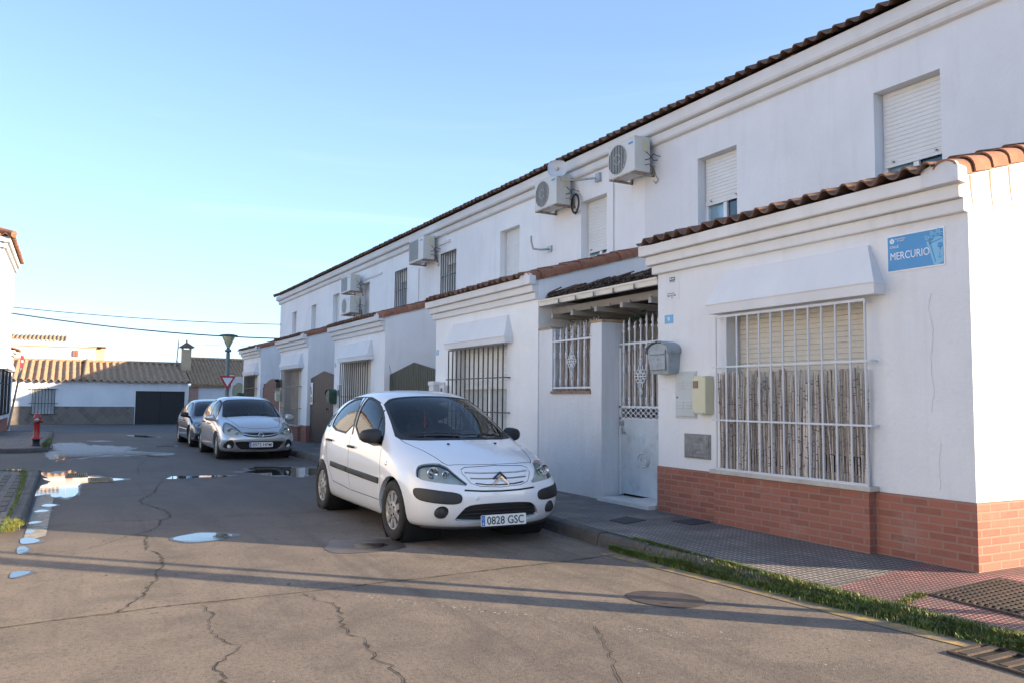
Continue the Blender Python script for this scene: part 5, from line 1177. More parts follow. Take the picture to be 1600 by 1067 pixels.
mb=MB(); quad(mb,[(-12,FY+4.2,3.60),(6.85,FY+4.2,3.60),(6.85,FY+8.4,2.3),(-12,FY+8.4,2.3)]); mb.tube([(-12,FY+4.2,3.66),(6.85,FY+4.2,3.64)],.10,8); mb.tube([(.85,FY-.25,ev+.10),(1.05,FY+4.1,3.70)],.13,8); mb.build('ridge',M['oldroof'],e)
mb=MB(); mb.box((wn[0],FY+.12,wn[2]),(wn[1],FY+.15,wn[3])); wf=mb.build('window',M['curtain'],e)
mb=MB()
for i in range(8): x=wn[0]-.02+(wn[1]-wn[0]+.04)*i/7; mb.tube([(x,FY-.12,wn[2]-.05),(x,FY-.12,wn[3]+.02)],.016,5)
for z in (wn[2]-.03,.95,wn[3]): mb.box((wn[0]-.18,FY-.13,z-.014),(wn[1]+.18,FY-.11,z+.014)); mb.box((wn[0]-.18,FY-.13,z-.014),(wn[0]-.15,FY,z+.014)); mb.box((wn[1]+.15,FY-.13,z-.014),(wn[1]+.18,FY,z+.014))
mb.tube([(-1.5,FY-.12,wn[3]),(-1.35,FY-.12,wn[3]+.14),(-1.22,FY-.12,wn[3]+.08),(-1.22,FY-.12,wn[3]+.24),(-1.22,FY-.12,wn[3]+.08),(-1.09,FY-.12,wn[3]+.14),(-.94,FY-.12,wn[3])],.014,5)
mb.build('window_grille',M['black_metal'],wf)
mb=MB(); mb.box((gd[0]+.001,FY+.10,-.32),(gd[1]-.001,FY+.16,gd[3]-.001))
mb.build('garage_door',simple('black_garage_door',(.012,.013,.016),.5),e)
mb=MB(); mb.box(((gd[0]+gd[1])/2-.01,FY+.095,-.3),((gd[0]+gd[1])/2+.01,FY+.099,gd[3]-.02)); mb.build('door_gap',M['seam'],e)
e=empty('low_house',(9,FY,-.3),'low white building with old curved tile roof, brick pillar and chimney at the street end','house'); WR.append(e)
mb=MB(); wall_y(mb,FY+.02,6.76,16,-.5,2.15,[]); quad(mb,[(16,FY,-.5),(16,FY+9,-.5),(16,FY+9,2),(16,FY+4.5,3.9),(16,FY,2.15)]); mb.build('wall',M['stucco'],e)
mb=MB(); mb.box((6.78,FY-.06,-.5),(7.35,FY+.0,2.05)); mb.build('brick_pillar',mk_brick('pale_pink_brick',(.46,.27,.21),(.38,.22,.17),(.40,.33,.28)),e)
corr(e,6.9,16,FY-.25,2.20,FY+5.0,4.02,.23,.06,M['oldroof'],lap=3)
mb=MB(); quad(mb,[(6.9,FY+5,4.0),(16,FY+5,4.0),(16,FY+9.5,2.4),(6.9,FY+9.5,2.4)]); mb.tube([(6.9,FY+5,4.06),(16,FY+5,4.0)],.11,8); mb.box((6.9,FY-.20,2.06),(16,FY-.0,2.24)); mb.build('ridge',M['oldroof'],e)
c=empty('chimney_stack',(6.98,FY+3,3.2),'ochre chimney with small pitched dark cap between the two far roofs','chimney'); WR.append(c)
mb=MB(); mb.box((6.62,FY+2.6,2.9),(7.18,FY+3.2,4.55)); mb.build('stack',M['chimney'],c)
mb=MB()
for dx in (-.25,.25):
    for dy in (-.25,.25): mb.box((6.90+dx-.04,FY+2.9+dy-.04,4.55),(6.90+dx+.04,FY+2.9+dy+.04,4.72))
mb.build('cap_support',M['chimney'],c)
mb=MB(); b=[(6.45,FY+2.4,4.70),(7.35,FY+2.4,4.70),(7.35,FY+3.4,4.70),(6.45,FY+3.4,4.70)]; mb.add(b+[(6.90,FY+2.9,5.05)]+[(x,y,z-.04) for x,y,z in b],[(0,1,4),(1,2,4),(2,3,4),(3,0,4),(8,7,6,5),(0,5,6,1),(1,6,7,2),(2,7,8,3),(3,8,5,0)]); mb.tube([(6.9,FY+2.9,5.0),(6.9,FY+2.9,5.2)],.05,6); mb.build('cap',M['tile_dark'],c)
# back buildings
e=empty('white_building',(-1.5,70,-.3),'white flat fronted building with tiled top rising behind the corrugated roof','house'); WR.append(e)
k=70/58
mb=MB(); mb.box((-16,70,-.5),(1.75,78,fz(0)+5.62)); mb.build('wall',M['stucco_clean'],e)
mb=MB(); mb.box((-16,69.9,5.0),(1.82,70.0,5.08)); mb.box((1.3,69.8,5.12),(2.5,76,5.16)); mb.build('ledge',M['chimney'],e)
mb=MB(); mb.box((1.76,70.3,-.3),(2.4,76,5.0)); mb.build('side_wall',M['chimney'],e)
mb=MB(); mb.box((-16,71,5.33),(-.9,77,5.55)); mb.build('parapet',M['stucco_clean'],e)
corr(e,-16,-.2,70.9,5.52,73.2,6.02,.27,.05,M['oldroof'],name='roof')
mb=MB(); 
for x in (.35,.55): mb.box((x-.12,69.9,4.35),(x+.06,69.99,4.80))
mb.build('vent_tiles',M['brick'],e)
# unseen house added right of the crossing, sized to shade the street end
e=empty('white_building',(14,46,-.2),'unseen white two storey house added behind the row end to shade the street end','house'); WR.append(e)
mb=MB(); wall_x(mb,12.7,41.5,53,-.4,7.4,[(43,44.2,.8,2.2),(47,48.2,.8,2.2),(43,44.2,3.6,4.8),(47,48.2,3.6,4.8)],.2); wall_y(mb,41.5,12.7,20,-.4,7.4,[(14,15.2,3.6,4.8)]); quad(mb,[(12.7,53,-.4),(20,53,-.4),(20,53,7.4),(12.7,53,7.4)]); quad(mb,[(20,41.5,-.4),(20,53,-.4),(20,53,7.4),(20,41.5,7.4)]); mb.box((13.05,42,.2),(13.1,52,5.5)); mb.box((13.5,41.8,3),(16,41.85,5.5)); mb.build('wall',M['stucco'],e)
mb=MB(); T=Matrix(((0,.943,-.333,12.5),(1,0,0,41.3),(0,.333,.943,7.4),(0,0,0,1))); tile_roof(mb,T,11.9,4.1,cols=6); quad(mb,[(16.4,41.3,8.8),(20.3,41.3,7.4),(20.3,53.2,7.4),(16.4,53.2,8.8)]); quad(mb,[(12.5,41.3,7.38),(20.3,41.3,7.38),(16.4,41.3,8.8)]); mb.build('roof',M['tile_clean'],e)
# antennas
def tv_antenna(x,y,z0,h,label,arm=1.0,rz=0):
    e=empty('tv_antenna',(x,y,z0),label,'antenna','roof antennas'); e.rotation_euler[2]=rz
    mb=MB(); mb.tube([(0,0,0),(0,0,h)],.022,6); mb.build('mast',M['steel'],e)
    mb=MB(); mb.tube([(-arm,0,h-.05),(.25*arm,0,h-.02)],.014,5)
    for i in range(9): t=-arm+i*arm*.13; mb.tube([(t,-.18,h-.045),(t,.18,h-.045)],.009,4)
    for s in (-1,1): mb.tube([(.15*arm,0,h),(.2*arm,0,h+s*.28)],.012,4)
    mb.build('yagi',M['steel'],e)
tv_antenna(.15,72,5.3,2.1,'thin roof antenna above the far white building on the left')
tv_antenna(9.4,62,3.4,1.75,'roof antenna behind the tiled roof, just left of the street lamp')
tv_antenna(12.2,64,3.2,2.1,'roof antenna behind the tiled roof, just right of the street lamp')
e=empty('roof_mast',(6.35,FY+3.4,3.3),'thin bare mast standing beside the far chimney','mast'); mb=MB(); mb.tube([(0,0,0),(.1,0,1.9)],.03,6); mb.build('mast',M['brown_metal'],e); mb=MB(); mb.tube([(-.1,0,.05),(.12,0,.5),(-.05,0,.5)],.02,6); mb.build('brace',M['steel'],e)
# cables
cable('overhead_cable',[(-2.0,36.5,4.72),(8.2,36.9,4.62)],.016,'upper of the two overhead cables crossing the end of the street',.12)
cable('overhead_cable',[(-2.0,36.0,4.45),(8.2,36.9,4.0)],.026,'lower, thicker of the two overhead cables crossing the street end',.18)
# ================================================================== CARS
def paint(name,col,metal=0,dirt=.35):
    m,nt,b=mat(name); p=nt.nodes.new('ShaderNodeTexCoord').outputs['Object']
    n=noise(nt,p,3.5,7,.7); s=nd(nt,'ShaderNodeSeparateXYZ'); lk(nt,p,s.inputs[0])
    low=ramp(nt,math_(nt,'ADD',s.outputs[2],math_(nt,'MULTIPLY',n,.35)),[(.30,.75),(.62,0)]).outputs[0]
    c=mixc(nt,math_(nt,'MULTIPLY',low,dirt*1.5),col,tuple(x*.35+.06 for x in col))
    c=mixc(nt,ramp(nt,noise(nt,p,22,6,.75),[(.60,0),(.74,dirt)]).outputs[0],c,tuple(x*.6 for x in col))
    lk(nt,c,b.inputs['Base Color']); b.inputs['Metallic'].default_value=metal; b.inputs['Roughness'].default_value=.30 if metal else .28
    b.inputs['Coat Weight'].default_value=1.0; b.inputs['Coat Roughness'].default_value=.03; return m
def glass(name,tint,refl=1.0):
    m=bpy.data.materials.new(name); m.use_nodes=True; nt=m.node_tree; nt.nodes.clear(); out=nt.nodes.new('ShaderNodeOutputMaterial')
    g=nt.nodes.new('ShaderNodeBsdfGlossy'); g.inputs['Roughness'].default_value=.015; g.inputs['Color'].default_value=(1,1,1,1)
    t=nt.nodes.new('ShaderNodeBsdfTransparent'); t.inputs['Color'].default_value=(*tint,1); mx=nt.nodes.new('ShaderNodeMixShader'); fr=nt.nodes.new('ShaderNodeFresnel'); fr.inputs['IOR'].default_value=1.52
    f=math_(nt,'MINIMUM',math_(nt,'MULTIPLY',fr.outputs[0],1.6*refl),1.0)
    lk(nt,f,mx.inputs[0]); lk(nt,t.outputs[0],mx.inputs[1]); lk(nt,g.outputs[0],mx.inputs[2]); lk(nt,mx.outputs[0],out.inputs[0]); return m
M['glass']=glass('car_glass',(.82,.90,.88),.55); M['lens']=glass('headlamp_lens',(.86,.87,.82),.8)
M['trim_black']=simple('black_plastic_trim',(.022,.022,.024),.55,var=.15,scale=20); M['rubber']=simple('tyre_rubber',(.025,.024,.023),.85,var=.2,scale=30,bmp=.3)
M['cabin']=simple('dark_cabin_fabric',(.045,.047,.052),.85,var=.3); M['seatmat']=simple('seat_fabric',(.022,.023,.03),.85,var=.3); M['chrome']=simple('chrome',(.75,.75,.75),.12,1.0,var=.03)
M['alloy']=simple('silver_wheel_paint',(.42,.41,.40),.4,.5,var=.1,scale=12,dirt=((.16,.13,.11),14,.5,.8)); M['headlamp_in']=simple('lamp_reflector',(.74,.76,.73),.4,.0,var=.1,scale=20)
M['amber']=simple('amber_lens',(.6,.25,.05),.3); M['plate_white']=simple('plate_white',(.74,.74,.72),.45,var=.03); M['plate_ink']=simple('plate_black',(.02,.02,.022),.5)
M['eu_blue']=simple('plate_blue',(.03,.15,.45),.4); M['wheelwell']=simple('wheel_well',(.012,.012,.012),.95)
C3=[ # (x,y,z) for j=0..9
[(.10,0,.20),(.10,.25,.20),(.07,.33,.24),(.02,.36,.34),(.00,.37,.46),(.01,.36,.56),(.045,.33,.655),(.10,.28,.715),(.14,.16,.745),(.15,0,.755)],
[(.15,0,.18),(.15,.45,.18),(.13,.58,.23),(.085,.62,.34),(.06,.63,.46),(.08,.62,.57),(.14,.58,.68),(.23,.48,.775),(.27,.28,.815),(.28,0,.825)],
[(.3,0,.17),(.3,.6,.17),(.26,.74,.21),(.22,.775,.34),(.20,.78,.47),(.25,.77,.60),(.33,.72,.73),(.42,.60,.835),(.46,.34,.885),(.47,0,.90)],
[(.5,0,.17),(.5,.65,.17),(.47,.80,.20),(.46,.825,.34),(.46,.83,.50),(.50,.825,.66),(.58,.765,.815),(.68,.65,.905),(.70,.36,.955),(.71,0,.97)],
[(.85,0,.17),(.85,.66,.17),(.85,.80,.19),(.85,.832,.34),(.85,.838,.52),(.86,.832,.70),(.92,.80,.865),(1.02,.705,.965),(.95,.38,1.0),(.88,0,1.01)],
[(1.25,0,.17),(1.25,.66,.17),(1.25,.80,.19),(1.25,.832,.34),(1.25,.838,.54),(1.26,.832,.72),(1.30,.80,.90),(1.36,.665,1.20),(1.33,.38,1.25),(1.29,0,1.265)],
[(1.65,0,.17),(1.65,.66,.17),(1.65,.80,.19),(1.65,.83,.34),(1.65,.838,.54),(1.66,.83,.73),(1.70,.80,.93),(1.79,.625,1.415),(1.73,.35,1.46),(1.70,0,1.475)],
[(2.15,0,.17),(2.15,.66,.17),(2.15,.80,.19),(2.15,.83,.34),(2.15,.838,.54),(2.15,.83,.74),(2.18,.80,.945),(2.2,.63,1.475),(2.2,.34,1.515),(2.2,0,1.525)],
[(2.75,0,.17),(2.75,.66,.17),(2.75,.80,.19),(2.75,.832,.34),(2.75,.84,.54),(2.75,.832,.75),(2.78,.80,.955),(2.82,.625,1.45),(2.8,.33,1.485),(2.8,0,1.495)],
[(3.25,0,.18),(3.25,.66,.18),(3.25,.79,.20),(3.25,.825,.34),(3.25,.835,.54),(3.25,.825,.76),(3.28,.79,.965),(3.38,.61,1.345),(3.38,.32,1.40),(3.38,0,1.41)],
[(3.6,0,.20),(3.6,.62,.20),(3.62,.74,.23),(3.62,.78,.36),(3.63,.785,.54),(3.63,.77,.77),(3.64,.73,.97),(3.70,.53,1.17),(3.71,.28,1.21),(3.72,0,1.22)],
[(3.74,0,.24),(3.74,.35,.24),(3.78,.46,.28),(3.82,.52,.38),(3.84,.54,.54),(3.83,.53,.72),(3.80,.47,.87),(3.77,.36,.97),(3.76,.2,1.0),(3.76,0,1.01)]]
def subdiv(table,lv=3):
    nj=len(table[0]); vs=[];ix=[]
    for ring in table:
        row=[]
        for j,(x,y,z) in enumerate(ring): row.append(len(vs)); vs.append((x,y,z))
        for j in range(nj-2,0,-1): x,y,z=ring[j]; row.append(len(vs)); vs.append((x,-y,z))
        ix.append(row)
    n=len(ix[0]); fs=[]
    for a,b in zip(ix,ix[1:]):
        for k in range(n): fs.append((a[k],b[k],b[(k+1)%n],a[(k+1)%n]))
    def cap(r,flip):
        L=[r[j] for j in range(nj)]; Rr=[r[0]]+[r[n-j] for j in range(1,nj-1)]+[r[nj-1]]
        for j in range(nj-1):
            q=[L[j],L[j+1],Rr[j+1],Rr[j]]
            q=[v for i,v in enumerate(q) if v not in q[:i]]
            fs.append(tuple(q[::-1] if flip else q))
    cap(ix[0],False); cap(ix[-1],True)
    me=bpy.data.meshes.new('cage'); me.from_pydata(vs,[],fs); o=bpy.data.objects.new('cage',me); COL.objects.link(o)
    md=o.modifiers.new('s','SUBSURF'); md.levels=lv; md.render_levels=lv
    bpy.context.view_layer.update(); dg=bpy.context.evaluated_depsgraph_get(); m2=bpy.data.meshes.new_from_object(o.evaluated_get(dg))
    bm=bmesh.new(); bm.from_mesh(m2); bpy.data.objects.remove(o); bpy.data.meshes.remove(me); bpy.data.meshes.remove(m2)
    bmesh.ops.recalc_face_normals(bm,faces=bm.faces)
    bm.normal_update(); return bm
def P2(v,pr):
    return (v.x,v.z) if pr=='side' else ((v.x,v.y) if pr=='top' else (v.y,v.z))
AX={'side':Vector((0,1,0)),'top':Vector((0,0,1)),'front':Vector((1,0,0)),'rear':Vector((1,0,0))}
def to3(a,b,pr): return Vector((a,0,b)) if pr=='side' else (Vector((a,b,0)) if pr=='top' else Vector((0,a,b)))
class Car:
    def __init__(s,table,lv=3): s.bm=subdiv(table,lv); s.bvh=BVHTree.FromBMesh(s.bm); s.reg=[]
    def cut(s,name,poly,pr,cond,ncut=None):
        bm=s.bm; xs=[p[0] for p in poly]; ys=[p[1] for p in poly]; m=.02
        x0,x1,y0,y1=min(xs)-m,max(xs)+m,min(ys)-m,max(ys)+m
        cand=[]
        for f in bm.faces:
            c=f.calc_center_median()
            if not cond(c,f.normal): continue
            q=[P2(v.co,pr) for v in f.verts]
            if max(a for a,_ in q)<x0 or min(a for a,_ in q)>x1 or max(b for _,b in q)<y0 or min(b for _,b in q)>y1: continue
            cand.append(f)
        for i in range(len(poly)):
            a=poly[i]; b=poly[(i+1)%len(poly)]
            if math.dist(a,b)<1e-5: continue
            e0,e1,f0,f1=min(a[0],b[0])-.004,max(a[0],b[0])+.004,min(a[1],b[1])-.004,max(a[1],b[1])+.004
            loc_=[]
            for f in cand:
                q=[P2(v.co,pr) for v in f.verts]
                if max(t for t,_ in q)<e0 or min(t for t,_ in q)>e1 or max(t for _,t in q)<f0 or min(t for _,t in q)>f1: continue
                loc_.append(f)
            if not loc_: continue
            d=to3(b[0]-a[0],b[1]-a[1],pr); nrm=d.cross(AX[pr]).normalized(); s0=set(loc_)
            geom=list(s0)+list({e for f in loc_ for e in f.edges})+list({v for f in loc_ for v in f.verts})
            r=bmesh.ops.bisect_plane(bm,geom=geom,dist=1e-5,plane_co=to3(a[0],a[1],pr),plane_no=nrm)
            nf=[g for g in r['geom'] if isinstance(g,bmesh.types.BMFace)]
            cs=set(cand); cs.update(nf); cand=[f for f in cs if f.is_valid]
        s.reg.append((name,poly,pr,cond))
    def classify(s):
        s.cls={}
        for f in s.bm.faces:
            c=f.calc_center_median()
            for name,poly,pr,cond in s.reg:
                if cond(c,f.normal) and inpoly(*P2(c,pr),poly): s.cls[f]=name; break
    def faces(s,pred): return [f for f in s.bm.faces if pred(s.cls.get(f,''))]
    def hit(s,o,d):
        r=s.bvh.ray_cast(Vector(o),Vector(d).normalized()); return r[0],r[1]
    def extract(s,fl,off=0.0,skirt=0.0,mb=None,mi=0,inward=False):
        """copy faces moved by off along the normals; skirt = depth of side walls going inward from the border"""
        s.bm.normal_update(); mb=mb or MB(); vi={}; vs=[]; fs=[]
        for f in fl:
            for v in f.verts:
                if v not in vi: vi[v]=len(vs); vs.append(v.co+v.normal*off)
            fs.append(tuple(vi[v] for v in f.verts))
        if skirt:
            es={}
            for f in fl:
                for e in f.edges: es[e]=es.get(e,0)+1
            sk={}
            for f in fl:
                L=list(f.loops)
                for l in L:
                    if es[l.edge]==1:
                        a,b=l.vert,l.link_loop_next.vert
                        for v in (a,b):
                            if v not in sk: sk[v]=len(vs); vs.append(v.co+v.normal*(off-skirt))
                        fs.append((vi[b],vi[a],sk[a],sk[b]))
        mb.add(vs,fs,mi,True); return mb
def isl(fl):
    S_=set(fl); out=[]
    while S_:
        st=[S_.pop()]; g=[]
        while st:
            f=st.pop(); g.append(f)
            for e in f.edges:
                for q in e.link_faces:
                    if q in S_: S_.discard(q); st.append(q)
        if len(g)>2: out.append(g)
    return out
L_=lambda c,n:c.y>0.02 ; R_=lambda c,n:c.y<-.02
def offset_poly(P,d):
    n=len(P); A=sum(P[i][0]*P[(i+1)%n][1]-P[(i+1)%n][0]*P[i][1] for i in range(n)); s=1 if A>0 else -1; out=[]
    for i in range(n):
        a,b,c=Vector(P[i-1]),Vector(P[i]),Vector(P[(i+1)%n]); u=(b-a).normalized();v=(c-b).normalized(); n1=Vector((u.y,-u.x))*s; n2=Vector((v.y,-v.x))*s; m=(n1+n2); l=m.length
        m=m/l if l>1e-6 else n1; k=d/max(.35,m.dot(n1)); out.append(tuple(b+m*k))
    return out
def circle(cx,cy,r,n=24,a0=0,a1=360): return [(cx+r*math.cos(R(a0+(a1-a0)*i/n)),cy+r*math.sin(R(a0+(a1-a0)*i/n))) for i in range(n)]
def line_poly(pts,w):
    L=[];Rr=[]
    for i,p in enumerate(pts):
        a=Vector(pts[max(0,i-1)]);b=Vector(pts[min(len(pts)-1,i+1)]); d=(b-a).normalized(); n=Vector((-d.y,d.x))*w/2; L.append(tuple(Vector(p)+n)); Rr.append(tuple(Vector(p)-n))
    return L+Rr[::-1]
def wheel(root,x,y,r,rw,side,kind,steer=0):
    e=bpy.data.objects.new('wheel',None); COL.objects.link(e); e.parent=root; e.location=(x,y,r); e.rotation_euler=(0,0,steer)
    T=Matrix.Rotation(R(-90)*side,4,'X')  # local z -> outward (side*y)
    w=.175/2
    mb=MB(); mb.lathe([(rw-.01,-w),(rw+.01,-w),(r-.02,-w*.98),(r-.004,-w*.8),(r,-w*.5),(r,w*.5),(r-.004,w*.8),(r-.02,w*.98),(rw+.035,w*1.02),(rw+.008,w*.96),(rw-.004,w*.80)],40,M=T)
    for i in range(4):
        mb.lathe([(r+.0008,-w*.6+i*w*.38),(r+.0008,-w*.6+i*w*.38+.004)],40,M=T)
    mb.build('tyre',M['rubber'],e)
    mb=MB(); h=w*.80
    mb.lathe([(0,h-.06),(rw-.012,h-.06)],36,M=T,mi=1); mb.lathe([(rw-.025,h-.015),(rw-.012,h+.004),(rw-.002,h+.002),(rw,h-.03),(rw-.01,h-.10)],36,M=T)
    if kind=='cap':   # full wheel trim with slots
        n=9; mb.lathe([(0,h+.012),(.035,h+.012),(.07,h+.006),(rw*.46,h+.004),(rw*.46,h-.02)],36,M=T)
        for i in range(n):
            a=2*math.pi*i/n
            for s in (-.5,.5):
                a1=a+s*.30*1; 
            w0,w1=.30,.20
            pts=[(rw*.44,-w0*rw*.42),(rw*.93,-w1*rw*.80),(rw*.93,w1*rw*.80),(rw*.44,w0*rw*.42)]
            c,s=math.cos(a),math.sin(a); pl=[(px*c-py*s,px*s+py*c) for px,py in pts]; mb.prism(pl,h-.02,h+.003,M=T)
        for i in range(5): a=2*math.pi*i/5; mb.lathe([(.012,h+.003),(.012,h+.012),(0,h+.014)],8,M=T@Matrix.Translation((.055*math.cos(a),.055*math.sin(a),0)),mi=1)
    else:
        n=7; mb.lathe([(0,h+.004),(.05,h+.002),(.06,h-.02)],24,M=T)
        for i in range(n):
            a=2*math.pi*i/n; pts=[(.03,-.025),(rw*.95,-.016),(rw*.95,.016),(.03,.025)]; c,s=math.cos(a),math.sin(a); mb.prism([(px*c-py*s,px*s+py*c) for px,py in pts],h-.03,h-.002,M=T)
    mb.build('rim',[M['alloy'],M['wheelwell']],e)
def seat(root,x,y,z0=.38):
    def blob(mb,c,s,rx=0,p=2.6):
        bm=bmesh.new(); bmesh.ops.create_icosphere(bm,subdivisions=3,radius=1)
        Rm=Matrix.Rotation(rx,4,'Y')
        for v in bm.verts:
            q=v.co; l=(abs(q.x)**p+abs(q.y)**p+abs(q.z)**p)**(1/p); q=q/l; q=Vector((q.x*s[0],q.y*s[1],q.z*s[2])); v.co=(Rm@q)+Vector(c)
        mb.bm(bm,0,True)
    mb=MB(); blob(mb,(x,y,z0+.05),(.26,.25,.09)); blob(mb,(x+.26,y,z0+.38),(.075,.24,.34),R(14)); mb.tube([(x+.34,y-.06,z0+.70),(x+.355,y-.06,z0+.78)],.008,6); mb.tube([(x+.34,y+.06,z0+.70),(x+.355,y+.06,z0+.78)],.008,6); blob(mb,(x+.37,y,z0+.84),(.05,.14,.095),R(10),2.2)
    return mb.build('seat',M['seatmat'],root)
def plate_(root,txt,T,country=True):
    # T: local x right, y up, z out of the plate
    mb=MB(); mb.prism(rr(.52,.11,.012),0,.006,M=T); p=mb.build('number_plate',M['plate_white'],root)
    mb=MB(); mb.prism([(-.256,-.051),(-.216,-.051),(-.216,.051),(-.256,.051)],.0065,.0075,M=T); mb.build('blue_band',M['eu_blue'],p)
    mb=MB()
    for i in range(12):
        a=i*math.pi/6; x,y=-.236+.012*math.cos(a),.022+.012*math.sin(a); mb.prism([(x-.0015,y-.0015),(x+.0015,y-.0015),(x+.0015,y+.0015),(x-.0015,y+.0015)],.0078,.0083,M=T)
    mb.build('stars',M['white_sign'],p); text_obj('letter','E',.028,T@Matrix.Translation((-.243,-.038,.008)),M['white_sign'],p)
    text_obj('characters',txt,.112,T@Matrix.Translation((.020,-.039,.0078)),M['plate_ink'],p,align='CENTER',fit=.425,bold=.0006)
    return p
def rr(w,h,r,n=4):
    out=[]
    for cx,cy,a in ((w/2-r,h/2-r,0),(-w/2+r,h/2-r,90),(-w/2+r,-h/2+r,180),(w/2-r,-h/2+r,270)):
        for i in range(n+1): t=R(a+90*i/n); out.append((cx+r*math.cos(t),cy+r*math.sin(t)))
    return out
def drape(car,pts,pr='front',off=.004,w=.01,seg=6,half=None):
    """tube laid over the body surface along projected points"""
    out=[]
    for (a,b),(c,d) in zip(pts,pts[1:]):
        for i in range(seg):
            t=i/seg; out.append((a+(c-a)*t,b+(d-b)*t))
    out.append(pts[-1]); P=[]
    for a,b in out:
        if pr=='front': h,n=car.hit((-1,a,b),(1,0,0))
        elif pr=='top': h,n=car.hit((a,b,3),(0,0,-1))
        elif pr=='left': h,n=car.hit((a,2,b),(0,-1,0))
        else: h,n=car.hit((a,-2,b),(0,1,0))
        if h is None: continue
        P.append(h+n*off)
    return P
def on(car,a,b,pr):
    if pr=='front': h,n=car.hit((-1,a,b),(1,0,0))
    elif pr=='left': h,n=car.hit((a,2,b),(0,-1,0))
    elif pr=='right': h,n=car.hit((a,-2,b),(0,1,0))
    elif pr=='top': h,n=car.hit((a,b,3),(0,0,-1))
    return h,n
def build_car(spec,loc,yaw,label,scale=(1,1,1)):
    root=empty('parked_car',loc,label,'car','cars parked along the right kerb',rz=R(90)+yaw); root.scale=scale
    car=Car(spec['table'],spec.get('lv',3)); A=spec
    fx,rx,wr,wy,ar=A['fx'],A['rx'],A['wr'],A['wy'],A['ar']
    sides=(('L',L_,1),('R',R_,-1))
    front=lambda c,n:c.x<.75 and n.x<-.05
    for nm,cond,s in sides:
        if A.get('gdiv'): car.cut('trim',A['gdiv'],'side',lambda c,n,cond=cond:cond(c,n) and c.z>.8 and abs(n.y)>.25)
        for p in A['glass']: car.cut('glass',p,'side',lambda c,n,cond=cond:cond(c,n) and c.z>.8 and abs(n.y)>.25)
        for p in A['glass_trim']: car.cut('trim',p,'side',lambda c,n,cond=cond:cond(c,n) and c.z>.8 and abs(n.y)>.25)
        for x in (fx,rx): car.cut('arch',[(x+ar*math.cos(R(t)),wr+ar*.98*math.sin(R(t))) for t in range(-40,221,13)]+[(x-ar*1.0,.0),(x+ar*1.0,.0)],'side',lambda c,n,cond=cond:cond(c,n) and abs(c.y)>.45)
        for p in A.get('mould',[]): car.cut('mould',p,'side',lambda c,n,cond=cond:cond(c,n) and abs(n.y)>.4)
        for p in A['seams']: car.cut('seam',line_poly(p,.0075),'side',lambda c,n,cond=cond:cond(c,n) and abs(n.y)>.2 and c.z>.2)
        for nmx,p in A['frontside']:
            q=p if s>0 else [(-a,b) for a,b in p]
            car.cut(nmx,q,'front',lambda c,n,cond=cond:cond(c,n) and c.x<A.get('fsx',.85) and n.x<-.02)
    for nmx,p in A['front']: car.cut(nmx,p,'front',front)
    for nmx,p in A['top']: car.cut(nmx,p,'top',lambda c,n:n.z>.15 and c.z>.6)
    car.classify(); bm=car.bm
    hole={'glass','arch','windscreen','rear_screen','intake','lamp','fog','grille'}
    paintm=A['paint']
    body=car.extract(car.faces(lambda c:c not in hole and c not in('seam','trim','mould','bumper_insert')))
    car.extract(car.faces(lambda c:c=='seam'),off=-.006,mb=body,mi=1)
    car.extract(car.faces(lambda c:c=='trim'),off=-.001,mb=body,mi=2)
    b=body.build('body',[paintm,M['seam'],M['trim_black']],root)
    # reveals round the openings
    mb=MB()
    for key,dep in (('arch',.05),('intake',.05),('grille',.03),('lamp',.02),('fog',.03)):
        fl=car.faces(lambda c:c==key)
        if fl:
            es={}
            for f in fl:
                for e in f.edges: es[e]=es.get(e,0)+1
            for f in fl:
                for l in f.loops:
                    if es[l.edge]==1:
                        a,c_=l.vert,l.link_loop_next.vert; mb.add([a.co,c_.co,c_.co-c_.normal*dep,a.co-a.normal*dep],[(0,1,2,3)],0,True)
    mb.build('opening_edges',[paintm],b)
    # glass
    for fl in isl(car.faces(lambda c:c=='glass')): car.extract(fl,off=-.006).build('side_window',M['glass'],root)
    for fl in isl(car.faces(lambda c:c in('windscreen','rear_screen'))): car.extract(fl,off=-.004).build('windscreen',M['glass'],root)
    for fl in isl(car.faces(lambda c:c=='mould')): car.extract(fl,off=.014,skirt=.02).build('side_moulding',A.get('mouldmat',M['trim_black']),root)
    for fl in isl(car.faces(lambda c:c=='bumper_insert')): car.extract(fl,off=.008,skirt=.015).build('bumper_insert',M['trim_black'],root)
    for key,d,m,nm in (('intake',-.045,M['trim_black'],'air_intake'),('grille',-.022,A.get('grillemat',M['trim_black']),'grille'),('fog',-.02,M['trim_black'],'fog_lamp')):
        for fl in isl(car.faces(lambda c:c==key)): car.extract(fl,off=d).build(nm,m,root)
    for nm,cond,s in sides:
        fl=[f for f in car.faces(lambda c:c=='lamp') if cond(f.calc_center_median(),None)]
        if not fl: continue
        hl=car.extract(fl,off=-.002); hl=hl.build('headlight',M['lens'],root)
        mb=car.extract(fl,off=-.045); mb.build('reflector',A.get('lampback',M['headlamp_in']),hl)
        mb=MB()
        for (a,bz,r_) in A['bulbs']:
            h,n=on(car,a*s,bz,'front')
            if h is None: continue
            c=h+Vector((.035,0,0)); T=Matrix.Translation(c)@Matrix.Rotation(R(-90),4,'Y')@Matrix.Rotation(R(0),4,'X')
            mb.lathe([(r_*.30,-.01),(r_*.45,.004),(r_*.9,.022),(r_,.026),(r_*1.05,.02)],20,M=T); mb.lathe([(0,.012),(r_*.3,.006),(r_*.32,-.01)],12,M=T)
        mb.build('bowl',M['chrome'],hl)
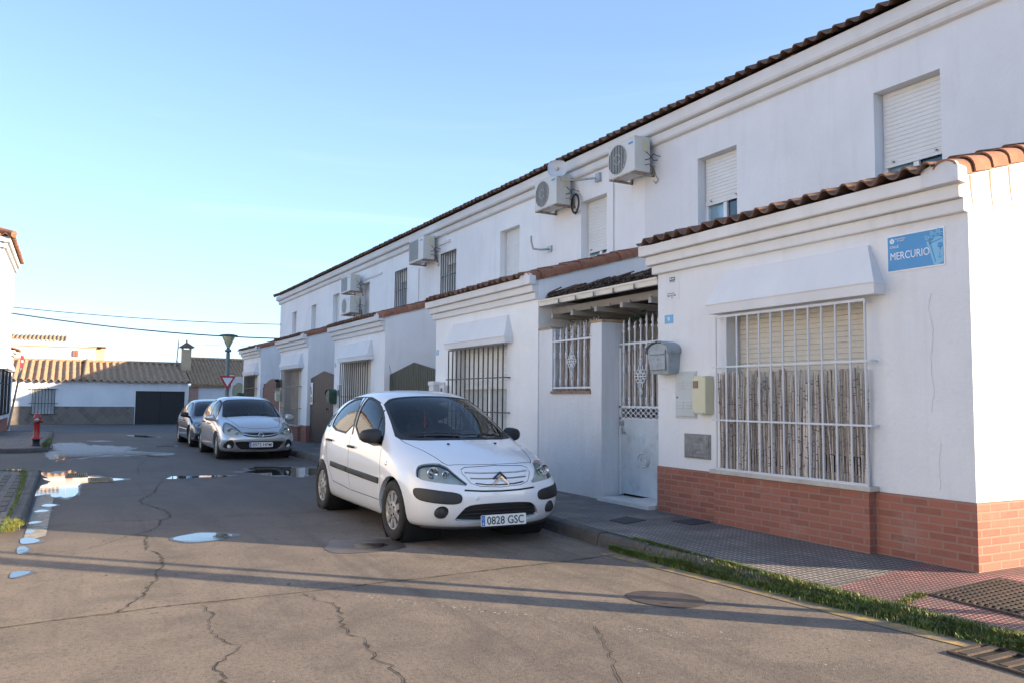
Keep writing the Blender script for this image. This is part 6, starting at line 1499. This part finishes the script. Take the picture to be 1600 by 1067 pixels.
    # lining inside the cabin
    fl=[f for f in car.faces(lambda c:c not in hole) if f.calc_center_median().x>A['cowl']-.05 and f.calc_center_median().z>.45]
    car.extract(fl,off=-.028).build('cabin_lining',M['cabin'],root)
    mb=MB(); mb.box((A['cowl']-.1,-.74,.30),(A['rear_x'],.74,.33)); 
    mb.build('floor',M['cabin'],root)
    mb=MB(); x0=A['cowl']-.04; zd=A['dash']
    n=12; vs=[];
    for i in range(n+1):
        y=-.72+1.44*i/n; bulge=.03*math.exp(-((y-A['wheel_side']*.36)/.17)**2)
        vs+=[(x0-.10,y,zd-.06),(x0+.10,y,zd+.0),(x0+.35,y,zd+.01+bulge),(x0+.50,y,zd-.03+bulge),(x0+.55,y,zd-.30),(x0+.4,y,.3)]
    mb.add(vs,[(6*i+j,6*i+j+1,6*i+7+j,6*i+6+j) for i in range(n) for j in range(5)],0,True); mb.build('dashboard',M['cabin'],root)
    sx_=x0+1.02
    for y in (-.35,.35): seat(root,sx_,y,A.get('seatz',.40))
    mb=MB(); mb.bbox_bev((sx_+.95,-.60,.42),(sx_+1.12,.60,.98),.05); mb.bbox_bev((sx_+.55,-.60,.42),(sx_+1.0,.60,.58),.05)
    for y in (-.36,.36): mb.bbox_bev((sx_+1.02,y-.13,.98),(sx_+1.11,y+.13,1.10),.035)
    mb.build('rear_bench',M['cabin'],root)
    mb=MB(); cw=Vector((x0+.66,A['wheel_side']*.35,zd-.06)); T=Matrix.Translation(cw)@Matrix.Rotation(R(64),4,'Y')
    mb.tube([T@Vector((.18*math.cos(a*math.pi/14),.18*math.sin(a*math.pi/14),0)) for a in range(29)],.014,8,caps=False); mb.tube([T@Vector((0,-.17,0)),T@Vector((0,.17,0))],.016,6); mb.tube([T@Vector((0,0,0)),T@Vector((.17,0,0))],.014,6); mb.lathe([(0,.02),(.05,.015),(.06,-.02)],14,M=T); mb.build('steering_wheel',M['trim_black'],root)
    # interior mirror
    h,n_=on(car,A['mirx'],0,'top'); mb=MB(); mb.bbox_bev((h.x+.10,-.11,h.z-.155),(h.x+.135,.11,h.z-.095),.012); mb.tube([(h.x+.05,0,h.z-.02),(h.x+.11,0,h.z-.11)],.010,6); mb.build('inner_mirror',M['trim_black'],root)
    # wheels, wells
    for x in (fx,rx):
        for s in (1,-1):
            wheel(root,x,s*wy,wr,A['rw'],s,A['rim'],steer=A.get('steer',0) if x==fx else 0)
            mb=MB(); T=Matrix.Translation((x,s*.40,wr))@Matrix.Rotation(R(-90)*s,4,'X'); mb.lathe([(0,0),(ar+.005,0),(ar+.005,.36),(ar+.0,.40)],28,M=T); mb.build('wheel_arch_liner',M['wheelwell'],root)
    mb=MB(); mb.box((fx-.35,-.40,.16),(rx+.4,.40,.30)); mb.box((fx-.1,-.62,wr-.03),(fx+.1,.62,wr+.02)); mb.box((rx-.1,-.62,wr-.03),(rx+.1,.62,wr+.02)); mb.build('underbody',M['wheelwell'],root)
    # door mirrors
    for s in (1,-1):
        mx,mz,my=A['mirror']; mm=A.get('mirrormat',M['trim_black'])
        mb=MB(); bm2=bmesh.new(); bmesh.ops.create_icosphere(bm2,subdivisions=3,radius=1)
        for v in bm2.verts:
            q=v.co.copy(); l=(abs(q.x)**3+abs(q.y)**3+abs(q.z)**3)**(1/3); q/=l
            v.co=Vector((mx+q.x*.07*(1 if q.x<0 else .35)+.02*q.y*s*1.0,s*(my+.105)+q.y*.115,mz+.035+q.z*.078*(1-.15*q.y*s)))
        mb.bm(bm2,0,True); mb.tube([(mx+.04,s*(my-.05),mz-.045),(mx+.02,s*(my+.05),mz-.0)],[.035,.03],8); dm=mb.build('door_mirror',mm,root)
        mb=MB(); F=Matrix.Translation((mx+.028,s*(my+.108),mz+.035))@Matrix.Rotation(R(90),4,'Y'); mb.prism([(b_,a_) for a_,b_ in rr(.19,.12,.03)],0,.002,M=F); mb.build('mirror_glass',M['chrome'],dm)
    # handles
    for (hx,hz) in A['handles']:
        for s,pr in ((1,'left'),(-1,'right')):
            h,n_=on(car,hx,hz,pr); mb=MB(); mb.tube([h+Vector((-.09,0,0))+n_*.012,h+Vector((-.06,0,.004))+n_*.030,h+Vector((.06,0,.004))+n_*.030,h+Vector((.09,0,0))+n_*.012],[.012,.015,.015,.012],8); mb.build('door_handle',A.get('handlemat',M['trim_black']),root)
    # wipers
    for (a,b_) in A['wipers']:
        P=[]
        for i in range(9):
            t=i/8; x=a[0]+(b_[0]-a[0])*t; y=a[1]+(b_[1]-a[1])*t; h,n_=on(car,x,y,'top'); P.append(h+n_*.014)
        mb=MB(); mb.tube(P,.0075,6); mb.tube([P[0]+Vector((-.02,0,-.005)),P[0],P[4]+Vector((0,0,.01))],.009,6); mb.build('wiper',M['trim_black'],root)
    if A.get('plate'):
        txt,px_,pz,rake=A['plate']; T=Matrix(((0,0,-1,px_),(-1,0,0,0),(0,1,0,pz),(0,0,0,1)))@Matrix.Rotation(rake,4,'X')@Matrix.Diagonal((A.get('platescale',1),)*3+(1,)); plate_(root,txt,T)
    A['extra'](root,car,A)
    car.bm.free(); return root
# ------------------------------------------------------------------ white hatchback
def ch(P,n=2): return chaikin(P,n)
M['paint_white']=paint('white_car_paint',(.77,.78,.80),0,.30)
gF=[(1.23,.905),(1.27,1.0),(1.45,1.15),(1.65,1.27),(1.87,1.35),(2.10,1.395),(2.24,1.40),(2.13,.985)]
gR=[(2.24,1.0),(2.36,1.40),(2.6,1.39),(2.82,1.35),(3.0,1.27),(3.10,1.16),(3.08,1.04)]
gB=[(3.16,1.05),(3.18,1.16),(3.16,1.22),(3.27,1.18),(3.40,1.08),(3.36,1.06)]
def sm(P): return chaikin(P,1)
def extra_c3(root,car,A):
    # grille bars, chevrons
    for z0,wd,m_,nm in ((.640,.088,M['chrome'],'chevron_badge'),(.676,.070,M['trim_black'],'chevron_mark')):
        P=[]
        for y in (-wd,0,wd):
            h,n=on(car,y,z0,'front'); P.append(Vector((h.x-.016,y,z0+.040-abs(y)*.85)))
        mb=MB()
        for a,b_ in ((0,1),(1,2)):
            p,q=P[a],P[b_]; d=Vector((0,0,-.026)); o=Vector((-.012,0,0)); mb.add([p,q,q+d,p+d,p+o,q+o,q+o+d*.8,p+o+d*.8],[(0,1,2,3),(7,6,5,4),(0,4,5,1),(1,5,6,2),(2,6,7,3),(3,7,4,0)])
        mb.build(nm,m_,root)
    mb=MB()
    for z in (.27,.31,.35): P=drape(car,[(-.42,z),(0,z),(.42,z)],'front',off=-.03,seg=8); mb.tube(P,.007,5)
    mb.build('intake_mesh',M['trim_black'],root)
    mb=MB(); 
    P=drape(car,[(-.70,.205),(-.4,.19),(0,.185),(.4,.19),(.70,.205)],'front',off=.004,seg=6); mb.tube(P,.018,6); mb.build('bumper_lip',M['trim_black'],root)
    h,n=on(car,.26,.475,'front'); mb=MB(); mb.lathe([(0,.001),(.022,.001),(.024,-.002)],18,M=Matrix.Translation(h+n*.001)@n.to_track_quat('Z','Y').to_matrix().to_4x4()); mb.build('tow_cap',M['paint_white'],root)
    for s in (1,-1):
        h,n=on(car,.59*s,.347,'front'); T=Matrix.Translation(h+Vector((-.0,0,0)))@Matrix.Rotation(R(-90),4,'Y')
        mb=MB(); mb.lathe([(0,.004),(.048,.004),(.055,-.004),(.056,-.03)],20,M=T); mb.build('fog_blank',M['trim_black'],root)
    h,n=on(car,1.02,.63,'left')
    for s,pr in ((1,'left'),(-1,'right')):
        h,n=on(car,.965,.745,pr); mb=MB(); mb.lathe([(0,.012),(.016,.008),(.022,0)],12,M=Matrix.Translation(h)@n.to_track_quat('Z','Y').to_matrix().to_4x4()); mb.build('side_repeater',M['lens'],root)
    mb=MB(); h,n=on(car,3.0,0,'top'); h2,_=on(car,1.85,.0,'top'); h2,_=on(car,1.9,.0,'top'); mb.tube([(2.9,-.02,1.475),(3.12,-.02,1.84)],[.006,.003],6); mb.lathe([(.02,0),(.012,.03),(0,.035)],10,M=Matrix.Translation((2.9,-.02,1.468))); mb.build('roof_aerial',M['trim_black'],root)
    for y in (.265,-.28):
        h,n=on(car,.665,y,'top'); mb=MB(); mb.bbox_bev((h.x-.015,y-.012,h.z-.002),(h.x+.012,y+.012,h.z+.014),.004); mb.build('washer_jet',M['trim_black'],root)
    # sun shade ornament hanging from mirror
    h,_=on(car,A['mirx'],0,'top'); mb=MB(); P=[(h.x+.12,.015+.004*math.sin(i*2),h.z-.15-.015*i) for i in range(16)]; mb.tube(P,.006,5)
    for i in range(0,14,2): mb.lathe([(0,-.008),(.012,0),(0,.008)],8,M=Matrix.Translation(P[i]))
    mb.build('hanging_beads',simple('red_beads',(.35,.03,.03),.4),root)
    # roof gutter lines
    for s in (1,-1):
        P=drape(car,[(1.78,.585*s),(2.2,.575*s),(2.8,.565*s),(3.25,.55*s)],'top',off=.001,seg=6); mb=MB(); mb.tube(P,.007,6); mb.build('roof_trim',M['trim_black'],root)
spec_white=dict(table=C3,fx=.79,rx=3.25,wr=.295,wy=.735,ar=.345,rw=.195,rim='cap',paint=M['paint_white'],cowl=.92,rear_x=3.6,dash=.935,wheel_side=-1,mirx=1.72,seatz=.40,
 glass=[sm(gF),sm(gR),sm(gB)],glass_trim=[sm(offset_poly(gF+[],.026)),sm(offset_poly(gR,.026)),sm(offset_poly(gB,.02)),line_poly([(2.19,.985),(2.31,1.42)],.05)],
 gdiv=line_poly([(1.42,.96),(1.60,1.28)],.022),
 mould=[[(1.14,.525),(2.165,.553),(2.165,.612),(1.14,.585)],[(2.19,.555),(2.83,.577),(2.83,.637),(2.19,.614)]],
 seams=[[(1.19,.88),(1.10,.62),(1.09,.36),(2.07,.365),(2.16,.60),(2.23,.97)],[(2.09,.365),(2.74,.405),(3.01,.64),(3.12,.82),(3.14,1.02)]],
 frontside=[('lamp',sm([(.325,.588),(.43,.682),(.50,.785),(.61,.788),(.70,.768),(.738,.72),(.757,.648),(.63,.62),(.47,.605)])),
            ('bumper_insert',ch([(.79,.548),(.765,.57),(.64,.553),(.43,.528),(.405,.475),(.44,.418),(.73,.443),(.785,.475)],2)),('fog',circle(.59,.347,.062,18)),
            ],
 front=[('intake',ch([(-.47,.262),(-.42,.34),(-.36,.405),(-.24,.42),(0,.423),(.24,.42),(.36,.405),(.42,.34),(.47,.262),(.32,.238),(0,.235),(-.32,.238)],1)),
        ('grille',line_poly([(-.345,.708),(-.2,.700),(0,.699),(.2,.700),(.345,.708)],.013)),('grille',line_poly([(-.308,.657),(-.15,.650),(.0,.649),(.15,.650),(.308,.657)],.013)),('grille',line_poly([(-.265,.612),(-.15,.596),(0,.591),(.15,.596),(.265,.612)],.013)),
        ('grille',line_poly([(-.385,.552),(-.2,.538),(0,.533),(.2,.538),(.385,.552)],.017)),
        ('seam',line_poly([(-.31,.612),(-.372,.70),(-.365,.735),(-.32,.752),(0,.763),(.32,.752),(.365,.735),(.372,.70),(.31,.612),(.22,.583),(0,.570),(-.22,.583),(-.31,.612)],.005))],
 top=[('windscreen',sm([(1.085,-.625),(.96,-.50),(.87,-.32),(.83,0),(.87,.32),(.96,.50),(1.085,.625),(1.34,.605),(1.55,.58),(1.735,.55),(1.695,.28),(1.68,0),(1.695,-.28),(1.735,-.55),(1.55,-.58),(1.34,-.605)])),
      ('trim',sm([(1.03,-.69),(.90,-.54),(.81,-.33),(.765,0),(.81,.33),(.90,.54),(1.03,.69),(1.30,.64),(1.55,.605),(1.77,.57),(1.725,.28),(1.71,0),(1.725,-.28),(1.77,-.57),(1.55,-.605),(1.30,-.64)])),
      ('seam',line_poly([(.99,.655),(.80,.61),(.60,.565),(.30,.495),(.245,.462)],.007)),('seam',line_poly([(.99,-.655),(.80,-.61),(.60,-.565),(.30,-.495),(.245,-.462)],.007)),('seam',line_poly([(.245,.462),(.20,.25),(.185,0),(.20,-.25),(.245,-.462)],.007))],
 bulbs=[(.62,.70,.055),(.52,.69,.035)],mirror=(1.34,.97,.755),handles=[(2.10,.845),(2.97,.88)],
 wipers=[((.90,.02),(1.02,.56)),((.93,-.50),(.88,.0))],plate=('0828 GSC',-.035,.268,R(-4)),platescale=.94,extra=extra_c3)
WHITE=build_car(spec_white,(3.705,7.078,0),-.003,'white hatchback parked nearest the camera, black door mirrors, plate 0828 GSC',scale=(1.06,.985,1.0))
# ------------------------------------------------------------------ silver hatchback
def morph(tb,f): return [[f(*p) for p in r] for r in tb]
def f_cor(x,y,z):
    X=x*4.0/3.85; Y=y*1.035; Z=z*.975
    if z>1.0: Y*=1.03; Z=z*.975-.0
    if x<.5 and z>.45: X-=.03
    return (X,Y,Z)
CO=morph(C3,f_cor)
M['paint_silver']=paint('silver_car_paint',(.52,.53,.55),.6,.2)
def logo_ring(root,car,z,r,m,off=.03,blitz=True):
    h,n=on(car,0,z,'front'); T=Matrix.Translation((h.x-off,0,z))@Matrix.Rotation(R(-90),4,'Y')
    mb=MB(); mb.tube([T@Vector((r*math.cos(a*math.pi/12),r*math.sin(a*math.pi/12),0)) for a in range(25)],r*.16,8,caps=False)
    if blitz: mb.add([T@Vector(p) for p in ((-.004,-r*1.0,0),(.010,-.01,0),(.022,-.006,.0),(.004,r*1.0,0),(-.010,.01,0),(-.022,.006,0))],[(0,1,2,3,4,5)])
    mb.build('round_badge',m,root)
def extra_corsa(root,car,A):
    mb=MB(); P=drape(car,[(-.40,.605),(-.2,.565),(0,.555),(.2,.565),(.40,.605)],'front',off=.0,seg=5); mb.tube(P,.013,6); P=drape(car,[(-.42,.625),(0,.64),(.42,.625)],'front',off=.0,seg=8); mb.tube(P,.006,6); mb.build('grille_bar',M['chrome'],root)
    logo_ring(root,car,.575,.055,M['chrome'])
    mb=MB()
    for z in (.24,.28,.40): P=drape(car,[(-.50,z),(0,z),(.50,z)],'front',off=-.03,seg=8); mb.tube(P,.006,5)
    mb.build('intake_mesh',M['trim_black'],root)
    for s in (1,-1):
        h,n=on(car,.66*s,.32,'front'); T=Matrix.Translation(h+Vector((.01,0,0)))@Matrix.Rotation(R(-90),4,'Y'); mb=MB(); mb.lathe([(0,.004),(.04,.004),(.046,-.006)],16,M=T); mb.build('fog_glass',M['headlamp_in'],root)
gF2=[(1.26,.925),(1.30,1.0),(1.50,1.16),(1.72,1.285),(1.95,1.345),(2.12,1.36),(2.13,.965)]; gR2=[(2.23,.97),(2.23,1.365),(2.5,1.355),(2.8,1.315),(2.98,1.24),(3.06,1.12),(3.04,1.01)]
spec_silver=dict(table=CO,fx=.84,rx=3.35,wr=.31,wy=.76,ar=.355,rw=.205,rim='cap',paint=M['paint_silver'],cowl=1.0,rear_x=3.7,dash=.92,wheel_side=-1,mirx=1.80,seatz=.36,
 glass=[sm(gF2),sm(gR2)],glass_trim=[sm(offset_poly(gF2,.026)),sm(offset_poly(gR2,.024))],mould=[],
 seams=[[(1.18,.88),(1.17,.60),(1.22,.235),(2.10,.235),(2.15,.60),(2.18,.96)],[(2.15,.24),(2.92,.24),(3.0,.5),(3.12,.95)]],
 frontside=[('lamp',sm([(.385,.575),(.42,.65),(.52,.76),(.64,.87),(.72,.84),(.78,.72),(.785,.63),(.68,.575),(.50,.555)])),('fog',sm([(.60,.25),(.56,.36),(.62,.50),(.76,.40),(.80,.26)]))],
 front=[('grille',ch([(-.46,.64),(-.36,.555),(-.15,.52),(.15,.52),(.36,.555),(.46,.64),(.2,.655),(-.2,.655)],1)),
        ('intake',ch([(-.54,.43),(-.56,.38),(-.44,.24),(-.3,.21),(.3,.21),(.44,.24),(.56,.38),(.54,.43),(.3,.435),(-.3,.435)],1))],
 top=[('windscreen',sm([(1.07,-.64),(1.01,-.42),(.985,0),(1.01,.42),(1.07,.64),(1.35,.615),(1.62,.58),(1.80,.545),(1.75,.27),(1.74,0),(1.75,-.27),(1.80,-.545),(1.62,-.58),(1.35,-.615)])),
      ('trim',sm([(1.03,-.70),(.96,-.44),(.93,0),(.96,.44),(1.03,.70),(1.35,.64),(1.62,.60),(1.83,.56),(1.78,.27),(1.77,0),(1.78,-.27),(1.83,-.56),(1.62,-.60),(1.35,-.64)])),
      ('seam',line_poly([(.97,.62),(.70,.57),(.40,.50),(.22,.45)],.009)),('seam',line_poly([(.97,-.62),(.70,-.57),(.40,-.50),(.22,-.45)],.009)),('seam',line_poly([(.22,.45),(.13,.2),(.12,0),(.13,-.2),(.22,-.45)],.009))],
 bulbs=[(.64,.70,.06),(.52,.63,.042)],mirror=(1.26,.92,.83),mirrormat=M['paint_silver'],handles=[(1.98,.80),(2.86,.82)],
 wipers=[((1.02,.12),(1.07,.64)),((1.02,-.48),(1.02,.05))],plate=('8973 HFM',-.085,.36,R(-2)),extra=extra_corsa)
SILVER=build_car(spec_silver,(3.885,19.2,0),R(0),'silver hatchback parked in the middle of the three cars, plate 8973 HFM',scale=(1.0,.985,.973))
# ------------------------------------------------------------------ dark saloon
def f_sal(x,y,z):
    X=x*4.6/3.85; Y=y*1.08; Z=z*.955
    return (X,Y,Z)
SA=morph(C3,f_sal)
# lower bonnet, long tail
for i,r in enumerate(SA):
    for j,(x,y,z) in enumerate(r):
        if j>=6 and i<=4: z=z*.94
        if i>=9 and j>=6: z=min(z,1.28 if i==9 else (1.02 if i==10 else .95))
        r[j]=(x,y,z)
M['paint_dark']=paint('dark_blue_grey_car_paint',(.040,.050,.068),.5,.25)
gF3=[(1.50,.90),(1.56,.98),(1.80,1.13),(2.05,1.25),(2.30,1.31),(2.48,1.325),(2.49,.93)]; gR3=[(2.60,.935),(2.60,1.33),(2.9,1.32),(3.2,1.27),(3.45,1.16),(3.60,1.02),(3.55,.98)]
def extra_sal(root,car,A):
    logo_ring(root,car,.60,.04,M['chrome'],blitz=False)
    for s in (1,-1):
        h,n=on(car,.66*s,.31,'front'); T=Matrix.Translation(h+Vector((-.004,0,0)))@Matrix.Rotation(R(-90),4,'Y'); mb=MB(); mb.lathe([(0,.006),(.055,.006),(.065,-.01)],16,M=T); mb.build('fog_glass',M['headlamp_in'],root)
spec_dark=dict(table=SA,lv=3,fx=.95,rx=3.72,wr=.325,wy=.79,ar=.365,rw=.225,rim='alloy',paint=M['paint_dark'],cowl=1.18,rear_x=4.2,dash=.90,wheel_side=-1,mirx=2.08,seatz=.34,
 glass=[sm(gF3),sm(gR3)],glass_trim=[sm(offset_poly(gF3,.026)),sm(offset_poly(gR3,.024))],mould=[[(1.45,.50),(2.5,.50),(2.5,.53),(1.45,.53)],[(2.53,.50),(3.3,.50),(3.3,.53),(2.53,.53)]],mouldmat=M['chrome'],
 seams=[[(1.42,.86),(1.40,.60),(1.44,.235),(2.48,.235),(2.52,.60),(2.55,.93)],[(2.54,.24),(3.3,.24),(3.4,.5),(3.6,.93)]],
 frontside=[('lamp',sm([(.40,.58),(.45,.64),(.60,.72),(.74,.76),(.80,.72),(.81,.64),(.68,.59)])),('fog',sm([(.58,.24),(.57,.37),(.70,.42),(.78,.36),(.76,.25)]))],
 front=[('grille',ch([(-.36,.52),(-.33,.64),(.33,.64),(.36,.52),(.3,.50),(-.3,.50)],1)),('intake',ch([(-.48,.22),(-.50,.42),(-.3,.46),(.3,.46),(.50,.42),(.48,.22)],1))],
 top=[('windscreen',sm([(1.27,-.66),(1.20,-.44),(1.17,0),(1.20,.44),(1.27,.66),(1.60,.635),(1.90,.60),(2.08,.56),(2.03,.27),(2.02,0),(2.03,-.27),(2.08,-.56),(1.90,-.60),(1.60,-.635)])),
      ('rear_screen',[(3.35,-.52),(3.35,.52),(3.85,.58),(3.85,-.58)]),
      ('trim',sm([(1.22,-.72),(1.15,-.46),(1.12,0),(1.15,.46),(1.22,.72),(1.60,.66),(1.90,.62),(2.11,.58),(2.06,.27),(2.05,0),(2.06,-.27),(2.11,-.58),(1.90,-.62),(1.60,-.66)]))],
 bulbs=[(.68,.67,.05),(.56,.63,.04)],mirror=(1.38,.93,.87),handles=[(2.35,.76),(3.25,.78)],
 wipers=[((1.22,.12),(1.26,.64))],plate=None,extra=extra_sal)
DARK=build_car(spec_dark,(3.93,24.2,0),R(0),'dark blue grey saloon parked farthest away, behind the silver hatchback',scale=(.97,.95,.93))
for r in WR: finish(r)
# ================================================================== LIGHT, SKY, CAMERA
SUN_EL=R(16.5); sdx,sdy=.725,-.689     # direction toward the sun (x,y)
sd=Vector((sdx*math.cos(SUN_EL),sdy*math.cos(SUN_EL),math.sin(SUN_EL))).normalized()
l=bpy.data.lights.new('sun','SUN'); l.energy=5.0; l.angle=R(.53); l.color=(1,.79,.53); lo=bpy.data.objects.new('sun',l); COL.objects.link(lo)
lo.rotation_euler=(-sd).to_track_quat('-Z','Y').to_euler(); lo.location=(20,-20,15)
w=bpy.data.worlds.new('World'); sc.world=w; w.use_nodes=True; nt=w.node_tree; nt.nodes.clear()
out=nt.nodes.new('ShaderNodeOutputWorld'); bg=nt.nodes.new('ShaderNodeBackground'); sky=nt.nodes.new('ShaderNodeTexSky'); sky.sky_type='NISHITA'; sky.sun_disc=False
sky.sun_elevation=SUN_EL; sky.sun_rotation=math.atan2(sdx,sdy); sky.air_density=1.0; sky.dust_density=.6; sky.ozone_density=3.0
tc=nt.nodes.new('ShaderNodeTexCoord'); sep=nt.nodes.new('ShaderNodeSeparateXYZ'); nt.links.new(tc.outputs['Generated'],sep.inputs[0])
mp=mapping(nt,tc.outputs['Generated'],(1.2,1.2,11.0)); n=noise(nt,mp,1.7,6,.62,.6)
zz=sep.outputs[2]
band=math_(nt,'MULTIPLY',ramp(nt,zz,[(.0,.75),(.10,.9),(.30,.25),(.42,0)]).outputs[0],ramp(nt,n,[(.52,0),(.78,.35)]).outputs[0])
c=mixc(nt,band,sky.outputs[0],None)
mx=c.node; mx.inputs[7].default_value=(5.5,6,6.5,1)
hz=ramp(nt,zz,[(0,.60),(.14,.38),(.40,.20),(1,.13)]).outputs[0]
c=mixc(nt,1.0,c,(.86,.935,1.07),'MULTIPLY'); c2=mixc(nt,hz,c,None); c2.node.inputs[7].default_value=(3.7,5.1,7.0,1)
nt.links.new(c2,bg.inputs[0]); bg.inputs[1].default_value=.104; nt.links.new(bg.outputs[0],out.inputs[0])
cam=bpy.data.cameras.new('camera'); co=bpy.data.objects.new('camera',cam); COL.objects.link(co)
cam.sensor_width=36; cam.lens=1291/1600*36; cam.clip_end=2000; cam.clip_start=.05
rt=Vector((0.88088514,-0.47323321,0.00957571)); dn=Vector((0.04175334,0.05753699,-0.99746988)); fw=Vector((0.47148491,0.87905621,0.07044254))
Mx=Matrix((( rt.x,-dn.x,-fw.x,0),(rt.y,-dn.y,-fw.y,0),(rt.z,-dn.z,-fw.z,1.40),(0,0,0,1))); co.matrix_world=Mx
sc.camera=co
sc.view_settings.view_transform='Standard'; sc.view_settings.look='None'; sc.view_settings.gamma=1; sc.view_settings.exposure=1.45
sc.render.engine='CYCLES'
